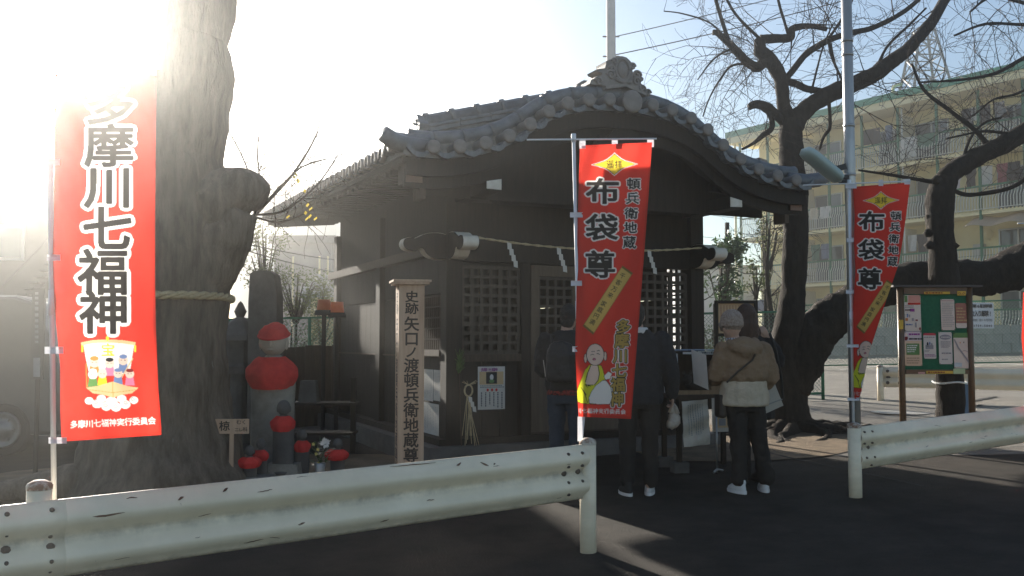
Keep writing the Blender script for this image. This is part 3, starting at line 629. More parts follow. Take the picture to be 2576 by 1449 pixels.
# ---- descending ridge on each slope (stacked noshi courses, roll on top, end ornament)
def kudari(sg, v, za, zb, ua, ub):
    dz = (zb-za)/(ub-ua); f = lambda u: za + (abs(u)-ua)*dz
    N = 14; us = [lerp(ua,ub,i/N) for i in range(N+1)]
    mb = MB(); vs = []
    for u in us:
        zt = f(u)-.10; zb_ = min(PZs(u)-.06, zt-.02)
        vs += [S(sg*u, v-.12, zb_), S(sg*u, v-.12, zt), S(sg*u, v+.12, zt), S(sg*u, v+.12, zb_)]
    fs = [(4*i+j, 4*(i+1)+j, 4*(i+1)+(j+1)%4, 4*i+(j+1)%4) for i in range(N) for j in range(4)] + [(0,1,2,3),(4*N+3,4*N+2,4*N+1,4*N)]
    mb.add(vs, fs); rr = mb.build('descending_ridge', TILE, shrine)
    for lay in range(2):
        for i in range(5):
            a, b = lerp(ua,ub,i/5), lerp(ua,ub,(i+1)/5)-.008; mbb = MB()
            mbb.bar(S(sg*a, v, f(a)-.115-.055*lay), S(sg*b, v, f(b)-.115-.055*lay), .30+.03*lay, .028); mbb.build('ridge_course_tile', TILE, rr)
    for i in range(6):
        a, b = lerp(ua,ub,i/6), lerp(ua,ub,(i+1)/6)
        mbb = MB().tube([S(sg*a, v, f(a)-.06), S(sg*(b-.05), v, f(b-.05)-.06), S(sg*(b-.045), v, f(b-.045)-.055), S(sg*(b-.004), v, f(b)-.055)], [.078,.078,.092,.092], 10); mbb.build('ridge_roll', TILE, rr, smooth=True)
    # end ornament
    o = MB(); zo = f(ub)-.30
    poly = [(-.15,-.06),(-.16,.08),(-.12,.14),(-.14,.20),(-.09,.25),(-.05,.30),(0,.32),(.05,.30),(.09,.25),(.14,.20),(.12,.14),(.16,.08),(.15,-.06)]
    o.prism(poly, -.05, .05, Matrix.Translation(S(sg*(ub+.04), v, zo)) @ Matrix.Rotation(TH+pi/2,4,'Z'))
    for k in range(12): o.ball(S(sg*(ub+.07), v-.11+.22*random.random(), zo-.02+.27*random.random()), .028, 7, 5)
    o.build('end_ornament', TILE, rr, smooth=False)
kudari(-1, .56, 4.20, 3.74, .42, 2.08)
kudari(1, .95, 4.06, 3.60, .42, 2.12)
hk = MB(); hk.prism([(-.15,0),(-.10,.2),(-.16,.30),(-.05,.28),(.02,.18),(.2,0)], -.06,.06, SM(2.22,.55,3.36)); hk.build('corner_ornament', TILE_CAP, roof)
# ---- main ridge
def rz_(v): return 4.30 + RISE*v
for lay, (hw, z0, z1) in enumerate(((.17,4.00,4.10),(.15,4.106,4.155),(.165,4.161,4.205),(.145,4.211,4.26))):
    for k in range(9):
        a, b = .32+.75*k, .32+.75*(k+1)-.008
        mb = MB(); p = [S(u,v,z+RISE*v) for z in (z0,z1) for u,v in ((-hw,a),(hw,a),(hw,b),(-hw,b))]
        mb.add(p, [(0,3,2,1),(4,5,6,7),(0,1,5,4),(1,2,6,5),(2,3,7,6),(3,0,4,7)]); mb.build('ridge_course_tile', TILE, roof)
for k in range(18):
    a, b = .36+.36*k, .36+.36*(k+1)
    mb = MB().tube([S(0,a,rz_(a)), S(0,b-.14,rz_(b)), S(0,b-.13,rz_(b)+.01), S(0,b-.01,rz_(b)+.012)], [.085,.085,.118,.122], 10); mb.build('ridge_roll', TILE_CAP, roof, smooth=True)
# ---- front ridge ornament traced as a scroll-edged plate with raised scrolls
Z5 = [(590,740),(610,680),(690,640),(700,610),(770,600),(790,555),(720,535),(700,505),(830,470),(850,400),(846,360),(960,300),(1050,255),(1110,245),(1180,255),(1240,300),(1262,330),(1320,370),(1322,410),(1275,440),(1282,480),(1330,455),(1375,465),(1420,510),(1460,550),(1450,585),(1408,592),(1418,635),(1470,660),(1490,715),(1540,713),(1570,760),(1560,805),(1520,828),(1440,800),(1140,690),(810,742),(700,748)]
def z5(p): return ((p[0]-1110)*.00076, (742-p[1])*.000690)
OV = .22; OZ = 4.175
orn = MB().prism([z5(p) for p in Z5], -.05, .16, SM(0,OV,OZ)).build('ridge_ornament', TILE_CAP, roof)
def spiral(cx, cy, r, turns, sg, t):
    pts = []
    for i in range(int(14*turns)+1):
        a = 2*pi*i/14; rr = r*(1 - .85*i/(14*turns)); pts.append((cx+sg*rr*cos(a), cy+rr*sin(a)))
    return MB().tube([S(0,OV,OZ)+SU*x+SV*(-.055)+Vector((0,0,z)) for x, z in pts], t, 6)
for (p, r, tn, sg) in (((925,565),.055,1.4,-1),((945,470),.04,1.3,-1),((730,690),.05,1.4,-1),((1345,515),.055,1.4,1),((1340,612),.05,1.3,1),((1520,770),.042,1.2,1),((1270,385),.04,1.2,1),((985,345),.035,1.2,-1),((1430,715),.04,1.2,1)):
    x, z = z5(p); spiral(x, z, r, tn, sg, .014).build('scroll', TILE_CAP, orn, smooth=True)
x, z = z5((1110,460)); md = MB(); md.lathe([(0,.025),(.05,.022),(.062,.0)], 18, SM(0,OV-.05,OZ, Matrix.Translation((x,0,z)) @ Matrix.Rotation(pi/2,4,'X') @ Matrix.Diagonal((1,1.35,1,1))), cap=False); md.build('medallion', TILE_CAP, orn, smooth=True)
rg = MB().tube([S(0,OV-.055,OZ)+SU*(x+.088*cos(a))+Vector((0,0,z+.118*sin(a))) for a in [2*pi*i/20 for i in range(21)]], .016, 6); rg.build('medallion_ring', TILE_CAP, orn, smooth=True)
sw = MB().tube([S(0,OV-.055,OZ)+SU*((q[0]-1110)*.00076)+Vector((0,0,(742-q[1])*.00069)) for q in ((1000,610),(1040,635),(1120,650),(1200,645),(1245,625))], .022, 6); sw.build('scroll', TILE_CAP, orn, smooth=True)
bp_ = MB(); bp_.prism([(-.24,-.02),(0,.035),(.26,-.045),(.26,-.075),(0,.0),(-.24,-.055)], -.10, .0, SM(0,OV-.02,OZ)); bp_.build('ornament_base', TILE_CAP, roof)
# ---- curved bargeboards, gable board
def barge(v0, v1, dtop, dep, nm, mat):
    N = 40; us = [-2.40+4.8*i/N for i in range(N+1)]; mb = MB()
    vs = [S(u, v, PZs(u)-d) for v in (v0,v1) for d in (dtop, dtop+dep) for u in us]; n = N+1; fs = []
    for i in range(N): fs += [(i,i+1,n+i+1,n+i),(2*n+i,3*n+i,3*n+i+1,2*n+i+1),(n+i,n+i+1,3*n+i+1,3*n+i),(i,2*n+i,2*n+i+1,i+1)]
    fs += [(0,n,3*n,2*n),(N,2*n+N,3*n+N,n+N)]
    mb.add(vs, fs); return mb.build(nm, mat, shrine)
barge(.10,.17,.095,.17,'bargeboard',WOOD_DARK); barge(.19,.25,.20,.17,'bargeboard',WOOD_DARK)
N = 30; us = [-2.2+4.4*i/N for i in range(N+1)]; mb = MB(); vs = [S(u,.62,PZs(u)-.12) for u in us]+[S(u,.62,2.96) for u in us]; mb.add(vs, [(i,i+1,N+2+i,N+1+i) for i in range(N)]); mb.build('gable_board', WOOD_DARK, shrine)
pend = MB().prism([(-.10,.0),(-.22,-.12),(-.30,-.10),(-.36,-.2),(-.22,-.24),(-.12,-.22),(-.06,-.34),(0,-.42),(.06,-.34),(.12,-.22),(.22,-.24),(.36,-.2),(.30,-.10),(.22,-.12),(.10,0)], -.03, .03, SM(0,.16,3.74)); pend.build('gable_pendant', WOOD_DARK, shrine)
# purlins that end in the brown blocks and the white-painted beam ends
for sg in (-1,1):
    sbox(sg*2.31-.085, sg*2.31+.085, .17, .40, 3.0, 3.215).build('eave_beam', WOOD_DARK, shrine)
    sbox(sg*2.31-.083, sg*2.31+.083, .155, .168, 3.003, 3.212).build('beam_end', M('end_grain_timber',(.20,.13,.10),(.26,.17,.13),8,.8,.2,60), shrine)
    sbox(sg*2.21-.03, sg*2.21+.03, .20, .40, 2.86, 3.0).build('bracket', WOOD_MID, shrine)
    sbox(sg*1.475-.08, sg*1.475+.08, .19, 6.3, 2.98, 3.12).build('beam', WOOD_DARK, shrine)
    we = MB().prism([(-.078,-.045),(.078,-.05),(.078,.058*1.0),(-.078,.028)] if sg < 0 else [(-.078,-.05),(.078,-.045),(.078,.028),(-.078,.058)], -.012, .0, SM(sg*1.475,.187,3.045)); we.build('painted_beam_end', PLASTER_WHITE, shrine)
    rafm = MB().bar((0,0,3.26),(sg*.98,0,3.17),.09,.10).mesh('rafter', WOOD_DARK)
    for k in range(28):
        v = .35+.245*k; place('rafter', rafm, shrine, SM(sg*1.42, v, RISE*v))
# ---- walls: hollow hall
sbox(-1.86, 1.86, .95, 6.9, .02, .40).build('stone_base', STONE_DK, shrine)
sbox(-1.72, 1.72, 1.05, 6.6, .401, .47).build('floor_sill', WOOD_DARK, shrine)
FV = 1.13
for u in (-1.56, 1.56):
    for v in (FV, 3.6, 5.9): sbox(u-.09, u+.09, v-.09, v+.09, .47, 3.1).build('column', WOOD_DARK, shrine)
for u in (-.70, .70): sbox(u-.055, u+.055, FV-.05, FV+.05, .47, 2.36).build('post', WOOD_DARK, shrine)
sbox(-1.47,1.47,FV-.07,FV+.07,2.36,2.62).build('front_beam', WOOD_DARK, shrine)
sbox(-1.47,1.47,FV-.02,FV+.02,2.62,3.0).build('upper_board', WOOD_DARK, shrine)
sbox(-1.47,1.47,FV-.06,FV+.06,1.26,1.33).build('mid_rail', WOOD_DARK, shrine) if False else None
WOOD_LAT = M('lattice_timber',(.050,.038,.029),(.075,.058,.044),5,.7,.2,60,stretch=(6,6,.8))
def lattice(u0, u1, v, z0, z1, nc, nr, bw, bt, mat, along='u', parent=None):
    parent = parent or shrine
    def P(a, z, dv=0): return S(a, v+dv, z) if along == 'u' else S(v+dv, a, z)
    L = u1-u0; rot = TH if along == 'u' else TH+pi/2
    vb = MB().box((0,0,0),(bw,bt,z1-z0)).mesh('lattice_bar', mat); hb = MB().box((0,0,0),(L,bt*.8,bw)).mesh('lattice_bar', mat)
    for i in range(nc+1): place('lattice_bar', vb, parent, Matrix.Translation(P(u0+L*i/nc,(z0+z1)/2)) @ Matrix.Rotation(rot,4,'Z'))
    for j in range(nr+1): place('lattice_bar', hb, parent, Matrix.Translation(P((u0+u1)/2, z0+(z1-z0)*j/nr)) @ Matrix.Rotation(rot,4,'Z'))
for u0, u1 in ((-1.44,-.78),(.78,1.44)):
    lattice(u0, u1, FV, 1.38, 2.30, 6, 9, .036, .04, WOOD_LAT)
    sbox(u0-.03, u1+.03, FV-.045, FV+.045, 1.28, 1.36).build('mid_rail', WOOD_MID, shrine)
    for k in range(3):
        a = u0+(u1-u0)*k/3; sbox(a+.004, a+(u1-u0)/3-.004, FV-.012, FV+.02, .47, 1.28).build('plank', WOOD_DARK, shrine)
for sg in (-1, 1):
    u0, u1 = (-.64,-.02) if sg < 0 else (.02,.64)
    dr = sbox(u0, u1, FV-.035, FV-.03, .48, .50).build('door', WOOD_MID, shrine)
    for a0, a1, z0, z1 in ((u0,u1,2.22,2.34),(u0,u1,1.22,1.34),(u0,u0+.10,.50,2.22),(u1-.10,u1,.50,2.22)):
        sbox(a0,a1,FV-.055,FV-.012,z0,z1).build('door_rail', M('door_timber',(.095,.068,.045),(.13,.095,.065),5,.75,.2,60,stretch=(6,6,.8)), dr)
    lattice(u0+.10, u1-.10, FV-.03, 1.36, 2.20, 4, 8, .030, .034, WOOD_LAT, parent=dr)
    sbox(u0+.10,u1-.10,FV-.034,FV-.02,.50,1.22).build('door_panel', M('door_panel_timber',(.10,.075,.055),(.14,.105,.075),4,.75,.2,50,stretch=(5,5,.7)), dr)
# side and back walls (planks), left window with bars, right window open so light shows through the front lattice
def side_wall(u, win):
    for v0, v1 in ((1.22,3.51),(3.69,5.81)):
        n = 9
        for k in range(n):
            a, b = v0+(v1-v0)*k/n+.003, v0+(v1-v0)*(k+1)/n-.003
            for z0, z1 in ((.47,1.32),(1.33,2.02),(2.03,2.45)):
                mid = (a+b)/2
                if z0 > 1 and any(w0 < mid < w1 and zz0 < (z0+z1)/2 < zz1 for w0, w1, zz0, zz1 in win): continue
                sbox(u-.02, u+.02, a, b, z0, z1).build('plank', WOOD_DARK, shrine)
    sbox(u-.11, u+.06, 1.22, 6.3, 2.455, 2.56).build('side_rail', WOOD_MID if u < 0 else WOOD_DARK, shrine)
    sbox(u-.045, u+.045, 1.22, 6.0, 1.315, 1.335).build('side_rail', WOOD_MID, shrine)
    if u > 0: sbox(u-.02,u+.02,1.22,5.9,2.56,3.36).build('upper_board', WOOD_DARK, shrine)
    else: sbox(u-.02,u+.02,1.22,5.9,2.56,3.36).build('upper_board', WOOD_DARK, shrine)
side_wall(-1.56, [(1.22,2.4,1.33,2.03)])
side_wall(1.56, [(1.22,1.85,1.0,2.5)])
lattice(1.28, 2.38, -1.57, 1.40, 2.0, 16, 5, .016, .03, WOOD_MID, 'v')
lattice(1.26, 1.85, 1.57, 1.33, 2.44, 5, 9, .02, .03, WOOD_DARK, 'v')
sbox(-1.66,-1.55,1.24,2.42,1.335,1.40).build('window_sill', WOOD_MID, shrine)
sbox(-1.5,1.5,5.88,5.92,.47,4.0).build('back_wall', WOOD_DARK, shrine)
# ---- carved beam noses with white painted rims
NOSE = [(0,-.13),(0,.13),(-.10,.145),(-.22,.135),(-.30,.10),(-.36,.075),(-.40,.085),(-.46,.07),(-.485,.02),(-.465,-.03),(-.41,-.055),(-.34,-.06),(-.30,-.03),(-.26,-.035),(-.23,-.08),(-.17,-.12),(-.08,-.135)]
def nose(m, th=.15):
    P = [Vector((x,0,z)) for x, z in NOSE]; PP = smooth_path([P[i] for i in range(1,len(P))]+[P[0]], 4); poly = [(p.x,p.z) for p in PP]; n = len(poly)
    o = MB().prism([(x*.985-.003,z*.97) for x, z in poly], -th/2-.006, th/2+.006, m).build('beam_nose', WOOD_DARK, shrine)
    rim = MB(); vs = [(x,y,z) for y in (-th/2,th/2) for x, z in poly]; rim.add(vs, [(i,i+1,n+i+1,n+i) for i in range(n-1)], m); rim.build('white_rim', PLASTER_WHITE, o)
NZ = 2.50
nose(SM(-1.64,FV,NZ)); nose(SM(1.64,FV,NZ,Matrix.Rotation(pi,4,'Z')))
nose(SM(-1.56,FV-.08,NZ,Matrix.Rotation(pi/2,4,'Z')), .17); nose(SM(1.56,FV-.08,NZ,Matrix.Rotation(pi/2,4,'Z')), .17)
# ---- sacred rope with paper streamers
rp = [S(u, FV-.30+.0*u, 2.60 - .085*(1-(u/1.5)**2)) for u in [-1.5+3.0*i/40 for i in range(41)]]
mb = MB()
for ph in (0, pi):
    mb.tube([p + Vector((0,0,.007*cos(i*1.7+ph))) + SV*.007*sin(i*1.7+ph) for i, p in enumerate(rp)], .008, 5)
single('straw_rope', mb, STRAW, rp[0], 'thin sacred straw rope strung across the shrine front between beam noses', 'rope', smooth=True)
def shide(px, nth, label):
    k = (px-CX)/F; q = SO + SV*(FV-.31); u = (k*q.y - q.x)/(SU.x - k*SU.y); z = 2.60-.085*(1-(u/1.5)**2)
    mb = MB(); x = -.045; zz = z
    for i in range(4):
        mb.add([S(u+x,FV-.315+.004*i,zz),S(u+x+.05,FV-.315+.004*i,zz-.012),S(u+x+.055,FV-.315+.004*i,zz-.085),S(u+x+.005,FV-.315+.004*i,zz-.075)], [(0,1,2,3)]); x += .026; zz -= .062
    single('paper_streamer', mb, PAPER, S(u,FV-.31,z-.25), label, 'streamer', 'zigzag papers on the sacred rope')
shide(1285,1,'zigzag white paper streamer nearest the left beam nose'); shide(1410,2,'zigzag white paper streamer just left of the centre banner pole'); shide(1525,3,'zigzag white paper streamer hidden behind the centre banner'); shide(1638,4,'zigzag white paper streamer right of the centre banner')
# ---- poster, notices
def u_of(px, v):
    k = (px-CX)/F; q = SO + SV*v; return (k*q.y - q.x)/(SU.x - k*SU.y)
def zz_of(px, py, v): u = u_of(px, v); p = S(u, v, 0); r = ray(px, py); return HC + r.z/r.y*p.y
def paper_on(o, ex, ey, wd, ht, mat, name, label, rnd=None, group=None, cat='paper', curl=.0):
    o, ex, ey = Vector(o), Vector(ex), Vector(ey); sf = plane_surf(o, ex, ey); n = sf(0,0)[1]
    root = thing(name, o + ey*ht + ex*wd/2, label, cat, group); mb = MB()
    mb.grid(lambda a, b: o + ex*wd*a + ey*ht*b + n*(.003 + curl*(2*abs(a-.5))**3*b), 8, 8); mb.build('sheet', mat, root, smooth=True)
    return root, (lambda a, b: (o + ex*a + ey*b + n*(.003 + curl*(2*abs(a/wd-.5))**3*(b/ht)), n))
def text_rows(sf, a0, a1, b0, b1, n, ht, gap, rnd, vertical=False, eps=.0025):
    """rows (or columns) of small illegible print"""
    mb = MB()
    for i in range(n):
        if vertical:
            x = lerp(a0, a1, (i+.5)/n); y = b0
            end = b1 - (b1-b0)*rnd.uniform(0,.3)
            while y < end: l = ht*rnd.uniform(.7,1.3); shape2d([(x-ht*.42,y),(x+ht*.42,y),(x+ht*.42,y+l*.8),(x-ht*.42,y+l*.8)], sf, eps, mb); y += l+gap
        else:
            y = lerp(b0, b1, (i+.5)/n); x = a0; end = a1 - (a1-a0)*rnd.uniform(0,.3)
            while x < end: l = ht*rnd.uniform(.7,2.2); shape2d([(x,y-ht/2),(x+l,y-ht/2),(x+l,y+ht/2),(x,y+ht/2)], sf, eps, mb); x += l+gap
    return mb
DOWN = Vector((0,0,-1)); rnd = random.Random(11)
pu0, pu1 = u_of(1202,FV-.02), u_of(1270,FV-.02); pz0, pz1 = zz_of(1236,922,FV-.02), zz_of(1236,1030,FV-.02)
po, sf = paper_on(S(pu0,FV-.02,pz0), SU, DOWN, pu1-pu0, pz0-pz1, PAPER, 'poster', 'white poster with a small altar picture pinned on the shrine panel', cat='poster')
W_, H_ = pu1-pu0, pz0-pz1
shape2d([(.06*W_,.12*H_),(.94*W_,.12*H_),(.94*W_,.42*H_),(.06*W_,.42*H_)], sf, .002).build('picture', INK_TAN, po)
shape2d([(.30*W_,.13*H_),(.70*W_,.13*H_),(.70*W_,.40*H_),(.30*W_,.40*H_)], sf, .004).build('picture_niche', INK, po)
shape2d(ell(.5*W_,.25*H_,.07*W_,.07*H_), sf, .006).build('picture_figure', INK_W, po); shape2d(ell(.5*W_,.34*H_,.10*W_,.045*H_), sf, .006).build('picture_figure', INK_GREEN, po)
PURPLE = flat('purple_print',(.30,.04,.26),.7)
lettering([(c,(.10+.1*i)*W_+.02,.075*H_,.042,.042,0,.02) for i, c in enumerate('多摩川七福神')], sf, .003).build('lettering', PURPLE, po)
text_rows(sf,.08*W_,.95*W_,.43*H_,.50*H_,2,.010,.004,rnd).build('small_print', INK_GREY, po)
for x in (.36,.52,.68): shape2d(ell(x*W_,.545*H_,.045*W_,.035*H_,10), sf, .003).build('red_mark', INK_DKRED if x > 9 else CLOTH_RED, po)
text_rows(sf,.06*W_,.96*W_,.60*H_,.97*H_,6,.016,.004,rnd,True).build('small_print', INK, po)
# notices on the left wall
def v_of(px, u):
    k = (px-CX)/F; q = SO + SU*u; return (k*q.y - q.x)/(SV.x - k*SV.y)
for (x0,x1,y0,y1,lab) in ((1092,1126,930,1007,'white printed notice on the left wall nearest the corner, upper row'),(1056,1091,927,1004,'white printed notice on the left wall, upper row, behind the inscribed post'),(1062,1106,1010,1086,'white printed notice on the left wall, lower row')):
    va, vb = v_of(x0,-1.60), v_of(x1,-1.60); p = S(-1.60,va,0); r = ray(x0,y0); z0 = HC+r.z/r.y*p.y; r = ray(x0,y1); z1 = HC+r.z/r.y*p.y
    nr, sf2 = paper_on(S(-1.60,va,z0), -SV, DOWN, abs(va-vb), z0-z1, PAPER, 'notice', lab, group='notices on the shrine side wall', cat='notice')
    text_rows(sf2,.03,abs(va-vb)-.03,.03,z0-z1-.03,10,.012,.004,rnd,True).build('small_print', INK_GREY, nr)
# new-year straw and pine ornament on the corner column
px_ = S(-1.50, FV-.13, 0); od = thing('straw_ornament', S(-1.50,FV-.12,.45), 'new year ornament of straw, pine sprig and zigzag paper on the corner column', 'ornament')
mb = MB(); rn = random.Random(4); zt = zz_of(1150,930,FV-.1)
for i in range(70):
    a = S(-1.52+rn.uniform(-.01,.01),FV-.13,zt+rn.uniform(-.05,.12)); b = a + SU*rn.uniform(-.05,.06)+Vector((0,0,rn.uniform(.02,.12)))+SV*rn.uniform(-.05,.02); mb.tube([a,b],.0022,3)
mb.build('pine_sprig', PINE, od, kind='stuff')
MB().tube([S(-1.52,FV-.13,zt-.03),S(-1.49,FV-.14,zt-.9)],.006,6).build('stem', WOOD_MID, od)
zk = zz_of(1160,975,FV-.1); mb = MB(); ring = [S(-1.42,FV-.15,zk-.03)+SU*.045*cos(a)+Vector((0,0,.06*sin(a))) for a in [2*pi*i/18 for i in range(19)]]; mb.tube(ring,.010,6)
for i in range(12): mb.tube([S(-1.42+rn.uniform(-.02,.02),FV-.15,zk-.08), S(-1.42+rn.uniform(-.08,.12),FV-.15-rn.uniform(0,.03),zk-.48-rn.uniform(0,.15))],.0035,4)
for i in range(7): mb.tube([S(-1.42,FV-.15,zk+.03), S(-1.42+rn.uniform(-.1,.1),FV-.16,zk+.05+rn.uniform(-.02,.03))],.003,4)
mb.build('straw_loop', STRAW, od)
mb = MB()
for i in range(3):
    u, z = -1.41+.022*i, zk-.09-.05*i; mb.add([S(u-.02,FV-.17,z),S(u+.022,FV-.17,z-.01),S(u+.028,FV-.17,z-.07),S(u-.012,FV-.17,z-.06)],[(0,1,2,3)])
mb.build('paper_streamer', PAPER, od)

# ================================================================== INSCRIBED POST
pp = at(1030,1000,8.2); PG = G(pp.x,pp.y); ipz = at(1030,712,8.2).z
RZP = radians(14); ip = thing('inscribed_post', (pp.x,pp.y,PG), 'square pale timber post with black vertical inscription and flat cap', 'post', rz=RZP)
HB = ipz-PG; MB().box((0,0,HB/2-.02),(.222,.222,HB)).build('shaft', WOOD_PALE, ip, world=False)
MB().box((0,0,HB-.02+.014),(.30,.30,.024)).box((0,0,HB+.012),(.33,.33,.02)).build('cap', WOOD_PALE, ip, world=False)
INK_FADE = flat('faded_brush_ink',(.055,.042,.034),.8)
def post_text(face, chars, mat, ht, wd, z0):
    rot = Matrix.Rotation(RZP,4,'Z') if face == 'f' else Matrix.Rotation(RZP-pi/2,4,'Z')
    o = Vector((pp.x,pp.y,PG)) + rot @ Vector((0,-.1115,0)); ex = rot @ Vector((1,0,0)); n = rot @ Vector((0,-1,0))
    sf = lambda a, b: (o + ex*a + Vector((0,0,-b)), n); z = z0; it = []
    for c, s in chars:
        if c != ' ': it.append((c,0,-(z-PG-ht*s/2),wd*(s**.5),ht*s*1.02,0,.022))
        z -= ht*s
    lettering(it, sf, .0015).build('lettering', mat, ip)
tx = [('史',.80),('跡',.80),(' ',.15)] + [(c,1.0 if c not in 'ノ' else .8) for c in '矢口ノ渡頓兵衛地蔵尊'] + [('堂',1.0)]
post_text('f', tx, INK_FADE, .128, .135, ipz-.075)
post_text('l', tx, INK, .128, .12, ipz-.075)
# ================================================================== GUARDRAILS
def beam_prof(n=22, dep=.055, ht=.35):
    out = []
    for i in range(n+1):
        z = i/n; h = (0.5-0.5*cos(4*pi*z)); h = h**.75; out.append((dep*h, z*ht))
    return out
def beam_mesh(mb, a, b, zt_a, zt_b, n, off=0.0, ht=.35, th=.004):
    """W-beam from a to b (xy) with top heights; n = horizontal unit normal towards the road"""
    pr = beam_prof(); k = len(pr); K = 10
    for j in range(K+1):
        p = a.lerp(b, j/K); zt = lerp(zt_a, zt_b, j/K); wob = .004*sin(j*1.7)
        for o in (off+th, off):
            for d, z in pr: mb.v.append(Vector((p.x,p.y,zt-ht+z)) + n*(d+o+wob))
    row = 2*k
    for j in range(K):
        for i in range(k-1):
            a0 = j*row+i; mb.f.append((a0, a0+row, a0+row+1, a0+1)); b0 = a0+k; mb.f.append((b0, b0+1, b0+row+1, b0+row))
        mb.f.append((j*row, j*row+k, (j+1)*row+k, (j+1)*row)); mb.f.append((j*row+k-1, (j+1)*row+k-1, (j+1)*row+2*k-1, j*row+2*k-1))
    for j in (0, K):
        for i in range(k-1): mb.f.append((j*row+i, j*row+i+1, j*row+k+i+1, j*row+k+i))
    return mb
def add_grime(o):
    me = o.data; k = len(beam_prof()); at_ = me.attributes.new('grime','FLOAT','POINT'); vals = []
    for i in range(len(me.vertices)):
        f = (i % k)/(k-1); g_ = max(0, 1-abs(f-.5)/.10)*.95 + max(0, 1-f/.10)*.9 + max(0, 1-(1-f)/.05)*.4 + .12; vals.append(min(1, g_))
    at_.data.foreach_set('value', vals)
def rail_post(root, x, y, z0, z1, r=.054):
    po = MB().tube([(x,y,z0-.1),(x,y,z1-.02)], r, 18).build('post', RAILPAINT, root, smooth=True)
    MB().lathe([(r+.002,-.03),(r+.003,-.012),(r*.92,0),(r*.5,.012),(0,.016)], 18, Matrix.Translation((x,y,z1-.01)), cap=False).build('post_cap', M('rusted_cap',(.55,.50,.43),(.24,.13,.08),16,.7,.3,60,lo=.42,hi=.55), po, smooth=True)
def bolts(root, P, zt, n, rows, big, ht=.35):
    for dx, z, r in rows:
        d_ = Vector((-n.y, n.x, 0)); q = P + d_*dx; i = min(range(22), key=lambda k: abs(beam_prof()[k][1]-z)); dep = beam_prof()[i][0]
        c = Vector((q.x,q.y,zt-ht+z)) + n*(dep+.008); m = Matrix.Translation(c) @ n.to_track_quat('Z','Y').to_matrix().to_4x4()
        MB().lathe([(0,.008),(r*.7,.007),(r,.0),(r,-.01)], 10, m, cap=False).build('bolt', BOLT, root, smooth=True)
A0, A1 = Vector((-3.55,3.265,0)), Vector((.475,6.15,0)); ZA0, ZA1 = .748, .828
B0, B1 = Vector((2.862,7.82,0)), Vector((6.6,10.15,0)); ZB0, ZB1 = .786, .93
for (a, b, za, zb, jt, posts, lab, base) in ((A0,A1,ZA0,ZA1,.372,[(.352,-.02),(1.0,0)],'white steel guardrail across the left foreground with rust scratches',A1),(B0,B1,ZB0,ZB1,None,[(0,0)],'white steel guardrail at the right with a rounded end post',B0)):
    d = (b-a).normalized(); n = Vector((d.y,-d.x,0)); root = thing('guardrail', (base.x,base.y,G(base.x,base.y)), lab, 'guardrail')
    if jt is not None:
        m_ = a.lerp(b, jt); beam_mesh(MB(), a, m_+d*.0, za, lerp(za,zb,jt), n, .009).build('beam', RAILBEAM, root, smooth=True); beam_mesh(MB(), m_-d*.3, b, lerp(za,zb,jt-.06), zb, n, .0).build('beam', RAILBEAM, root, smooth=True)
        rr = [(-.06,.31,.011),(-.06,.19,.011),(-.06,.14,.021),(-.06,.085,.011),(-.06,.035,.009),(-.24,.31,.011),(-.24,.22,.010),(-.24,.15,.021),(-.24,.10,.011),(-.24,.035,.009)]
        bolts(root, m_, lerp(za,zb,jt)+.0, n, rr, .02)
        bolts(root, b, zb, n, [(-.055,.30,.010),(-.055,.22,.010),(-.065,.18,.020),(-.055,.12,.010),(-.17,.30,.010),(-.17,.22,.010),(-.18,.175,.021),(-.17,.12,.010),(-.17,.045,.010)], .02)
    else:
        beam_mesh(MB(), a, b, za, zb, n).build('beam', RAILBEAM, root, smooth=True)
        bolts(root, a, za, n, [(.05,.31,.009),(.05,.215,.009),(.04,.17,.019),(.05,.10,.009),(.15,.31,.009),(.15,.215,.009),(.135,.175,.020),(.15,.10,.009),(.15,.03,.009)], .02)
    for t, bk in posts:
        p = a.lerp(b, t) - n*(.055 + 0.0) + d*(.03 if t == 1.0 else (-.02 if t == 0 else 0)); zt = lerp(za,zb,t)
        if t == 1.0: p = p + n*.05
        if t == 0: p = p + n*.05
        rail_post(root, p.x, p.y, G(p.x,p.y), zt + (.035 if t != .352 else .085))
for o_ in [o for o in bpy.data.objects if o.name.split('.')[0] == 'beam' and o.parent and o.parent.name.startswith('guardrail')]: add_grime(o_)
# scratches down to rusty primer on the beam face, at the heights the photo shows
def scratch(root, a, b, za, zb, n, t, z, L, hgt, tilt=0.0):
    d_ = (b-a).normalized(); mb = MB(); K = 6; vs = []
    for i in range(K+1):
        s = (i/K-.5)*L; q = a.lerp(b, t) + d_*s; zt = lerp(za, zb, t); zz = z + tilt*s + .003*mnoise.noise(Vector((s*60,t*50,z*40))); hh = hgt*(1-abs(2*i/K-1)**2)+.0008
        for e in (hh, -hh):
            f_ = (zz+e)/.35; h = (0.5-0.5*cos(4*pi*max(0,min(1,f_))))**.75; vs.append(Vector((q.x,q.y,zt-.35+zz+e)) + n*(.055*h+.0062+.004*0))
    mb.add(vs, [(2*i,2*i+1,2*i+3,2*i+2) for i in range(K)]); mb.build('scratch', RUST, root)
rs_ = random.Random(44); gr = bpy.data.objects['guardrail']; dA = (A1-A0).normalized(); nA = Vector((dA.y,-dA.x,0))
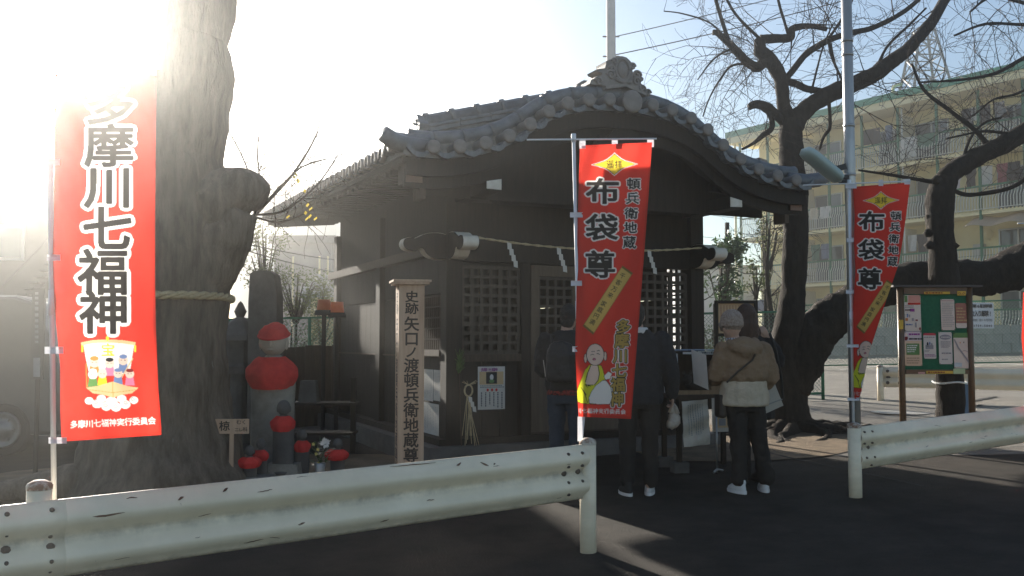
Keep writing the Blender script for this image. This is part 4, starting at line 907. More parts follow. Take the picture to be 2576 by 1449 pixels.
for (t, z, L, hg, tl) in ((.405,.262,.17,.004,.05),(.475,.30,.03,.005,.4),(.43,.325,.05,.002,0),(.52,.315,.03,.005,.5),(.56,.29,.08,.0015,.1),(.60,.10,.04,.004,.2),(.66,.325,.03,.003,0),(.70,.05,.05,.003,.2),(.80,.315,.04,.004,.3),(.835,.30,.05,.006,-.5),(.85,.30,.03,.005,.6),(.86,.285,.14,.0015,.05),(.55,.04,.10,.002,.1),(.50,.20,.06,.0015,.2),(.76,.13,.05,.0015,0),(.62,.335,.22,.0015,0),(.74,.338,.3,.0015,0)):
    scratch(gr, A0, A1, ZA0, ZA1, nA, t, z, L, hg, tl)
for k in range(8): scratch(gr, A0, A1, ZA0, ZA1, nA, rs_.uniform(.38,.97), rs_.uniform(.02,.34), rs_.uniform(.01,.07), rs_.uniform(.0005,.0012), rs_.uniform(-.3,.3))
gr2 = bpy.data.objects['guardrail.001']; dB = (B1-B0).normalized(); nB = Vector((dB.y,-dB.x,0))
for k in range(12): scratch(gr2, B0, B1, ZB0, ZB1, nB, rs_.uniform(.04,.6), rs_.uniform(.02,.34), rs_.uniform(.01,.10), rs_.uniform(.0006,.0014), rs_.uniform(-.2,.2))
FG0, FG1 = Vector((6.50,16.45,0)), Vector((9.0,14.6,0)); d = (FG1-FG0).normalized(); n = Vector((d.y,-d.x,0))
root = thing('guardrail', (FG0.x,FG0.y,G(FG0.x,FG0.y)), 'distant white guardrail in the lot behind the notice board', 'guardrail')
beam_mesh(MB(), FG0, FG1, 1.046, 1.05, n).build('beam', RAILBEAM, root, smooth=True); rail_post(root, FG0.x-.04, FG0.y, G(FG0.x,FG0.y), 1.08)
bolts(root, FG0, 1.046, n, [(.1,.28,.03),(.1,.17,.04),(.1,.08,.03),(.3,.28,.03),(.3,.17,.04),(.3,.08,.03)], .02)

# ================================================================== BANNERS
def banner(D, left, right, ytop, ybot, wave, label, pole, bar, tabs, fold=None, canvas=None, px_step=1.3):
    def P(x, y):
        dd = wave(x, y)
        if fold:
            xr = poly_at(fold, y)
            if x > xr: dd += .03 + .10*min(1,(x-xr)/60); x = xr - (x-xr)*.22
        return at(x, y, D + dd)
    root = thing('banner', pole[0], label, 'banner', 'red shrine banners on white poles'); base = MATCOL['red_banner_cloth']
    nx = int((right[0][1]-left[0][1])/px_step) if canvas else 16; ny = int((ybot-ytop)/px_step) if canvas else 60
    if canvas: canvas.image(min(v for _, v in left)-4, max(v for _, v in right)+4, ytop-16, ybot+26, 1.0)
    mb = MB(); cols = []
    for j in range(ny+1):
        b = j/ny; yy = lerp(ytop,ybot,b); xl, xr_ = poly_at(left,yy), poly_at(right,yy)
        for i in range(nx+1):
            a = i/nx; x, y = lerp(xl,xr_,a), lerp(ytop+bar[2]*a, ybot+bar[3]*a, b); hem = .86 if (a < .022 or a > .978 or b < .008 or b > .992) else 1.0
            mb.v.append(P(x, y)); c = canvas.at(x, y) if canvas else base; cols += [c[0]*hem, c[1]*hem, c[2]*hem, 1.0]
    mb.f = [(j*(nx+1)+i, j*(nx+1)+i+1, (j+1)*(nx+1)+i+1, (j+1)*(nx+1)+i) for j in range(ny) for i in range(nx)]
    cl = mb.build('cloth', PRINTED, root, smooth=True)
    cl.data.attributes.new('print', 'FLOAT_COLOR', 'POINT').data.foreach_set('color', cols)
    MB().tube(pole, .0125, 10).build('pole', PLASTIC_W, root, smooth=True)
    j = Vector(pole[0]).lerp(Vector(pole[1]), .45); MB().tube([j-Vector((0,0,.06)), j+Vector((0,0,.06))], .0165, 10).build('pole_joint', PLASTIC_W, root, smooth=True)
    MB().tube([bar[0], bar[1]], .006, 8).build('crossbar', PLASTIC_W, root, smooth=True)
    MB().tube([Vector(pole[1])-Vector((0,0,.03)), Vector(pole[1])+Vector((0,0,.025))], .017, 10).build('pole_top', PLASTIC_W, root, smooth=True)
    for x0, x1, y0, y1 in tabs:
        tb = MB(); tb.grid(lambda a, b: at(lerp(x0,x1,a), lerp(y0,y1,b), D-.018 + .004*sin(5*b)), 2, 3); tb.build('tab', TAB, root)
    return root
E1, E2, E3, E4 = .006, .0085, .011, .0135
def outlined(chars, sf, cl, core, outs, tr=None):
    """chars: (c, x, y, w, h, rot); outs: [(offset, material)] drawn below the core"""
    T = tr or (lambda x, y, w, h: (x, y, w, h))
    for k, (off, mt) in enumerate(outs):
        lettering([(c, *T(x,y,w,h)[:2], *T(x,y,w,h)[2:], r, off) for c, x, y, w, h, r in chars], sf, E1+.0025*k).build('letter_outline', mt, cl)
    lettering([(c, *T(x,y,w,h)[:2], *T(x,y,w,h)[2:], r, .026) for c, x, y, w, h, r in chars], sf, E1+.0025*len(outs)).build('lettering', core, cl)
def hotei_print(sf, cl, T, maxb=9e9):
    def pt(p): x, y, _, _ = T(p[0], p[1], 1, 1); return (x, y)
    sc = T(0,0,1,1)[2]
    def q(*ps): return [pt((1420.7+.2179*x, 789.3+.2179*y)) for x, y in ps]
    def sh(poly, mat, e, nm): shape2d(poly, sf, e).build(nm, mat, cl)
    def st(pts, wd, mat, e, nm='drawn_line'): stroke(q(*pts), wd*sc, sf, e).build(nm, mat, cl)
    robe = [(285,595),(235,650),(200,740),(160,840),(130,930),(135,1005),(190,1030),(300,1040),(420,1045),(470,1000),(470,900),(460,740),(440,650),(420,600),(350,592)]
    robe_o = [(x+(x-320)*.035, y+(y-820)*.025) for x, y in robe]
    sh(q(*robe_o), INK_CLOTH, E1, 'figure_outline'); sh(q(*robe), INK_LIME, E2, 'figure_robe')
    sh(q((300,598),(265,690),(240,780),(250,822),(330,828),(385,760),(395,690),(378,600)), INK_SKIN, E3, 'figure_chest')
    st([(240,820),(330,824)], 2.2, INK_CLOTH, E4); st([(385,600),(400,690),(385,770),(340,825)], 2, INK_CLOTH, E4); st([(300,598),(262,690),(238,790)], 2, INK_CLOTH, E4)
    sack = [(440,770),(360,830),(310,900),(280,970),(285,1030),(400,1045),(520,1040),(545,960),(530,850),(480,775)]
    so_ = [(x+(x-415)*.05, y+(y-930)*.045) for x, y in sack]
    sh(q(*so_), INK_CLOTH, E4, 'sack_outline'); sh(q(*sack), INK_W, E4+.0025, 'sack')
    kn = [(470,760),(455,720),(500,670),(545,690),(520,750)]
    sh(q(*[(x+(x-500)*.12,y+(y-720)*.12) for x,y in kn]), INK_CLOTH, E3, 'sack_outline'); sh(q(*kn), INK_W, E4, 'sack_knot')
    for c in ((240,515),(468,490)):
        sh(q(*ell(c[0],c[1],22,58,12)), INK_CLOTH, E1, 'figure_outline'); sh(q(*ell(c[0],c[1],15,50,12)), INK_SKIN, E2, 'figure_ear')
    sh(q(*ell(352,472,106,130,24)), INK_CLOTH, E2, 'figure_outline'); sh(q(*ell(352,472,98,122,24)), INK_SKIN, E3, 'figure_head')
    for pts in ([(298,478),(318,466),(338,474)],[(365,462),(385,458),(405,472)],[(305,440),(325,434),(345,438)],[(372,428),(392,422),(408,432)]): st(pts, 1.6, INK_CLOTH, E4)
    sh(q(*ell(340,525,20,15,10)), INK_DKRED, E4, 'figure_mouth'); sh(q(*ell(340,525,12,8,10)), INK_PINK, E4+.002, 'figure_mouth')
    for pts in ([(232,812),(262,850),(270,835)],[(265,830),(300,835)],[(190,850),(230,920),(265,1030)],[(210,880),(250,940)]): st(pts, 1.8, INK_CLOTH, E4)
def hotei_banner(sf, cl, T):
    X = lambda c, x, y, w, h, r=0: (c, x, y, w, h, r)
    def pt(p): x, y, _, _ = T(p[0], p[1], 1, 1); return (x, y)
    def dia(k):
        c = (1545.5, 413.5); tips = [(1486,414.5),(1546,384),(1606,412.5),(1545.5,443)]; out = []
        for i in range(4):
            a, b = tips[i], tips[(i+1)%4]
            for t in (0,.2,.4,.6,.8):
                x, y = lerp(a[0],b[0],t), lerp(a[1],b[1],t); s = 1 - .30*sin(pi*t)*.75; out.append((c[0]+(x-c[0])*s*k, c[1]+(y-c[1])*s*k))
        return [pt(p) for p in out]
    shape2d(dia(1.0), sf, E1).build('diamond_border', INK_W, cl); shape2d(dia(.93), sf, E2).build('diamond_line', INK_DKRED, cl); shape2d(dia(.86), sf, E3).build('diamond', INK_Y, cl)
    lettering([(c, *T(x,y,w,h)[:2], *T(x,y,w,h)[2:], 0, .010) for c, x, y, w, h in (('遥',1535,414,21,22),('拝',1556,414,21,22))], sf, E4).build('lettering', INK_CLOTH, cl)
    outlined([X('布',1516.5,482,88,68),X('袋',1514,573,84,70),X('尊',1509.5,666,80,72)], sf, cl, INK_CLOTH, [(.075,INK_W)], T)
    outlined([X('頓',1594,463,36,30),X('兵',1591,499,36,31),X('衛',1588,537,35,30),X('地',1586,573,34,30),X('蔵',1583.6,610,34,32)], sf, cl, INK_CLOTH, [(.085,INK_W)], T)
    pl = [(1566,668),(1592,687),(1492,842),(1466,820)]; cx, cy = 1529, 754
    def inset(d): return [pt((x+(cx-x)*d, y+(cy-y)*d)) for x, y in pl]
    shape2d(inset(0), sf, E1).build('plaque_border', flat('dark_gold_print',(.20,.14,.04)), cl); shape2d(inset(.06), sf, E2).build('plaque', flat('plaque_gold_print',(.62,.44,.13),.6,trans=.2), cl)
    ch = [('千',1567,694),('客',1556.5,711),('万',1546.5,727),('来',1536,743),('家',1519.5,764),('庭',1510.6,779.5),('円',1500.7,795),('満',1491,810)]
    lettering([(c, *T(x-1,y,15,15)[:2], *T(x,y,15,15)[2:], -.45, .012) for c, x, y in ch], sf, E3).build('lettering', INK_CLOTH, cl)
    gold = [X('多',1568,822,38,36),X('摩',1564.5,858,38,38),X('川',1561,896,38,36),X('七',1558,933,38,37),X('福',1555,968,38,37),X('神',1551.5,1005,38,38)]
    outlined(gold, sf, cl, INK_GOLD, [(.125,INK_W),(.075,INK_CLOTH)], T)
    hotei_print(sf, cl, T)
    it = [(c, 1456.5+13.9*i, 1033+.35*i, 13.5, 13.5) for i, c in enumerate('川七福神実行委員会')]
    lettering([(c, *T(x,y,w,h)[:2], *T(x,y,w,h)[2:], 0, .012) for c, x, y, w, h in it], sf, E1).build('lettering', INK_W, cl)
# glyphs are outlined once
# centre banner
DC = 6.30
wc = lambda x, y: .022*sin((x-1450)*.036 + y*.005) + .006*sin(x*.10+y*.03) + .02*sin(y*.011) - .00035*(x-1456)
cv = Canvas(MATCOL['red_banner_cloth']); hotei_banner(cv.sf(), cv, lambda x, y, w, h: (x, y, w, h))
cb = banner(DC, [(365,1459),(560,1453),(800,1449),(880,1447),(990,1452),(1052,1456)], [(358,1641),(530,1629),(710,1615),(880,1601),(1054,1587)], 366, 1048, wc,
    'red banner with large black characters hanging at the centre before the shrine', [at(1462,1140,DC+.03), at(1443,346,DC+.02)], (at(1325,352,DC+.02), at(1652,349,DC-.02), -8, 6),
    [(1457,1473,352,374),(1539,1554,350,372),(1628,1645,349,370),(1434,1466,534,547),(1436,1464,706,719),(1440,1456,871,885)], canvas=cv)
tb = MB(); tb.grid(lambda a, b: at(lerp(1453,1472,a)-6*b*a, lerp(1048,1110,b), DC-.015), 2, 4); tb.build('tab', TAB, cb)
# right banner, furled towards its foot
DR = 7.95
TRr = lambda x, y, w, h: (2146+(x-1456)*.78, 466+(y-365)*.784, w*.78, h*.784)
foldR = [(466,2289),(546,2279),(611,2270),(670,2259),(774,2223),(889,2186),(986,2167),(1003,2160)]
wr = lambda x, y: .03*sin((x-2146)*.03 + y*.006) + .015*sin(y*.017)
cv = Canvas(MATCOL['red_banner_cloth']); hotei_banner(cv.sf(), cv, TRr)
rb = banner(DR, [(466,2145),(540,2150),(611,2148),(680,2152),(774,2146),(986,2148),(1003,2150)], [(466,2290),(1003,2258)], 470, 1003, wr,
    'red banner furled at its foot hanging before the lamp post on the right', [at(2147,1085,DR+.03), at(2136,460,DR+.03)], (at(2020,466,DR+.03), at(2290,456,DR-.02), -11, 2),
    [(2127,2155,462,474),(2210,2222,452,468),(2275,2290,450,464),(2130,2162,598,609),(2128,2161,729,739),(2130,2160,866,874),(2132,2162,1000,1008)], fold=foldR, canvas=cv, px_step=1.1)
# left banner with the treasure ship
DL = 4.42
wl = lambda x, y: .03*sin((x-140)*.022 + y*.006) + .006*sin(x*.07-y*.02) + .02*sin(y*.01+1) + (.02*math.exp(-((x-150)/22)**2)*sin(y*.03))
cv = Canvas(MATCOL['red_banner_cloth']); cl = cv; sf = cv.sf()
XX = lambda c, x, y, w, h: (c, x, y, w, h, 0)
outlined([XX('多',277,262,128,112),XX('摩',275,368,128,112),XX('川',273,472,126,110),XX('七',270,577,128,118),XX('福',260,686,130,122),XX('神',262,786,128,118)], sf, cl, INK_CLOTH, [(.10,INK_W)])
lettering([(c, 186+19.6*i, 1068-.95*i, 20, 20, .03, .018) for i, c in enumerate('多摩川七福神実行委員会')], sf, E1).build('lettering', INK_W, cl)
def q2(*ps): return [(.51*x, 710+.51*y) for x, y in ps]
def sh2(poly, mat, e, nm): shape2d(q2(*poly), sf, e).build(nm, mat, cl)
def st2(pts, wd, mat, e, nm): stroke(q2(*pts), wd, sf, e).build(nm, mat, cl)
sh2([(412,308),(470,298),(530,294),(600,298),(662,306),(650,380),(640,450),(540,460),(440,450),(424,380)], INK_W, E1, 'sail')
st2([(400,305),(460,293),(530,290),(600,293),(668,304)], 8, INK_TAN, E2, 'yard'); sh2(ell(530,277,8,12,10), INK_Y, E2, 'mast_top')
for x in (405,666): st2([(x,310),(x,345)], 5, INK_Y, E2, 'tassel')
lettering([('宝',.51*532,710+.51*335,36,34,0,.02)], sf, E2).build('lettering', INK_Y, cl)
for (x, y, r) in ((440,585,22),(480,600,26),(525,612,26),(572,615,27),(618,603,26),(660,582,22),(500,575,24),(600,575,24),(550,590,30)): sh2(ell(x,y,r,r*.85,14), INK_W, E1+.0008*((x*7) % 3), 'wave')
figs = [((465,395),26,INK_SKIN,INK_ORANGE),((540,400),24,INK_SKIN,INK_PINK),((608,385),24,INK_SKIN,INK_BLUE),((458,455),24,INK_W,INK_GREEN),((505,452),22,INK_SKIN,INK_LIME),((582,450),22,INK_SKIN,INK_BLUE),((640,452),22,INK_SKIN,INK_PINK)]
for k, ((x, y), r, skin, robe) in enumerate(figs):
    e = E2 + (.0 if y < 420 else .0028)
    sh2([(x-r*1.1,y+r*2.6),(x-r*.8,y+r*.6),(x+r*.8,y+r*.6),(x+r*1.1,y+r*2.6)], robe, e, 'figure_robe'); sh2(ell(x,y,r,r,14), skin, e+.0015, 'figure_head')
    sh2(ell(x,y-r*.75,r*.85,r*.45,10), [INK_ORANGE,INK_CLOTH,INK_BLUE,INK_W,INK_SKIN,INK_BLUE,INK_DKRED][k], e+.0028, 'figure_cap')
    for dx in (-.35,.35): st2([(x+r*dx-4,y+1),(x+r*dx,y-2),(x+r*dx+4,y+1)], 1.2, INK_CLOTH, e+.0028, 'drawn_line')
st2([(428,520),(425,400)], 3, INK_ORANGE, E2, 'staff'); st2([(655,375),(600,470)], 3, INK_TAN, E2, 'staff')
sh2([(424,520),(480,512),(555,490),(630,512),(684,520),(650,548),(600,556),(558,570),(510,556),(458,548)], INK_TAN, E4, 'ship_hull')
st2([(555,490),(558,570)], 2, INK_GOLD, E4+.002, 'drawn_line'); st2([(440,530),(558,545),(670,530)], 1.5, INK_GOLD, E4+.002, 'drawn_line')
for (x, y) in ((470,590),(520,605),(570,610),(620,592),(655,575)): st2([(x+12*(1-i/16)*cos(i*.6), y+11*(1-i/16)*sin(i*.6)) for i in range(14)], 1.3, INK_GREY, E4, 'drawn_line')
lb = banner(DL, [(180,138),(520,136),(640,132),(761,136),(860,146),(924,152),(1036,152),(1110,155)], [(180,393),(400,391),(710,390),(837,392),(990,398),(1095,406)], 185, 1111, wl,
    'red banner with treasure ship print at the far left in the sun glare', [at(136,1275,DL+.06), at(124,150,DL+.06)], (at(40,178,DL+.05), at(400,172,DL-.02), -6, -17),
    [(145,172,170,200),(255,285,168,196),(370,395,166,192),(118,152,640,656),(112,160,872,890),(122,168,1100,1116),(118,150,400,416)], canvas=cv)
# sliver of another banner at the right edge
DS = 8.9
fb = banner(DS, [(735,2574),(850,2570),(960,2578)], [(735,2720),(960,2700)], 735, 1010, lambda x, y: .02*sin(x*.03), 'red banner mostly cut off by the right edge of the view', [at(2715,1080,DS+.05), at(2715,560,DS+.05)], (at(2560,562,DS+.05), at(2730,562,DS+.05), 0, 4), [(2690,2722,760,770)])

# ================================================================== STREET LAMP
lp = at(2147,860,8.06); lpo = thing('street_lamp', (lp.x,lp.y,G(lp.x,lp.y)), 'slim grey steel lamp post with a tilted pale green lamp head', 'lamp')
MB().tube([(lp.x,lp.y,G(lp.x,lp.y)-.05),(lp.x,lp.y,2.9),(lp.x,lp.y,5.6)], [.047,.046,.043], 20).build('shaft', GALV, lpo, smooth=True)
for py in (103, 138, 317, 440):
    z = at(2146,py,8.06).z; MB().tube([(lp.x,lp.y,z-.012),(lp.x,lp.y,z+.012)], .0505, 20).build('clamp_band', GALV, lpo, smooth=True)
a, b = at(2016,376,7.92), at(2116,458,7.98); ax = (b-a).normalized(); L = (b-a).length; mid = (a+b)/2
m = Matrix.Translation(mid) @ ax.to_track_quat('X','Z').to_matrix().to_4x4()
hd = MB(); K = 14
def lampsec(t):
    x = (t-.5)*L; w = .105*(1-abs(2*t-1)**6)**.5+.004; return x, w
vs = []; n = 16
for i in range(K+1):
    x, w = lampsec(i/K)
    for j in range(n): an = 2*pi*j/n; vs.append((x, w*cos(an), .055*(w/.09)*sin(an) if sin(an) > 0 else .032*(w/.09)*sin(an)))
hd.add(vs, [(i*n+j, i*n+(j+1)%n, (i+1)*n+(j+1)%n, (i+1)*n+j) for i in range(K) for j in range(n)] + [tuple(range(n))[::-1], tuple(range(K*n,K*n+n))], m)
hd.build('lamp_head', M('pale_green_plastic',(.34,.43,.41),(.40,.49,.47),4,.4), lpo, smooth=True)
br = MB(); br.bar(at(2100,440,8.0), at(2140,448,8.04), .03,.03); br.bar(at(2104,425,8.0), at(2128,418,8.03), .012,.05); br.tube([at(2112,455,7.99), at(2140,458,8.05)], .02, 8); br.build('bracket', flat('dark_bracket',(.05,.05,.05)), lpo)

# ================================================================== NOTICE BOARD
NB = 10.5
bx0, bx1 = at(2268,900,NB), at(2442,900,NB); nbr = thing('notice_board', ((bx0.x+bx1.x)/2,NB,G(bx0.x,NB)), 'green notice board on two brown posts pinned with posters', 'notice board')
BRN = M('brown_post_paint',(.10,.065,.035),(.14,.09,.05),6,.4,stretch=(3,3,.4))
zt = at(2355,723,NB).z; zb = at(2355,941,NB).z
for p in (bx0, bx1): MB().tube([(p.x,NB,G(p.x,NB)-.05),(p.x,NB,zt)], .036, 14).build('post', BRN, nbr, smooth=True)
MB().box(((bx0.x+bx1.x)/2,NB-.01,zt+.012),((bx1.x-bx0.x)+.22,.16,.022)).build('rain_cap', flat('dark_cap',(.07,.065,.06)), nbr)
xa, xb = bx0.x+.034, bx1.x-.034
MB().box(((xa+xb)/2,NB+.015,(zt+zb)/2-.01),(xb-xa,.03,zt-zb-.03)).build('backing', GREEN_METAL if False else M('green_felt',(.012,.105,.055),(.02,.14,.07),30,.95,.2,200), nbr)
for z0, z1 in ((zt-.075,zt-.004),(zb,zb+.05)): MB().box(((xa+xb)/2,NB-.012,(z0+z1)/2),(xb-xa,.035,z1-z0)).build('frame_rail', BRN, nbr)
def zoom7(x, y): return (2210+.2832*x, 694.6+.2832*y)
sfb = lambda dy: (lambda px, py: (at(px,py,NB-dy), Vector((0,-1,0))))
def strip(x0,x1,y0,y1,mat,nm,dy,par): a_, b_ = zoom7(x0,y0), zoom7(x1,y1); return shape2d([(a_[0],a_[1]),(b_[0],a_[1]),(b_[0],b_[1]),(a_[0],b_[1])], sfb(dy), 0).build(nm, mat, par)
YEL = flat('yellow_label',(.62,.43,.06))
for r_ in ((405,635,138,160),(425,662,842,866)):
    s_ = strip(r_[0],r_[1],r_[2],r_[3],YEL,'label_strip',.036,nbr); p0 = zoom7(r_[0]+12,0)[0]; p1 = zoom7(r_[1]-12,0)[0]; yy = zoom7(0,(r_[2]+r_[3])/2)[1]
    lettering([(c, lerp(p0,p1,i/8), yy, 6.2, 5.2, 0, .02) for i, c in enumerate('はり紙は届出必要')], sfb(.037), .001).build('small_print', INK_DKRED, s_) if False else text_rows(sfb(.037), p0, p1, yy-3, yy+3, 1, 3.2, 1.6, random.Random(2), eps=.001).build('small_print', INK_DKRED, s_)
em = strip(700,775,133,172,YEL,'emblem',.036,nbr)
c0 = zoom7(737,152)
for sg in (-1,1):
    stroke([(c0[0]+sg*1, c0[1]+4),(c0[0]+sg*3,c0[1]),(c0[0]+sg*6,c0[1]-3),(c0[0]+sg*8,c0[1]),(c0[0]+sg*5,c0[1]+3),(c0[0]+sg*4,c0[1]+4.5)], 1.2, sfb(.037), .001).build('emblem_mark', INK_DKRED, em)
strip(180,220,388,470,YEL,'label_strip',.045,nbr); strip(352,412,852,868,flat('pink_label',(.6,.35,.33)),'label_strip',.036,nbr); strip(665,770,822,868,flat('pale_green_label',(.42,.55,.32)),'label_strip',.0375,nbr)
rn = random.Random(21)
def board_paper(x0,x1,y0,y1,mat,label,deco):
    a_, b_ = zoom7(x0,y0), zoom7(x1,y1); p0 = at(a_[0],a_[1],NB-.006); p1 = at(b_[0],b_[1],NB-.006); wd, ht = p1.x-p0.x, p0.z-p1.z
    r_, s_ = paper_on(p0, (1,0,0), (0,0,-1), wd, ht, mat, 'pinned_paper', label, group='papers pinned on the notice board', cat='paper', curl=.006)
    for k, dco in enumerate(deco):
        kind = dco[0]
        if kind == 'r':
            _, u0, v0, u1, v1, mt = dco; shape2d([(u0*wd,v0*ht),(u1*wd,v0*ht),(u1*wd,v1*ht),(u0*wd,v1*ht)], s_, .0016+.0004*k).build('printed_block', mt, r_)
        elif kind == 't':
            _, u0, v0, u1, v1, n_, mt = dco; text_rows(s_, u0*wd, u1*wd, v0*ht, v1*ht, n_, (v1-v0)*ht/n_*.5, .004, rn, eps=.0045).build('small_print', mt, r_)
        elif kind == 'e':
            _, u0, v0, ru, rv, mt = dco; shape2d(ell(u0*wd,v0*ht,ru*wd,rv*ht), s_, .0016+.0004*k).build('printed_block', mt, r_)
        elif kind == 'l': stroke([(u*wd,v*ht) for u, v in dco[1]], dco[2], s_, .004).build('drawn_line', dco[3], r_)
    pn = MB()
    for u in (.04,.96):
        for v in (.02,.98): q = s_(u*wd, v*ht)[0]; pn.ball(q-Vector((0,.004,0)), .005, 6, 4)
    pn.build('pins', INK, r_)
    return r_
board_paper(225,378,168,488,PAPER_AGED,'busy colour flyer at the top left of the notice board',[('r',.25,.01,.98,.22,flat('salmon_print',(.62,.30,.24))),('r',.02,.02,.2,.2,INK_GREEN),('r',.22,.22,.98,.27,CLOTH_RED),('t',.04,.28,.6,.36,2,INK_GREY),('r',.34,.38,.62,.46,PURPLE),('t',.04,.38,.3,.45,1,INK),('r',.14,.52,.22,.62,INK_BLUE),('r',.26,.54,.34,.62,INK_GREY),('r',.04,.64,.2,.72,INK_ORANGE),('r',.44,.64,.55,.72,INK_GREY),('r',.66,.68,.8,.72,INK_DKRED),('t',.04,.78,.6,.86,1,INK_BLUE),('r',.62,.76,.72,.9,INK_GREY),('r',.86,.9,.96,.97,INK_DKRED)])
board_paper(227,386,492,797,M('buff_paper',(.62,.45,.30),(.68,.52,.37)),'buff poster with a dark green panel at the lower left of the notice board',[('r',0,0,1,.27,flat('pale_lilac_print',(.60,.54,.55))),('e',.1,.1,.07,.05,INK_SKIN),('r',.02,.15,.2,.26,INK_DKRED),('t',.26,.03,.95,.13,1,PURPLE),('t',.26,.17,.95,.26,1,INK),('r',.10,.35,.86,.68,INK_GREEN),('t',.14,.38,.7,.62,4,INK_W),('t',.1,.74,.9,.95,3,flat('pale_brown_print',(.42,.30,.2)))])
board_paper(396,512,506,734,PAPER,'small white poster with a group picture and red band on the notice board',[('r',0,0,1,.09,flat('crimson_print',(.5,.06,.08))),('t',.05,.12,.9,.2,1,INK_GREY),('e',.32,.42,.07,.07,INK),('e',.5,.40,.06,.06,INK_BLUE),('e',.66,.44,.06,.06,INK_GREY),('r',.15,.47,.78,.62,INK_GREY),('r',.25,.44,.4,.52,INK),('t',.05,.66,.5,.74,2,INK_GREY),('t',.05,.82,.95,.92,2,PURPLE)])
board_paper(550,678,205,480,PAPER_AGED,'plain text sheet at the top centre of the notice board',[('r',.05,.03,.95,.07,flat('pale_red_print',(.55,.38,.34))),('t',.08,.1,.92,.9,14,flat('faint_print',(.45,.42,.38)))])
board_paper(680,783,240,462,M('maroon_flyer',(.30,.12,.09),(.38,.18,.13),8),'maroon flyer at the upper right of the notice board',[('r',0,.8,1,1,PAPER_AGED),('t',.08,.15,.92,.75,5,flat('gold_faint_print',(.50,.36,.18)))])
board_paper(530,657,497,782,PAPER,'white text sheet with a grey oval heading on the notice board',[('e',.5,.16,.42,.08,INK_GREY),('t',.2,.13,.8,.19,1,PAPER),('t',.15,.28,.95,.5,6,INK_GREY),('t',.2,.62,.85,.7,1,INK_GREY),('t',.2,.82,.85,.88,1,INK_GREY)])
board_paper(662,808,503,820,PAPER_AGED,'map sheet with a green heading at the lower right of the notice board',[('r',0,0,1,.14,INK_GREEN),('l',[(0.04,.18),(.3,.42),(.6,.6),(.98,.85)],.016,INK_GREY),('l',[(0.5,.52),(.7,.5),(.95,.53)],.006,INK_GREY),('r',.4,.26,.46,.3,INK_ORANGE),('r',.64,.25,.69,.29,INK),('r',.8,.7,.86,.75,INK_DKRED),('r',.0,.84,.5,.95,flat('pale_blue_print',(.45,.55,.58)))])
# parking sign on the fence
ps0, ps1 = at(2400,761,25.7), at(2501,826,25.7); sr_, ss = paper_on(ps0, (1,0,0), (0,0,-1), ps1.x-ps0.x, ps0.z-ps1.z, M('white_sign_sheet',(.62,.63,.65),(.56,.57,.6)), 'parking_sign', 'white parking lot sign with black characters hung on the green fence', cat='sign')
sw_, sh_ = ps1.x-ps0.x, ps0.z-ps1.z
for row, (txt, yy, hh, mt) in enumerate((('第6駐車場',.14,.15,INK),('立入り厳禁!',.43,.24,INK),('罰金 金10万円也',.68,.11,INK_GREY),('3759-5840',.90,.12,INK))):
    nn = len(txt); x0_ = .46 if row != 1 else .42
    lettering([(c, sw_*lerp(x0_,.95,(i+.5)/nn), sh_*yy, (.53*sw_/nn)*1.15, hh*sh_, 0, .025) for i, c in enumerate(txt) if c != ' '], ss, .012).build('lettering', mt, sr_)
# ================================================================== TABLE, CABINET, FRAMED BOARD
tc_ = Vector((1.90,9.42,0)); TG = G(1.9,9.42); TRZ = radians(10)
tb_ = thing('offering_table', (tc_.x,tc_.y,TG), 'dark wooden table with paper sheets hanging from its front edge', 'table', rz=TRZ)
TZ = .972-TG
MB().box((.02,.05,TZ-.02),(.72,.52,.04)).build('tabletop', WOOD_MID, tb_, world=False)
MB().box((.02,-.18,TZ-.09),(.66,.03,.10)).build('apron', WOOD_MID, tb_, world=False)
for x in (-.30,.34):
    for y in (-.17,.27): MB().box((x,y,(TZ-.04)/2),(.045,.045,TZ-.04)).build('leg', WOOD_DARK, tb_, world=False)
for y in (-.17,.27): MB().box((-.30,y,.05),(.15,.14,.10)).build('footing_block', STONE_DK, tb_, world=False)
def TL(x, y, z): return tc_ + Matrix.Rotation(TRZ,3,'Z') @ Vector((x,y,0)) + Vector((0,0,TG+z))
TEX = Matrix.Rotation(TRZ,3,'Z') @ Vector((1,0,0))
cbn = thing('display_cabinet', TL(0,.05,TZ), 'open wooden display cabinet with white side panel standing on the table', 'cabinet', rz=TRZ)
CH = .405
MB().box((.02,.22,CH/2),(.62,.02,CH)).build('back_panel', WOOD_MID, cbn, world=False)
for x in (-.29,.33): MB().box((x,.03,CH/2),(.02,.36,CH)).build('side_panel', flat('pale_panel',(.58,.60,.62)) if x < 0 else WOOD_TAN, cbn, world=False)
MB().box((-.345,-.14,CH/2-.03),(.09,.012,CH-.06)).build('white_board', flat('pale_panel',(.58,.60,.62)), cbn, world=False)
MB().box((.02,.03,CH+.01),(.68,.40,.02)).build('top_panel', WOOD_DARK, cbn, world=False)
MB().box((.02,-.14,.02),(.62,.03,.04)).build('front_lip', WOOD_TAN, cbn, world=False); MB().box((.02,.03,.008),(.60,.36,.014)).build('shelf', WOOD_TAN, cbn, world=False)
MB().box((.02,.0,CH+.035),(.66,.02,.012)).build('blue_edge', flat('blue_edge',(.30,.38,.50)), cbn, world=False)
ls = MB().box((.06,-.172,CH+.006),(.28,.004,.034)).build('label_strip', PAPER, cbn, world=False); MB().box((-.19,-.172,CH+.004),(.09,.004,.022)).build('label_strip', PAPER, cbn, world=False)
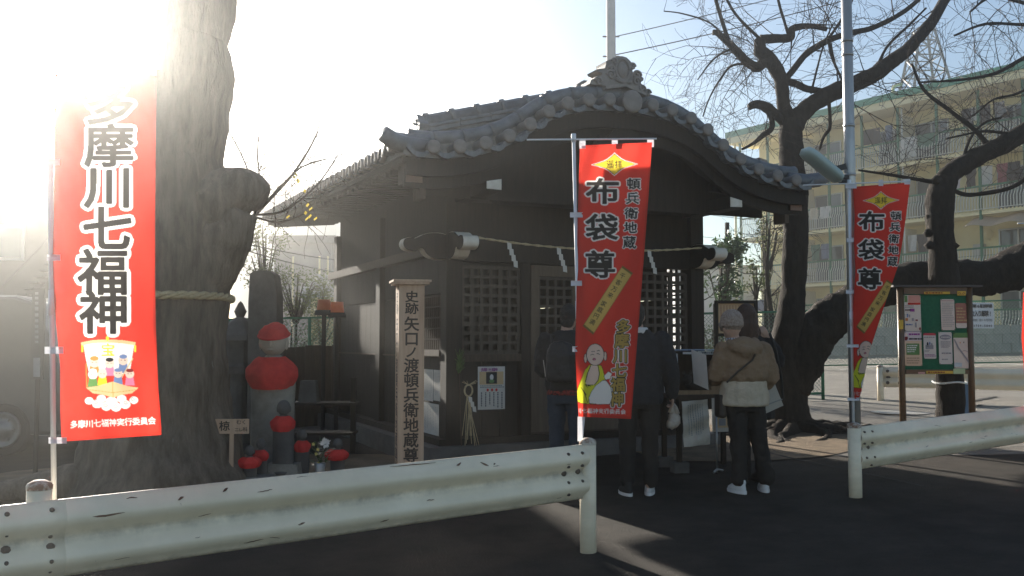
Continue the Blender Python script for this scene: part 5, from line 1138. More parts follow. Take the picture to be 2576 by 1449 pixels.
o_ = TL(-.07,-.124,TZ+CH+.008); lettering([(c, .02+.0225*i, .0, .022,.024,0,.02) for i, c in enumerate('「多摩川七福神」巡り')], plane_surf(o_, TEX, (0,0,-1)), .002).build('lettering', INK, ls)
# contents
fg = MB(); fg.ball((0,0,.07),(.11,.07,.07)); fg.ball((-.09,-.02,.12),(.05,.05,.055)); fg.ball((.08,0,.10),(.05,.05,.08)); fg.tube([(.1,0,.12),(.14,0,.2),(.12,0,.24)],[.03,.02,.008],6)
for i in range(8): fg.tube([(-.09,-.02,.14),(-.09+.06*cos(i),-.02,.14+.08*abs(sin(i*1.3)))],[.018,.004],5)
fg.v = [Matrix.Rotation(TRZ,3,'Z') @ p + TL(-.03,.08,TZ+.018) for p in fg.v]; single('guardian_figurine', fg, M('bronze_dark',(.035,.028,.022),(.06,.05,.04),12,.6,.3,60), TL(-.03,.08,TZ+.018), 'dark figurine inside the display cabinet', 'figurine', smooth=True)
bxm = MB().box(TL(.17,.02,TZ+.07),(.13,.10,.10)); single('stamp_box', bxm, WOOD_TAN, TL(.17,.02,TZ+.02), 'small tan box inside the display cabinet on the right', 'box')
# hanging sheets
hs = thing('hanging_sheet', TL(-.15,-.22,TZ-.48), 'crumpled white sheet with handwriting hanging from the table front', 'sheet')
rn = random.Random(8); o1 = TL(-.29,-.215,TZ-.06)
def hsf(a, b): return o1 + TEX*(a*.27 + .02*b) + Vector((0,0,-b*.44 + .02*a)) + Vector((0,-1,0))*(.012+.012*sin(11*a+5*b)+.014*sin(14*b+3*a))
mb = MB(); mb.grid(hsf, 18, 24); mb.build('sheet', M('crumpled_paper',(.66,.60,.51),(.76,.71,.62),9,.85,.5,25), hs, smooth=True)
text_rows(lambda a, b: (hsf(a/.27, b/.44), Vector((0,-1,0))), .05,.22,.04,.34,7,.011,.004,rn,True,.006).build('small_print', INK_GREY, hs)
o2 = TL(.02,-.215,TZ-.03); p2, s2 = paper_on(o2, TEX, DOWN, .33, .33, PAPER_AGED, 'printed_sheet', 'printed sheet with small pictures hanging at the table front, right', cat='sheet', curl=.01)
for i in range(3): shape2d(ell(.05+.085*i,.105,.022,.03,10), s2, .002).build('printed_block', INK_TAN, p2); text_rows(s2,.03+.085*i,.07+.085*i,.03,.05,1,.012,.004,rn).build('small_print', INK_GREY, p2)
shape2d([(.04,.17),(.17,.17),(.17,.29),(.04,.29)], s2, .002).build('printed_block', INK_TAN, p2); shape2d([(.07,.20),(.14,.20),(.14,.27),(.07,.27)], s2, .004).build('printed_block', INK_GREY, p2)
pl = MB().box(TL(.14,-.20,TZ-.01),(.085,.004,.026)); single('price_tag', pl, flat('pink_tag',(.6,.42,.42)), TL(.14,-.2,TZ-.02), 'small pink tag on the table edge', 'tag')
# easel leg poles under the sheet
ez = thing('sheet_stand', TL(.10,-.26,0), 'thin metal stand holding the printed sheet at the table front', 'stand')
for x in (.06,.30): MB().tube([TL(x,-.235,0), TL(x,-.235,TZ-.2)], .010, 8).build('rod', GALV, ez, smooth=True)
MB().tube([TL(0,-.30,.01), TL(.06,-.235,.03), TL(.14,-.18,.01)], .012, 6).build('foot', GALV, ez)
# framed board on posts
FB = 11.2; fa, fb_ = at(1797,756,FB), at(1906,846,FB); fr = thing('framed_board', ((fa.x+fb_.x)/2,FB,G(fa.x,FB)), 'tan explanatory board in dark frame standing behind the two women', 'sign')
fw, fh = fb_.x-fa.x, fa.z-fb_.z
MB().box(((fa.x+fb_.x)/2,FB+.01,(fa.z+fb_.z)/2),(fw-.04,.02,fh-.04)).build('panel', M('tan_board',(.50,.33,.18),(.56,.39,.23),3,.7), fr)
for x0, x1, z0, z1 in ((fa.x,fb_.x,fa.z-.035,fa.z),(fa.x,fb_.x,fb_.z,fb_.z+.035),(fa.x,fa.x+.04,fb_.z+.035,fa.z-.035),(fb_.x-.04,fb_.x,fb_.z+.035,fa.z-.035)): MB().box(((x0+x1)/2,FB-.005,(z0+z1)/2),(x1-x0,.05,z1-z0)).build('frame', WOOD_DARK, fr)
for x in (fa.x+.02, fb_.x-.02): MB().box((x,FB+.03,(G(x,FB)+fa.z)/2-.02),(.05,.05,fa.z-G(x,FB)-.04)).build('post', WOOD_DARK, fr)
sfr = plane_surf((fa.x,FB,fa.z),(1,0,0),(0,0,-1)); text_rows(sfr,.06,fw-.06,.06,fh-.05,11,.011,.004,rn,True,.003).build('small_print', INK_DKRED, fr)
lettering([(c, fw-.10, .08+.03*i,.026,.026,0,.02) for i, c in enumerate('頓兵衛地蔵の由来')], sfr, .004).build('lettering', INK, fr)

# ================================================================== STATUES AND THINGS BY THE BIG TREE
def jizo(px, ybase, D, H, label, cap=None, bib=True, name='stone_statue', bibw=1.0, tilt=0):
    p = at(px, 900, D); g0 = at(px, ybase, D).z if ybase else G(p.x,D); loc = Vector((p.x,D,g0))
    root = thing(name, loc, label, 'statue', 'bibbed stone statues by the tree', rz=tilt); s = H/1.6
    body = MB(); K = [(.30,.0),(.31,.06),(.26,.08),(.235,.12),(.225,.4),(.225,.75),(.235,.95),(.235,1.08),(.20,1.17),(.10,1.23),(.075,1.26)]
    body.lathe([(r*s,z*s) for r, z in K], 22, Matrix.Diagonal((1,.72,1,1))); 
    body.build('body', STONE if cap else STONE_DK, root, world=False, smooth=True)
    hd = MB(); hd.ball((0,-.01*s,1.41*s),(.146*s,.138*s,.165*s),18,14); hd.ball((0,-.145*s,1.385*s),(.02*s,.028*s,.042*s),8,6)
    for sx in (-1,1):
        hd.ball((sx*.135*s,.0,1.38*s),(.022*s,.035*s,.07*s),8,6); hd.ball((sx*.05*s,-.125*s,1.425*s),(.03*s,.015*s,.010*s),8,5)
    hd.ball((0,-.132*s,1.315*s),(.04*s,.016*s,.012*s),8,5); hd.build('head', STONE_FACE if cap else STONE_DK, root, world=False, smooth=True)
    if cap:
        def cp(a, b):
            an = 2*pi*a; th = (pi*.47)*b; r = .158*s*(1+.03*sin(an*3)*b); return Vector((r*sin(th)*cos(an), -.005*s+r*sin(th)*sin(an)*1.02, 1.445*s + .150*s*cos(th) + (.045*s*sin(an)*b)))
        cpo = MB().grid(cp, 40, 16).build('cap', BIB_RED, root, world=False, smooth=True); crumple(cpo, .035*s, .06*s)
        MB().tube([cp(a/26,.98)*1.0 for a in range(27)], .014*s, 6).build('cap_hem', BIB_RED, cpo, world=False, smooth=True)
    if bib:
        def bb(a, b):
            an = lerp(-1.45,1.45,a); rr = .268*s*(1+.06*sin(pi*b))*bibw + .008*sin(6*a*pi); z = lerp(1.235,.905,b**.9)
            topw = lerp(.52,1.0,min(1,b*3)**.7); low = 1-.24*max(0,(b-.5)/.5)**2
            return Vector((rr*sin(an)*topw*low, -rr*cos(an)*.80*lerp(.7,1,min(1,b*2))*(1-.10*b) - .03*s, z*s + .02*s*abs(a-.5)))
        crumple(MB().grid(bb, 32, 18).build('bib', BIB_RED, root, world=False, smooth=True), .022*s, .10*s)
    return root
jizo(688, 1200, 9.75, 1.60, 'tall stone statue wearing a red knitted cap and red bib', cap=True, bibw=.96)
jizo(716, 1192, 9.35, .74, 'small stone statue with red bib standing before the tall statue', bibw=.95)
jizo(632, 1252, 8.95, .50, 'small stone statue with red bib nearest the tree label, lower one', bibw=1.3, tilt=.2)
jizo(660, 1236, 9.15, .52, 'small stone statue with red bib just behind the lower left one', bibw=1.1, tilt=-.3)
jizo(762, 1215, 9.5, .55, 'small stone statue with red bib half hidden by the flowers', bibw=.9, tilt=.5)
jizo(852, 1230, 9.2, .50, 'small stone statue with red bib right of the flowers', bibw=1.35, tilt=-.1)
# pedestal stone under small ones
for (px, py, D, w_, h_, lab) in ((716,1200,9.4,.34,.16,'low rough stone under the small statue in the middle'),(640,1258,9.0,.36,.10,'low rough stone under the lower left statues')):
    p = at(px,py,D); z0 = G(p.x,D); mb = MB().box((p.x,D,z0+h_/2),(w_,.3,h_),taper=.9); single('stone_block', mb, STONE, (p.x,D,z0), lab, 'stone')
# flower vase
fv = at(805,1185,8.9); fvo = thing('flower_vase', (fv.x,8.9,G(fv.x,8.9)), 'vase of white and yellow chrysanthemums before the small statues', 'flowers')
z0 = G(fv.x,8.9); zf = at(805,1120,8.9).z
MB().lathe([(.05,0),(.05,.02),(.045,.12),(.055,.22),(.05,.225)],14,Matrix.Translation((fv.x,8.9,z0))).build('vase', M('vase_metal',(.25,.25,.25),(.3,.3,.3),8,.35,metal=.6), fvo, smooth=True)
rn = random.Random(31); stm = MB(); lf = MB()
def flower(px, py, r, mat, np_, nm):
    c = at(px,py,8.86); stm.tube([(fv.x,8.9,z0+.2), (lerp(fv.x,c.x,.5),8.88,lerp(z0+.2,c.z,.6)), c], .004, 5); mb = MB()
    for i in range(np_):
        a = 2*pi*i/np_ + rn.uniform(-.1,.1); L = r*rn.uniform(.75,1.1); el = rn.uniform(-.1,.5); d = Vector((cos(a)*cos(el), -.35-.3*rn.random(), sin(a)*cos(el))).normalized(); q = d.cross(Vector((0,1,0))); q = q.normalized()*L*.13 if q.length > .01 else Vector((L*.13,0,0))
        mb.add([c, c+d*L*.55+q, c+d*L, c+d*L*.55-q], [(0,1,2,3)])
    mb.ball(c, r*.25, 7, 5); mb.build(nm, mat, fvo)
flower(820,1113,.060,INK_W,26,'white_flower')
for (x, y) in ((789,1117),(800,1131),(796,1142),(801,1166)): flower(x,y,.022,flat('yellow_petal',(.70,.62,.20),.7,trans=.3),16,'yellow_flower')
for i in range(26):
    a = Vector((fv.x+rn.uniform(-.05,.05),8.9+rn.uniform(-.04,.04),z0+.2+rn.random()*.2)); d = Vector((rn.uniform(-1,1),rn.uniform(-1,.5),rn.uniform(-.2,.8))).normalized()*.09; q = d.cross(Vector((0,0,1))).normalized()*.02; lf.add([a,a+d*.5+q,a+d,a+d*.5-q],[(0,1,2,3)])
stm.build('stems', LEAF, fvo); lf.build('leaves', LEAF, fvo, kind='stuff')
# tree name label
tl = thing('tree_label', at(582,1215,8.75), 'small pale board naming the tree on a thin stake', 'sign')
a, b = at(540,1054,8.75), at(626,1091,8.75)
MB().box(((a.x+b.x)/2,8.75,(a.z+b.z)/2),(b.x-a.x,.018,a.z-b.z)).build('board', WOOD_PALE, tl)
c = at(582,1091,8.75); MB().box((c.x,8.765,(c.z+G(c.x,8.75))/2+.05),(.038,.02,c.z-G(c.x,8.75)+.1)).build('stake', WOOD_PALE, tl)
sfp = lambda D: (lambda px, py: (at(px,py,D), Vector((0,-1,0))))
lettering([('椋',565,1072,28,26,0,.02),('む',601,1062,13,12,0,.02),('く',614,1062,13,12,0,.02),('ニ',596,1081,12,11,0,.015),('レ',606,1081,12,11,0,.015),('科',617,1080,12,12,0,.015)], sfp(8.738), .002).build('lettering', INK_FADE, tl)
# dark memorial slab and grey stone
ms = at(664,760,12.2); mb = MB(); pts = [(627,1080),(630,760),(634,690),(645,682),(680,682),(692,690),(700,740),(702,1080)]
pz = [at(x,y,12.2) for x, y in pts]; mb.add([(p.x,12.1,p.z) for p in pz]+[(p.x,12.45,p.z) for p in pz], [tuple(range(8)),tuple(range(15,7,-1))]+[(i,i+8,(i+1)%8+8,(i+1)%8) for i in range(8)])
single('memorial_slab', mb, STONE_DK, (ms.x,12.2,G(ms.x,12.2)), 'tall dark memorial stone slab behind the capped statue', 'stone')
# stone lantern like stack left of the slab
sl2 = at(603,900,12.6); sl_o = thing('stone_lantern', (sl2.x,12.6,G(sl2.x,12.6)), 'weathered stone lantern between the big trunk and the dark slab', 'lantern')
gz = G(sl2.x,12.6)
for nm, pr in (('base',[(.30,0),(.30,.15),(.2,.2)]),('shaft',[(.13,.2),(.12,.9)]),('fire_box',[(.22,.9),(.24,1.0),(.2,1.05),(.2,1.35)]),('roof_stone',[(.36,1.35),(.34,1.42),(.16,1.6),(.06,1.66)]),('finial',[(.05,1.66),(.085,1.74),(.03,1.85),(0,1.88)])):
    MB().lathe(pr,6 if nm in('fire_box','roof_stone') else 12,Matrix.Translation((sl2.x,12.6,gz))).build(nm, STONE_DK, sl_o)
# orange lanterns on stands
AMB = M('amber_shade',(.55,.16,.03),(.62,.22,.05),6,.4,trans=.45)
for i, (px, py, lab) in enumerate(((815,768,'amber lantern on a dark stand, left of the pair by the shrine wall'),(848,774,'amber lantern on a dark stand, nearer the shrine wall'))):
    c = at(px,py,13.2); lo = thing('amber_lantern', (c.x,13.2,G(c.x,13.2)), lab, 'lantern', 'amber lanterns beside the shrine')
    MB().tube([c+Vector((0,0,-.07)),c+Vector((0,0,.08))],[.10,.085],14).build('shade', AMB, lo, smooth=True); MB().tube([c+Vector((0,0,-.14)),c+Vector((0,0,-.07))],[.13,.12],14).build('tray', DARK, lo, smooth=True); MB().tube([(c.x,13.2,G(c.x,13.2)),c+Vector((0,0,-.14))],.03,8).build('stand', DARK, lo)
# wooden rack with a water ladle trough in the dark behind
rk = at(800,1050,11.2); rko = thing('timber_rack', (rk.x,11.2,G(rk.x,11.2)), 'low dark timber rack beside the shrine wall behind the flowers', 'rack')
gz = G(rk.x,11.2)
for x in (-.42,.42): MB().box((rk.x+x,11.2,gz+.45),(.06,.06,.9)).build('post', WOOD_DARK, rko)
MB().box((rk.x,11.2,gz+.60),(.95,.36,.03)).build('shelf', WOOD_DARK, rko); MB().box((rk.x,11.2,gz+.25),(.9,.36,.03)).build('shelf', WOOD_DARK, rko)
kb = MB().box((rk.x-.1,11.15,gz+.74),(.22,.18,.26),taper=.8); single('stone_basin', kb, STONE_DK, (rk.x-.1,11.15,gz+.615), 'small dark stone block on the timber rack', 'stone')
# ================================================================== PARKED VAN (dark, left)
VX, VY = -7.68, 11.6; VG = G(-6,11.6); van = thing('parked_van', (VX,VY,VG), 'dark grey van parked behind the big trunk at the far left', 'van')
VANP = M('dark_van_paint',(.030,.032,.036),(.04,.042,.046),3,.35,coat=.4,spec=.5)
prof = [(-2.6,.28),(-2.62,.9),(-2.55,1.85),(-2.4,1.97),(1.5,1.98),(1.75,1.9),(2.05,1.15),(2.15,1.05),(2.2,.8),(2.2,.32),(2.1,.25)]
mb = MB(); mb.prism(prof, -.82, .82, Matrix.Translation((VX,VY+.82,VG))); vb = mb.build('body', VANP, van)
bv = vb.modifiers.new('bevel','BEVEL'); bv.width = .05; bv.segments = 2
for (x0,x1,z0,z1) in ((-2.35,-1.3,1.15,1.75),(-1.2,-.1,1.15,1.75),(.0,1.0,1.15,1.75)): MB().box((VX+(x0+x1)/2,VY-.004,VG+(z0+z1)/2),(x1-x0,.02,z1-z0)).build('side_window', flat('tinted_glass',(.015,.016,.018),.25), van)
for x in (-1.65,1.42):
    wh = MB().lathe([(.0,.0),(.3,.0),(.32,-.02),(.32,-.18),(0,-.18)],24,Matrix.Translation((VX+x,VY-.02,VG+.32)) @ Matrix.Rotation(pi/2,4,'X')).build('wheel', flat('tyre',(.015,.015,.015),.85), van)
    wr_ = MB(); mm = Matrix.Translation((VX+x,VY-.03,VG+.32)) @ Matrix.Rotation(pi/2,4,'X'); wr_.lathe([(.0,.03),(.08,.03),(.10,.01),(.17,.0),(.20,.02),(.215,.015),(.22,-.01)],24,mm,cap=False)
    for i in range(6): wr_.ball(mm @ Vector((.135*cos(i*pi/3),.135*sin(i*pi/3),.006)),.02,6,4)
    wr_.build('rim', M('wheel_rim',(.12,.12,.125),(.17,.17,.175),6,.35,metal=.7), wh, smooth=True)
MB().bar((VX+.05,VY-.012,VG+1.0),(VX+.25,VY-.012,VG+1.0),.02,.03).build('door_handle', flat('chrome',(.4,.4,.4),.3,metal=.8), van)
MB().box((VX+2.2,VY+.3,VG+.75),(.06,.35,.18)).build('headlight', GLASS, van)
vsg = at(93,840,9.8); vs_ = thing('vertical_sign', (vsg.x,9.8,G(vsg.x,9.8)), 'narrow dark vertical sign with faint white characters left of the banner', 'sign')
a, b = at(80,725,9.8), at(105,955,9.8); MB().box(((a.x+b.x)/2,9.83,(a.z+b.z)/2),(b.x-a.x,.03,a.z-b.z)).build('panel', flat('dark_sign',(.05,.05,.052)), vs_); MB().tube([((a.x+b.x)/2,9.85,G(a.x,9.8)-.05),((a.x+b.x)/2,9.85,b.z)],.025,8).build('post', DARK, vs_)
text_rows(sfp(9.81),82,103,735,890,1,10,4,rn,True,.002).build('small_print', INK_GREY, vs_); shape2d([(84,900),(101,900),(101,948),(84,948)], sfp(9.81), .002).build('pale_panel', INK_GREY, vs_)
# ================================================================== TREES
def limb_pts(spec, D, n=5):
    """spec: (px, py, width_px[, depth offset]) -> smoothed points and radii"""
    P = []; R = []
    for s in spec:
        d = D + (s[3] if len(s) > 3 else 0); P.append(at(s[0], s[1], d)); R.append(s[2]*d/F/2)
    sp = smooth_path(P, n); rs = []
    for i in range(len(P)-1):
        for j in range(n): rs.append(lerp(R[i], R[i+1], j/n))
    rs.append(R[-1]); return sp, rs
def rough_tube(mb, pts, rs, n=14, amp=.09, fr=3.5, seed=0, buttress=0.0, ridge=0.0):
    k = len(mb.v); mb.tube(pts, rs, n); c = 0
    for i, p in enumerate(pts):
        for j in range(n):
            v = mb.v[k+i*n+j]; d = v - p; q = v*fr + Vector((seed,seed*2,0)); f = 1 + amp*mnoise.noise(q) + amp*.6*mnoise.noise(q*2.7)
            if ridge:
                w_ = Vector((v.x*9+seed, v.y*9, v.z*1.6)); f += ridge*(1-2*abs(mnoise.noise(w_))) + ridge*.6*(1-2*abs(mnoise.noise(w_*2.3)))
            if buttress and i < 5: f += buttress*(1-i/5)*abs(sin(j*2*pi/n*2.5+seed))
            mb.v[k+i*n+j] = p + d*f
    return mb
def twig(mb, p, d, L, r, lev, rnd, droop=.12, spread=.75, tips=None):
    k = 5 if lev > 0 else 4; pts = [p]; rs = [r]; q = p.copy(); dd = d.normalized()
    for i in range(k):
        dd = (dd + Vector((rnd.gauss(0,.16),rnd.gauss(0,.16),rnd.gauss(0,.16))) + Vector((0,0,-droop*.3 if rnd.random() < .5 else droop*.25))).normalized()
        q = q + dd*(L/k); pts.append(q.copy()); rs.append(max(.0021, r*(1-.75*(i+1)/k)))
    mb.tube(pts, rs, 4 if r > .006 else 3, cap=False)
    if tips is not None: tips.append((pts[-1], dd))
    if lev > 0:
        for i in range(rnd.randint(2,4)):
            t = rnd.uniform(.25,1.0); j = min(k-1, int(t*k)); b = pts[j].lerp(pts[j+1], t*k-j if j < k else 0) if j+1 < len(pts) else pts[-1]
            nd = (dd + Vector((rnd.gauss(0,spread),rnd.gauss(0,spread),rnd.gauss(0,spread)))).normalized()
            twig(mb, b, nd, L*rnd.uniform(.4,.7), max(.0028, r*.6), lev-1, rnd, droop, spread, tips)
def tree(name, base, label, trunk, limbs, D, mat, twigs, seed, cat='tree', twm=None):
    root = thing(name, base, label, cat); rnd = random.Random(seed)
    tp, tr_ = limb_pts(trunk, D, 10); rough_tube(MB(), tp, tr_, 36, .13, 3.4, seed, .0, .03).build('trunk', mat, root, smooth=True)
    mb2 = MB(); allp = []
    for sp in limbs:
        p, r = limb_pts(sp, D, 8 if sp[0][2] > 20 else 5); rough_tube(MB(), p, r, 20 if r[0] > .04 else 8, .17, 7, seed+len(allp), 0, .03 if r[0] > .04 else 0).build('limb', mat, root, smooth=True); allp.append((p, r))
    for (li, cnt, L, r0, up) in twigs:
        p, r = allp[li] if li >= 0 else (tp, tr_)
        for i in range(cnt):
            j = rnd.randint(len(p)//5, len(p)-1); d = Vector((rnd.gauss(0,1),rnd.gauss(0,.8),rnd.gauss(up,.9))).normalized()
            twig(mb2, p[j], d, L*rnd.uniform(.6,1.3), r0*rnd.uniform(.7,1.2), 2, rnd)
    if mb2.v: mb2.build('twigs', twm or TWIG, root, kind='stuff')
    return root
T1 = [(1990,1128,150,-.1),(1990,1085,118),(1986,1040,96),(1982,990,88),(1984,900,92),(1988,800,74),(1997,710,57),(2002,600,58),(2000,500,63),(1994,420,60),(1990,350,58),(1990,300,50)]
LIMBS1 = [
 [(1992,320,46),(1972,265,32),(1964,198,34),(1940,156,36),(1913,128,32),(1914,100,28)],                       # 0 leader
 [(1914,100,26),(1945,97,22),(1987,94,20),(1994,72,17),(2036,65,14),(2080,74,11)],                             # 1
 [(1925,150,26),(1908,168,26),(1883,159,23),(1844,119,20),(1807,85,15),(1793,82,13)],                           # 2
 [(1840,118,12),(1822,70,10),(1801,0,10),(1790,-60,8)],                                                        # 3
 [(1914,100,10),(1859,46,8),(1829,0,7),(1810,-50,6)],                                                          # 4
 [(1995,320,50),(2020,282,44),(2073,244,42),(2131,218,42),(2189,193,39),(2249,151,36),(2291,116,31),(2350,45,27),(2392,-30,24),(2420,-100,20)], # 5 big right
 [(1975,200,16),(1998,172,17),(2030,134,16),(2079,104,16),(2131,85,15),(2200,68,13),(2280,25,11),(2340,-30,10)], # 6
 [(1980,205,20),(2005,212,18),(2030,223,17),(2075,231,15)],                                                     # 7
 [(1985,320,24),(1957,293,26),(1925,268,26),(1900,263,22),(1884,270,18)],                                       # 8 stub
 [(1930,275,16),(1941,300,14),(1940,325,14),(1920,340,13),(1896,360,9),(1866,376,6)],                           # 9
 [(2085,255,10),(2088,300,9),(2086,325,9),(2072,345,8),(2062,376,5)],                                           # 10
 [(2085,104,9),(2094,146,8),(2115,195,6),(2122,212,5)],                                                         # 11
 [(1900,162,9),(1844,164,6),(1813,198,5),(1786,244,4),(1768,293,3)],                                            # 12
 [(1850,122,7),(1828,128,6),(1792,152,5),(1755,201,3)],                                                         # 13
 [(1992,985,80),(2012,920,104),(2045,848,104),(2090,800,98),(2135,770,92),(2200,735,92),(2280,710,94),(2380,700,90),(2470,700,84),(2530,685,94),(2590,660,106),(2680,615,110)], # 14 low limb
 [(1987,97,9),(1975,60,8),(1960,10,7),(1950,-40,6)],                                                            # 15
 [(2079,104,8),(2110,60,7),(2140,10,6),(2150,-30,5)],                                                           # 16
 [(1930,158,10),(1945,180,9),(1958,205,8)],                                                                     # 17
 [(1835,112,7),(1790,60,5),(1720,35,4),(1670,28,3)],                                                            # 18
 [(2200,190,9),(2230,120,7),(2290,60,6),(2330,20,5)],                                                           # 19
 [(2040,235,7),(2055,175,5),(2070,120,4),(2095,60,4)],
]
tb1 = at(1990,1080,12.5)
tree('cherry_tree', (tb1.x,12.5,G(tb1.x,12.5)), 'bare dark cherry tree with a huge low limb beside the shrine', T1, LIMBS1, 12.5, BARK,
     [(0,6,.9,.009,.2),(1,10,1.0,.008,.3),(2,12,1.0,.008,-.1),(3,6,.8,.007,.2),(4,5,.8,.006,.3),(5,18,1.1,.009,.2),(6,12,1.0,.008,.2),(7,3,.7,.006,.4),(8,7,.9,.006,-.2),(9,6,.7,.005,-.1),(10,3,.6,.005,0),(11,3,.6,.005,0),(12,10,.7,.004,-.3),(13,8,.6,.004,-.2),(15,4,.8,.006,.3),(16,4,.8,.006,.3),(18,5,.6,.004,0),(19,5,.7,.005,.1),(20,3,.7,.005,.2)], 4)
# roots spreading at the cherry foot
rr = bpy.data.objects['cherry_tree']; rnd = random.Random(6)
for k in range(15):
    a_ = rnd.uniform(-.5, pi+.5) if k > 2 else (-.3, .0, .35)[k]; L_ = rnd.uniform(.7,1.5); c_ = Vector((tb1.x, 12.45, 0)); P = []
    for i in range(5):
        f_ = i/4; an_ = -a_ + .5*sin(3*f_+k)*f_; q_ = c_ + Vector((cos(an_), sin(an_), 0))*(.16 + L_*f_); P.append(Vector((q_.x, q_.y, G(q_.x,q_.y) + lerp(.06,-.035,f_**.6))))
    sp = smooth_path(P, 5); rough_tube(MB(), sp, [lerp(.10,.03,i/(len(sp)-1)) for i in range(len(sp))], 10, .5, 9, k, 0, .05).build('root', BARK, rr, smooth=True)
# second cherry tree behind the notice board
T2 = [(2394,1100,92),(2391,1050,70),(2389,960,62),(2384,850,64),(2375,700,70),(2368,600,62),(2362,545,66),(2366,490,66),(2380,450,58)]
LIMBS2 = [
 [(2374,470,54),(2390,438,50),(2444,403,46),(2534,358,46),(2590,325,44),(2680,280,40)],
 [(2372,462,14),(2330,455,10),(2234,439,8),(2159,428,5)],
 [(2400,480,12),(2440,490,11),(2534,475,11),(2590,445,10),(2650,420,9)],
 [(2490,372,16),(2453,328,12),(2384,274,10),(2324,226,8),(2294,160,6)],
 [(2660,105,14),(2576,146,11),(2504,184,9),(2414,201,7),(2312,207,4)],
 [(2700,60,12),(2576,62,9),(2480,60,7),(2400,90,5)],
 [(2420,412,10),(2440,350,7),(2475,310,6),(2520,295,5)],
 [(2700,-30,12),(2600,10,9),(2500,-10,8),(2440,30,5)],
 [(2560,340,10),(2480,330,7),(2420,340,5),(2380,350,4)],
 [(2640,190,10),(2560,235,7),(2500,250,5),(2450,290,4)],
]
tb2 = at(2392,1080,11.9)
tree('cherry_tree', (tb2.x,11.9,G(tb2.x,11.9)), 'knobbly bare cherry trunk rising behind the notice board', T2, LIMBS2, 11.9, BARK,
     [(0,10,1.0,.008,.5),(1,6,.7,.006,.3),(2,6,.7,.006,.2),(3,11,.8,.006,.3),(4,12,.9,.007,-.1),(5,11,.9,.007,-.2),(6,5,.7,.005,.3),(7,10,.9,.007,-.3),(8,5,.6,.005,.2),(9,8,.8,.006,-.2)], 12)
rr2 = bpy.data.objects['cherry_tree.001']; rnd = random.Random(2)
for k in range(26):
    py = rnd.uniform(440,760); c = at(poly_at([(440,2380),(490,2366),(545,2362),(600,2368),(700,2375),(850,2384)], py) + rnd.choice((-1,1))*rnd.uniform(14,32), py, 11.9-rnd.uniform(-.05,.12))
    rough_tube(MB(), [c+Vector((0,0,-.05)),c,c+Vector((0,0,.05))], [.03,.065*rnd.uniform(.6,1.2),.025], 8, .4, 12, k).build('burl', BARK, rr2, smooth=True)
rpz = at(2390,962,11.9); mb = MB(); mb.tube([(rpz.x+.205*cos(a),11.9+.205*sin(a),rpz.z+.012*sin(3*a)) for a in [2*pi*i/24 for i in range(25)]], .012, 6); single('twine_loop', mb, flat('white_cord',(.6,.6,.58)), rpz, 'white cord tied round the trunk below the notice board', 'cord')
bt = at(2428,1005,12.0); mb = MB().box((bt.x,12.05,bt.z),(.10,.10,.38)); mb.box((bt.x,12.05,bt.z+.2),(.12,.12,.03)); single('blue_bin', mb, flat('blue_plastic',(.10,.17,.26),.5), (bt.x,12.05,bt.z-.2), 'blue plastic crate beside the trunk behind the notice board', 'crate')
# ---------------------------------------------------------------- the big trunk on the left
TB = [(410,1275,520),(408,1215,440),(406,1150,384),(404,1060,344),(402,950,326),(402,850,320),(406,740,326),(412,650,336),(408,560,322),(402,470,314),(396,405,306),(404,310,322),(416,185,328),(410,110,318),(424,10,322),(430,-150,320),(440,-350,330)]
DBT = 9.0; bt_ = thing('great_tree', (at(408,1240,DBT).x,DBT,G(-3.4,9)), 'massive old tree trunk with a rope round it, washed out by sun glare', 'tree')
tp, tr_ = limb_pts(TB, DBT, 12); rough_tube(MB(), tp, tr_, 120, .05, 2.6, 3, .0, .020).build('trunk', BARK_BIG, bt_, smooth=True)
p, r = limb_pts([(470,570,150),(540,520,185),(590,492,140),(632,490,105),(660,505,62)], DBT-.05); rough_tube(MB(), p, r, 48, .16, 4, 9, 0, .02).build('burl', BARK_BIG, bt_, smooth=True)
for k, pts in enumerate(([(420,1190),(490,1225),(530,1252)],[(360,1180),(230,1205),(100,1225),(-40,1240)],[(380,1200),(300,1240),(240,1270)])):
    P = [at(x,y,DBT-.25-.12*i) for i, (x,y) in enumerate(pts)]; sp = smooth_path(P,6); rough_tube(MB(), sp, [lerp(.26,.07,i/(len(sp)-1)) for i in range(len(sp))], 12, .2, 3, k+20).build('root', BARK_BIG, bt_, smooth=True)
p, r = limb_pts([(450,800,120),(500,690,170),(555,590,170),(590,520,120)], DBT-.03); rough_tube(MB(), p, r, 48, .14, 4, 5, 0, .02).build('burl', BARK_BIG, bt_, smooth=True)
# thick limbs above the frame
for k, sp in enumerate(([(430,-330,180),(250,-560,140,-.6),(40,-760,110,-1.4),(-200,-900,80,-2.2)],[(440,-340,170),(620,-560,120,.5),(800,-700,90,1.0)],[(430,-340,150),(420,-620,110,1.5),(380,-820,80,3)])):
    p, r = limb_pts(sp, DBT); rough_tube(MB(), p, r, 14, .1, 3, k).build('limb', BARK_BIG, bt_, smooth=True)
# sacred rope around the trunk
zr = at(480,757,DBT).z; cxr = at(405,757,DBT).x; Rr = 324*DBT/F/2*1.05; mb = MB()
for ph in (0, 2.1, 4.2):
    pts = []
    for i in range(181):
        a = 2*pi*i/180; t = i*.42+ph; rr_ = Rr + .02*cos(t); pts.append((cxr+rr_*cos(a), DBT+rr_*sin(a), zr + .02*sin(t) + .035*cos(a*1.0+.5)*1.0))
    mb.tube(pts, .021, 6, cap=False)
single('straw_rope', mb, STRAW, (cxr,DBT,zr), 'thick twisted straw rope tied round the massive tree trunk', 'rope', smooth=True)
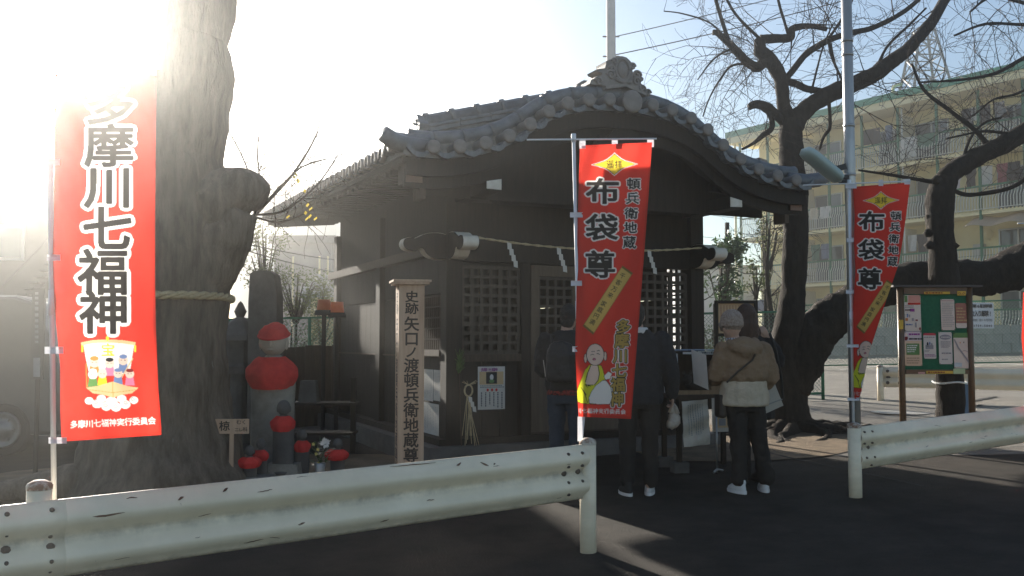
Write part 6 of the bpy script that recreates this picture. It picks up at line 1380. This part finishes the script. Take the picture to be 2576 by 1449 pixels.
# ---------------------------------------------------------------- bare sapling with a few yellow leaves beside the trunk
SD = 9.95; sp0 = at(545,1180,SD); sap = thing('sapling', (sp0.x,SD,G(sp0.x,SD)), 'thin bare sapling with a few yellow leaves beside the big trunk', 'tree')
rnd = random.Random(15); tw = MB(); tips = []
stems = [[(545,1180,13.5),(540,1000,12.0),(548,800,12.0),(590,640,10.5),(640,540,10.5)],[(638,545,9.0),(690,490,7.5),(735,440,6.0),(775,380,5.1),(800,330,3.9)],[(640,540,7.5),(700,535,6.0),(760,500,5.1),(810,450,3.9),(850,390,3.0)],[(640,545,7.5),(640,480,6.0),(610,395,4.5),(575,330,3.6)],[(640,545,6.0),(655,480,5.1),(648,400,3.9),(650,340,3.0)],[(640,540,6.9),(720,455,6.0),(760,420,4.5),(820,400,3.0)],[(640,545,6.0),(700,560,4.8),(760,540,3.9),(800,520,3.0)]]
for s_ in stems:
    p, r = limb_pts(s_, SD); MB().tube(p, r, 6).build('stem', TWIG, sap, smooth=True)
    if s_ is not stems[0]:
        for i in range(11): twig(tw, p[rnd.randint(3,len(p)-1)], Vector((rnd.gauss(.4,.7),rnd.gauss(0,.5),rnd.gauss(.5,.6))), rnd.uniform(.25,.6), .0055, 1, rnd, tips=tips)
tw.build('twigs', TWIG, sap, kind='stuff')
for i, (x, y) in enumerate(((742,433),(738,440),(748,447),(753,452),(775,510),(768,530),(785,520),(782,538),(775,545),(765,475),(797,545),(728,540))):
    c = at(x,y,SD-.05); a = rnd.uniform(0,6); d = Vector((cos(a)*.5,-.3,-.9)).normalized()*.055; q = Vector((.016,.01,.006)); MB().add([c,c+d*.5+q,c+d,c+d*.5-q],[(0,1,2),(0,2,3)]).build('leaf', LEAF_YEL, sap)
# ---------------------------------------------------------------- evergreens and shrubs
def leafy(name, c, rad, n, L, mat, label, seed, trunk=None, cat='shrub', clumps=9, dens=None):
    c = Vector(c); rnd = random.Random(seed); g0 = G(c.x,c.y); root = thing(name, (c.x,c.y,g0), label, cat)
    cl = []
    for i in range(clumps):
        while True:
            q = Vector((rnd.uniform(-1,1),rnd.uniform(-1,1),rnd.uniform(-1,1)))
            if q.length < 1: break
        cl.append(c + Vector((q.x*rad[0],q.y*rad[1],q.z*rad[2])))
    lf = MB(); tw = MB()
    for k in cl:
        tw.tube([Vector((c.x+rnd.uniform(-.05,.05),c.y,max(g0,c.z-rad[2]*1.2))), k.lerp(c,.35), k], [.018,.012,.005], 5)
        for i in range(n//clumps):
            d = Vector((rnd.gauss(0,1),rnd.gauss(0,1),rnd.gauss(0,1))); d = d.normalized()*rnd.random()**.5; p = k + Vector((d.x*rad[0],d.y*rad[1],d.z*rad[2]))*.42
            a = Vector((rnd.gauss(0,1),rnd.gauss(0,1),rnd.gauss(.3,.8))).normalized(); s = a.cross(Vector((rnd.gauss(0,1),rnd.gauss(0,1),rnd.gauss(0,1)))).normalized(); l = L*rnd.uniform(.6,1.2)
            nn = a.cross(s)*l*.12
            lf.add([p, p+a*l*.5+s*l*.2, p+a*l, p+a*l*.5-s*l*.2, p+a*l*.5-nn], [(0,1,4),(1,2,4),(2,3,4),(3,0,4)])
    MB().tube([(c.x,c.y,g0-.05),(c.x,c.y,(g0+c.z)/2),(c.x+.03,c.y,c.z+rad[2]*.6)], [trunk or .04,(trunk or .04)*.8,.012], 8).build('trunk', BARK, root, smooth=True)
    tw.build('branches', TWIG, root, kind='stuff'); lf.build('foliage', mat, root, kind='stuff'); return root
leafy('evergreen_tree', at(1812,668,17.6), (.42,.4,.72), 950, .13, LEAF, 'slim glossy leaved evergreen right of the shrine before the white building', 41, .06, 'tree', 15)
MB().tube([at(1829,900,18.2), at(1829,560,18.2)], .045, 8).build('support_post', WOOD_DARK, bpy.data.objects['evergreen_tree'])
leafy('clipped_tree', at(1925,610,19), (.42,.4,.75), 420, .08, LEAF_SHRUB, 'sparse clipped tree left of the cherry trunk before the cream block', 43, .07, 'tree', 14)
leafy('shrub', at(1900,700,18.5), (.35,.3,.35), 420, .07, LEAF_SHRUB, 'small pale leaved shrub below the clipped tree', 44, .03, 'shrub', 8)
leafy('shrub', at(1790,860,17.4), (.5,.35,.38), 700, .07, LEAF_SHRUB, 'low shrub behind the fence beside the framed board', 45, .03)
leafy('shrub', at(745,730,18.6), (.75,.5,.55), 1500, .07, LEAF_SHRUB, 'bushy shrub left of the shrine in front of the grey house', 46, .04, 'shrub', 16)
leafy('shrub', at(812,800,18.4), (.45,.4,.55), 900, .07, LEAF_SHRUB, 'dense shrub behind the amber lanterns', 47, .04, 'shrub', 12)
leafy('shrub', at(665,650,20), (.55,.4,.85), 1000, .08, LEAF_SHRUB, 'tall sunlit shrub between the big trunk and the shrine eave', 48, .04, 'shrub', 16)
leafy('shrub', at(730,860,18.2), (.9,.4,.5), 1200, .07, LEAF, 'dark shrub behind the fence near the capped statue', 49, .04, 'shrub', 14)
rnd = random.Random(77)
def bare(name, px, D, y0, y1, label, seed, w0=.05, n=16, L=.9):
    rnd = random.Random(seed); b = at(px,y0,D); t = at(px,y1,D); g0 = G(b.x,D); root = thing(name, (b.x,D,g0), label, 'tree')
    pts = smooth_path([(b.x,D,g0-.05),(b.x+.05,D,lerp(g0,t.z,.35)),(b.x-.04,D,lerp(g0,t.z,.7)),(t.x,D,t.z)],5); MB().tube(pts,[lerp(w0,.012,i/(len(pts)-1)) for i in range(len(pts))],8).build('trunk', BARK, root, smooth=True)
    tw = MB()
    for i in range(n): twig(tw, pts[rnd.randint(len(pts)//3,len(pts)-1)], Vector((rnd.gauss(0,1),rnd.gauss(0,.6),rnd.gauss(.9,.5))), L*rnd.uniform(.5,1.2), .012, 2, rnd)
    tw.build('twigs', TWIG, root, kind='stuff')
bare('pruned_tree', 1938, 18, 900, 560, 'pruned bare tree with upright shoots just left of the cherry trunk', 51, .09, 20, 1.0)
bare('bare_shrub', 1765, 17.2, 930, 730, 'small bare shrub behind the fence right of the shrine', 52, .03, 9, .5)
# ================================================================== PEOPLE
def etube(mb, secs, n=18, m=None):
    """loft of ellipses: (x, y, z, rx, ry)"""
    vs = [(x+rx*cos(2*pi*j/n), y+ry*sin(2*pi*j/n), z) for x, y, z, rx, ry in secs for j in range(n)]; k = len(secs)
    fs = [(i*n+j, i*n+(j+1)%n, (i+1)*n+(j+1)%n, (i+1)*n+j) for i in range(k-1) for j in range(n)] + [tuple(range(n))[::-1], tuple(range((k-1)*n,k*n))]
    if secs[0][2] > secs[-1][2]: fs = [f[::-1] for f in fs]
    return mb.add(vs, fs, m)
def blob(name, mb, mat, parent, vox=.011, sm=5, fac=.5):
    """overlapping closed shapes fused into one continuous skin"""
    o = mb.build(name, mat, parent, world=False, smooth=True, clean=True)
    r = o.modifiers.new('fuse','REMESH'); r.mode = 'VOXEL'; r.voxel_size = vox; r.use_smooth_shade = True
    s = o.modifiers.new('soften','SMOOTH'); s.factor = fac; s.iterations = sm
    if name in ('jacket','coat','trousers','jeans','jacket_hem','pack'): crumple(o, .030 if name in ('jacket','coat') else .024, .075)
    if name in ('knitted_cap','hair'): crumple(o, .012, .022)
    return o
def limb(mb, pts, rs, n=12):
    mb.tube(smooth_path(pts,4), [x for i in range(len(rs)-1) for x in [lerp(rs[i],rs[i+1],j/4) for j in range(4)]]+[rs[-1]], n)
    mb.ball(pts[0], rs[0], n, 8); mb.ball(pts[-1], rs[-1], n, 8); return mb
def hand(mb, w, d, side, curl=.6, up=(0,0,1)):
    """palm plus five bent fingers; w wrist, d pointing direction"""
    w = Vector(w); d = Vector(d).normalized(); up = Vector(up); s = d.cross(up); s = s.normalized() if s.length > .1 else Vector((1,0,0)); nrm = s.cross(d).normalized()
    palm = w + d*.045
    for t in (-.024,-.008,.008,.024): mb.tube([w+s*t*.6, palm+s*t, w+d*.088+s*t*1.05], [.014,.0135,.0105], 8)
    for t, L in ((-.03,.060),(-.010,.072),(.010,.078),(.029,.068)):
        a = w+d*.084+s*t; b = a+(d*cos(curl*.5)-nrm*sin(curl*.5))*L*.42; c = b+(d*cos(curl*1.4)-nrm*sin(curl*1.4))*L*.33; e = c+(d*cos(curl*2.1)-nrm*sin(curl*2.1))*L*.25
        mb.tube([a,b,c,e], [.0095,.009,.0085,.007], 8)
    a = w+d*.025+s*side*.022; mb.tube([a, a+(d*.6+s*side*.8).normalized()*.035-nrm*.01, a+(d*.9+s*side*.35).normalized()*.062-nrm*.022], [.0125,.011,.008], 8)
    return mb
SKIN = M('skin',(.42,.26,.19),(.48,.31,.23),9,.55,spec=.35)
def head(mb, c, s=1.0):
    c = Vector(c); mb.ball(c,(.073*s,.092*s,.112*s),16,12); mb.ball(c+Vector((0,.02,-.055))*s,(.058*s,.066*s,.062*s),14,10)
    mb.tube([c+Vector((0,.088,.012))*s, c+Vector((0,.108,-.022))*s, c+Vector((0,.09,-.032))*s],[.009*s,.015*s,.012*s],8)
    for sx in (-1,1):
        mb.ball(c+Vector((sx*.074,-.008,-.012))*s,(.010*s,.020*s,.031*s),8,6); mb.ball(c+Vector((sx*.030,.082,.014))*s,(.014*s,.010*s,.008*s),8,5)
    mb.tube([c+Vector((-.022,.086,-.062))*s,c+Vector((0,.092,-.060))*s,c+Vector((.022,.086,-.062))*s],[.006*s,.009*s,.006*s],6)
    return mb
def eyes(parent, c, s=1.0):
    c = Vector(c); mb = MB()
    for sx in (-1,1): mb.ball(c+Vector((sx*.030,.0885,.012))*s,(.010*s,.006*s,.006*s),8,6)
    mb.build('eyes', INK, parent, world=False, smooth=True)
def shoe(root, x, y, rz, L=.25, upper=None, sole=None):
    m = Matrix.Translation((x,y,0)) @ Matrix.Rotation(rz,4,'Z')
    u = MB(); etube(u, [(0,.02,.02,.042,L*.46),(0,.02,.045,.043,L*.45),(0,.0,.07,.038,L*.34),(0,-.035,.10,.036,.055),(0,-.04,.12,.035,.048)], 18, m)
    o = u.build('shoe', upper, root, world=False, smooth=True)
    sl_ = MB(); etube(sl_, [(0,.02,.0,.045,L*.49),(0,.02,.026,.046,L*.495)], 18, m); sl_.build('sole', sole, o, world=False); return o
def person(loc, rz, label): return thing('person', loc, label, 'person', rz=rz)
WHITE_RUB = flat('white_rubber',(.66,.66,.66),.6)
# ---- woman in knitted cap and two-tone jacket (back view)
pc = at(1872,1000,8.12); PC = Vector((pc.x,8.12,G(pc.x,8.12)))
wc_ = person(PC, .18, 'person in speckled knitted cap, tan hooded jacket with pale hem and dark trousers')
hc = (-.10,.02,1.42)
b = MB(); head(b, hc, .98); b.tube([(-.05,-.01,1.22),(-.085,.005,1.33)],[.055,.05],12); etube(b,[(0,0,.80,.14,.10),(0,0,.95,.13,.09),(0,0,1.10,.15,.10),(0,0,1.25,.16,.09),(0,0,1.29,.07,.06)])
AL = [(-.17,0,1.22),(-.235,.04,1.01),(-.19,.22,.98)]; AR_ = [(.17,0,1.22),(.222,-.01,.99),(.17,.14,.92)]
for A_ in (AL, AR_): limb(b, [Vector(p) for p in A_], [.045,.036,.028])
hand(b, AL[2], (.25,.95,.1), 1, .9); hand(b, AR_[2], (0,.75,-.6), -1, 1.2)
for sx in (-1,1): limb(b, [Vector((.01+sx*.085,0,.80)),Vector((.035+sx*.095,.0,.45)),Vector((.06+sx*.12,-.02,.10))],[.075,.05,.035])
bo = blob('body', b, SKIN, wc_, .008, 3); eyes(bo, hc, .98)
TAN_J = M('tan_quilted_cloth',(.20,.130,.075),(.25,.165,.10),7,.85,.5,40); PALE_J = M('pale_oat_cloth',(.42,.35,.26),(.50,.42,.32),10,.9,.4,60)
j = MB(); etube(j,[(0,0,.955,.205,.150),(0,0,.99,.225,.168),(0,-.005,1.05,.222,.165),(0,-.005,1.075,.215,.158),(0,-.005,1.10,.225,.165),(-.012,-.005,1.19,.222,.155),(-.03,0,1.26,.185,.125),(-.05,.0,1.305,.11,.085)])
limb(j,[Vector(p) for p in AL],[.088,.086,.062]); limb(j,[Vector(p) for p in AR_],[.088,.092,.064])
# puffs and folds of the quilting
for A_ in (AL, AR_):
    for t in (.25,.5,.75): q = Vector(A_[0]).lerp(Vector(A_[1]),t); j.ball(q,(.098,.098,.045),12,7)
j.ball((-.04,-.085,1.265),(.135,.085,.075),16,8); j.tube([(-.155,-.03,1.29),(-.13,-.125,1.24),(-.03,-.165,1.205),(.07,-.125,1.24),(.085,-.02,1.30)],[.045,.05,.055,.05,.045],10)
jo = blob('jacket', j, TAN_J, wc_, .010, 4)
st_ = MB().tube([(-.20,-.10,.95),(-.12,-.163,1.05),(.0,-.176,1.14),(.02,-.19,1.19)],.009,6); st_.build('bag_strap', flat('dark_strap',(.06,.045,.035)), wc_, world=False)
pj = MB(); etube(pj,[(0,0,.745,.212,.150),(0,0,.76,.222,.160),(0,-.003,.85,.216,.158),(0,-.003,.93,.206,.150),(0,0,.965,.205,.148)]); blob('jacket_hem', pj, PALE_J, wc_, .010, 3)
TRO = M('black_trouser_cloth',(.014,.012,.011),(.022,.019,.017),8,.9,.3,40)
tr = MB(); etube(tr,[(0,0,.70,.175,.125),(0,0,.86,.18,.13)])
for sx in (-1,1): limb(tr,[Vector((.01+sx*.085,0,.76)),Vector((.035+sx*.095,.0,.45)),Vector((.05+sx*.11,-.01,.27)),Vector((.06+sx*.125,-.015,.13))],[.098,.075,.068,.078])
blob('trousers', tr, TRO, wc_, .011, 5)
for sx, r_ in ((-1,.25),(1,-.2)): shoe(wc_, .06+sx*.125, .03 if sx > 0 else .0, r_, .25, flat('white_canvas',(.62,.62,.62)), WHITE_RUB)
CAPK = M('speckled_knit',(.27,.20,.16),(.46,.37,.31),60,.95,.9,90)
k_ = MB(); k_.ball((-.10,.01,1.475),(.098,.115,.102),20,12); k_.ball((-.10,.01,1.535),(.07,.085,.045),16,8); etube(k_,[(-.10,.015,1.425,.098,.118),(-.10,.015,1.46,.101,.121)]); k_.tube([(-.12,.11,1.435),(-.165,.13,1.425)],[.06,.04],12); blob('knitted_cap', k_, CAPK, wc_, .009, 3)
sc_ = MB(); etube(sc_,[(-.065,.01,1.275,.078,.078),(-.085,.01,1.33,.07,.075)]); blob('scarf', sc_, M('striped_scarf',(.45,.45,.48),(.14,.14,.18),45,.9,lo=.48,hi=.52,stretch=(1,1,.1)), wc_, .010, 2)
hp = MB(); k = 6
hp.grid(lambda a, b_: Vector((-.30+.03*b_+.02*a, .10+.16*a, 1.22-.30*b_+.06*a)), 3, 5); single('paper_sheet', MB().grid(lambda a, b_: PC + Matrix.Rotation(.18,3,'Z') @ Vector((-.335+.02*b_-.05*a, .02+.22*a, 1.18-.30*b_+.05*a)), 3, 5), PAPER, PC+Vector((-.3,.1,.9)), 'sheet of white paper held by the person in the knitted cap', 'paper')
# dark shoulder bag
bg_ = MB(); bg_.box((-.205,.03,.74),(.07,.15,.20)); blobbag = bg_.v; Rm = Matrix.Rotation(.18,3,'Z'); bg_.v = [PC + Rm @ Vector(p) for p in bg_.v]
sbag = single('shoulder_bag', bg_, M('dark_leather',(.025,.018,.015),(.035,.026,.02),9,.5), PC+Rm@Vector((-.225,-.02,.67)), 'dark shoulder bag at the left hip of the person in tan jacket', 'bag'); bvm = sbag.modifiers.new('round','BEVEL'); bvm.width = .03; bvm.segments = 3
# ---- person with long brown hair, black coat, behind the first
pd = at(1890,1000,8.62); PD = Vector((pd.x,8.62,G(pd.x,8.62))); wd_ = person(PD, .30, 'person with long brown hair in black coat, hand raised to the bag strap')
hd_ = (-.05,.0,1.50); b = MB(); head(b, hd_, .98); b.tube([(-.02,-.01,1.28),(-.04,0,1.42)],[.055,.048],12); etube(b,[(0,0,.80,.14,.10),(0,0,1.10,.15,.10),(0,0,1.28,.16,.09),(0,0,1.33,.07,.06)])
DLa = [(-.17,0,1.25),(-.22,.05,1.02),(-.15,.22,1.0)]; DRa = [(.16,0,1.26),(.275,-.05,1.10),(.165,-.02,1.325)]
for A_ in (DLa, DRa): limb(b,[Vector(p) for p in A_],[.045,.036,.028])
hand(b, DLa[2], (.1,.9,.2), 1, .9); hand(b, DRa[2], (-.62,-.25,.72), -1, 1.35, up=(0,-1,.2))
for sx in (-1,1): limb(b,[Vector((sx*.08,0,.80)),Vector((sx*.08,.01,.45)),Vector((sx*.08,-.02,.10))],[.07,.05,.035])
bo = blob('body', b, SKIN, wd_, .008, 3); eyes(bo, hd_, .98)
BLK = M('black_wool',(.010,.010,.011),(.018,.018,.019),12,.95,.3,80)
j = MB(); etube(j,[(0,0,.58,.22,.16),(0,0,.80,.20,.145),(0,0,1.0,.185,.13),(0,-.005,1.2,.20,.125),(0,0,1.29,.16,.10),(0,0,1.345,.085,.075)]); limb(j,[Vector(p) for p in DLa],[.075,.065,.05]); limb(j,[Vector(p) for p in DRa[:2]]+[Vector(DRa[1]).lerp(Vector(DRa[2]),.8)],[.078,.068,.050]); blob('coat', j, BLK, wd_, .010, 4)
tr = MB()
for sx in (-1,1): limb(tr,[Vector((sx*.08,0,.70)),Vector((sx*.08,.0,.42)),Vector((sx*.08,-.01,.06))],[.085,.06,.05])
blob('trousers', tr, TRO, wd_, .012, 4)
for sx in (-1,1): shoe(wd_, sx*.09, .03, 0, .24, DARK, DARK)
HAIR = M('brown_hair',(.045,.022,.014),(.075,.038,.024),8,.45,.5,60,stretch=(5,5,.4))
h = MB(); h.ball((hd_[0],hd_[1]-.015,hd_[2]+.018),(.092,.105,.118),18,12); etube(h,[(hd_[0]+.005,-.06,1.19,.085,.04),(hd_[0],-.05,1.32,.10,.06),(hd_[0],-.04,1.44,.098,.085),(hd_[0],-.02,1.50,.09,.095)]); h.tube([(hd_[0]+.075,.0,1.50),(hd_[0]+.105,-.02,1.37),(hd_[0]+.115,-.035,1.22)],[.035,.04,.02],10); blob('hair', h, HAIR, wd_, .009, 3)
MB().tube([(.165,-.06,1.36),(.20,-.10,1.22),(.27,-.08,.95),(.30,-.05,.75)],.012,6).build('bag_strap', flat('black_strap',(.02,.02,.02)), wd_, world=False)
# pale tote bag hanging at the right
tg = thing('tote_bag', PD+Vector((.34,-.22,.62)), 'large pale tote bag hanging at the right of the person in tan jacket', 'bag'); 
tpx = [(1920,950),(1944,948),(1953,975),(1971,1020),(1923,1042),(1918,1000)]
vs_ = [at(x,y,8.40) for x, y in tpx]; vb_ = [at(x,y,8.52) for x, y in tpx]; mb = MB(); mb.add(vs_+vb_, [tuple(range(6))[::-1],tuple(range(6,12))]+[(i,(i+1)%6,(i+1)%6+6,i+6) for i in range(6)]); mb.build('bag_body', M('pale_tote',(.42,.38,.33),(.48,.44,.38),8,.8,.3,30), tg)
MB().bar(at(1925,1020,8.395),at(1968,1004,8.395),.004,.01).build('seam', flat('seam_grey',(.28,.28,.27)), tg)
mb = MB(); mb.tube([at(1924,950,8.46),at(1926,900,8.5),at(1930,862,8.52),at(1938,900,8.5),at(1942,950,8.46)],.007,6); mb.build('handle', flat('black_strap',(.02,.02,.02)), tg)
# ---- man in dark jacket right of the banner
pm = at(1606,1000,8.12); PM_ = Vector((pm.x,8.12,G(pm.x,8.12))); mn = person(PM_, -.12, 'person in dark jacket and trousers with white soled shoes, right of the centre banner')
hm = (-.02,.02,1.54); b = MB(); head(b, hm, 1.0); b.tube([(0,0,1.36),(-.01,.01,1.46)],[.06,.055],12); etube(b,[(0,0,.82,.15,.11),(0,0,1.15,.16,.11),(0,0,1.34,.18,.10),(0,0,1.40,.07,.06)])
ML = [(-.20,0,1.33),(-.25,.0,1.06),(-.22,.10,.84)]; MR = [(.20,0,1.33),(.275,-.01,1.07),(.292,.05,.865)]
for A_ in (ML, MR): limb(b,[Vector(p) for p in A_],[.05,.042,.032])
hand(b, ML[2], (0,.3,-.95), 1, .7, up=(0,-1,0)); hand(b, MR[2], (.05,.18,-.98), -1, 1.1, up=(1,0,0))
for sx in (-1,1): limb(b,[Vector((sx*.09,0,.84)),Vector((sx*.09,.01,.46)),Vector((sx*.09,-.02,.10))],[.08,.055,.04])
bo = blob('body', b, SKIN, mn, .008, 3); eyes(bo, hm)
DKJ = M('charcoal_jacket_cloth',(.016,.016,.018),(.026,.026,.029),8,.9,.4,40)
j = MB(); etube(j,[(0,0,.78,.205,.15),(0,0,.84,.215,.155),(0,0,1.05,.205,.15),(0,0,1.25,.215,.14),(0,0,1.35,.185,.115),(0,0,1.42,.095,.085)]); limb(j,[Vector(p) for p in ML],[.085,.078,.058]); limb(j,[Vector(p) for p in MR],[.085,.076,.056])
for t in (.35,.7): j.ball(Vector(MR[0]).lerp(Vector(MR[1]),t),(.09,.09,.04),10,6)
blob('jacket', j, DKJ, mn, .010, 4)
tr = MB(); etube(tr,[(0,0,.74,.17,.125),(0,0,.88,.175,.13)])
for sx in (-1,1): limb(tr,[Vector((sx*.09,0,.80)),Vector((sx*.095,.01,.46)),Vector((sx*.10,-.01,.125))],[.10,.075,.066])
blob('trousers', tr, TRO, mn, .011, 5)
shoe(mn, -.11, .0, .35, .27, DARK, WHITE_RUB); shoe(mn, .09, .06, -.1, .27, flat('grey_canvas',(.5,.5,.5)), WHITE_RUB)
hr = MB(); hr.ball((hm[0],hm[1]-.018,hm[2]+.022),(.082,.098,.108),16,10); hr.ball((hm[0],hm[1]-.06,hm[2]-.05),(.065,.05,.06),12,8); blob('hair', hr, M('black_hair',(.012,.011,.010),(.022,.02,.018),14,.6,.5,80), mn, .009, 3)
co = MB(); etube(co,[(0,-.01,1.38,.098,.09),(0,-.01,1.42,.092,.088),(0,-.01,1.44,.08,.075)]); blob('pale_hood', co, flat('pale_fleece',(.55,.54,.52),.95), mn, .010, 2)
# crumpled plastic bag in his right hand
hb = PM_ + Matrix.Rotation(-.12,3,'Z') @ Vector((.305,.075,.70)); mb = MB(); mb.ball(hb-Vector((0,0,.06)),(.055,.035,.075),14,10); mb.ball(hb-Vector((.02,0,.09)),(.045,.035,.05),10,8); mb.tube([hb+Vector((-.02,0,.0)),hb+Vector((-.012,0,.05)),hb+Vector((0,0,.075))],[.03,.018,.01],8); mb.tube([hb+Vector((.025,0,-.01)),hb+Vector((.015,0,.05)),hb+Vector((0,0,.075))],[.03,.016,.01],8)
for i, p in enumerate(mb.v): mb.v[i] = p + (p-hb)*.18*mnoise.noise(p*28)
single('plastic_bag', mb, M('thin_white_plastic',(.55,.52,.48),(.45,.36,.28),18,.4,trans=.3), hb-Vector((0,0,.14)), 'crumpled white plastic bag in the hand of the person in dark jacket', 'bag', smooth=True)
# ---- man with backpack left of the banner
pa = at(1424,1000,8.75); PA = Vector((pa.x,8.75,G(pa.x,8.75))); ma = person(PA, -.35, 'person in dark jacket, jeans and backpack, half hidden left of the centre banner')
ha = (.02,.04,1.55); b = MB(); head(b, ha, 1.0); b.tube([(0,0,1.37),(.01,.02,1.47)],[.06,.055],12); etube(b,[(0,0,.82,.15,.11),(0,0,1.15,.16,.11),(0,0,1.34,.18,.10),(0,0,1.40,.07,.06)])
AA = [(-.20,0,1.33),(-.245,.03,1.06),(-.17,.24,1.05)]; AB = [(.20,0,1.33),(.245,.03,1.06),(.15,.24,1.05)]
for A_ in (AA, AB): limb(b,[Vector(p) for p in A_],[.05,.042,.032])
hand(b, AA[2], (.4,.9,.1), 1, 1.0); hand(b, AB[2], (-.4,.9,.1), -1, 1.0)
for sx in (-1,1): limb(b,[Vector((sx*.09,0,.84)),Vector((sx*.09,.01,.46)),Vector((sx*.09,-.02,.10))],[.08,.055,.04])
bo = blob('body', b, SKIN, ma, .009, 3); eyes(bo, ha)
j = MB(); etube(j,[(0,0,.86,.19,.14),(0,0,.92,.20,.145),(0,0,1.1,.20,.145),(0,0,1.26,.21,.135),(0,0,1.36,.18,.11),(0,0,1.42,.09,.08)]); limb(j,[Vector(p) for p in AA],[.082,.074,.055]); limb(j,[Vector(p) for p in AB],[.082,.074,.055]); blob('jacket', j, DKJ, ma, .011, 4)
pl_ = MB(); etube(pl_,[(0,0,.825,.185,.135),(0,0,.875,.186,.137)]); pl_.build('plaid_shirt_hem', M('red_plaid',(.30,.03,.03),(.03,.02,.02),40,.9,lo=.45,hi=.55), ma, world=False, smooth=True)
tr = MB(); etube(tr,[(0,0,.74,.165,.12),(0,0,.86,.17,.125)])
for sx in (-1,1): limb(tr,[Vector((sx*.09,0,.80)),Vector((sx*.095,.01,.46)),Vector((sx*.10,-.01,.07))],[.098,.073,.060])
blob('jeans', tr, M('blue_denim',(.022,.032,.05),(.036,.05,.072),14,.9,.3,60), ma, .012, 5)
for sx in (-1,1): shoe(ma, sx*.10, .02, 0, .26, DARK, DARK)
hr = MB(); hr.ball((ha[0],ha[1]-.018,ha[2]+.022),(.082,.098,.108),16,10); hr.ball((ha[0],ha[1]-.06,ha[2]-.05),(.065,.05,.06),12,8); blob('hair', hr, MATS['black_hair'], ma, .010, 3)
bk = thing('backpack', PA+Vector((-.06,-.2,.95)), 'dark backpack worn by the person left of the centre banner', 'backpack', rz=-.35)
bb_ = MB(); etube(bb_,[(0,0,.0,.12,.075),(0,0,.04,.145,.09),(0,0,.25,.14,.085),(0,0,.34,.11,.07),(0,0,.37,.06,.05)]); blob('pack', bb_, M('black_nylon',(.014,.014,.016),(.02,.02,.022),9,.5,.3,50), bk, .011, 3)
MB().tube([(-.08,.0,.34),(-.11,.08,.42),(-.10,.16,.42)],.014,6).build('strap', flat('black_strap',(.02,.02,.02)), bk, world=False)
MB().tube([(-.13,-.05,.05),(-.15,-.05,.2)],.004,5).build('zip_pull', GALV, bk, world=False)
# ================================================================== AIR (haze added to stand in for lens glare)
hz = MB().box((4,33,9.2),(76,84,24.0)); hzm = bpy.data.materials.new('glare_haze'); hzm.use_nodes = True; t = hzm.node_tree; t.nodes.remove(t.nodes['Principled BSDF'])
pv = t.nodes.new('ShaderNodeVolumePrincipled'); pv.inputs['Color'].default_value = (1.0,.985,.95,1); pv.inputs['Density'].default_value = HAZE_DENSITY; pv.inputs['Anisotropy'].default_value = HAZE_G
t.links.new(pv.outputs[0], t.nodes['Material Output'].inputs['Volume'])
if HAZE_DENSITY > 0: tag(hz.build('haze', hzm), kind='stuff')
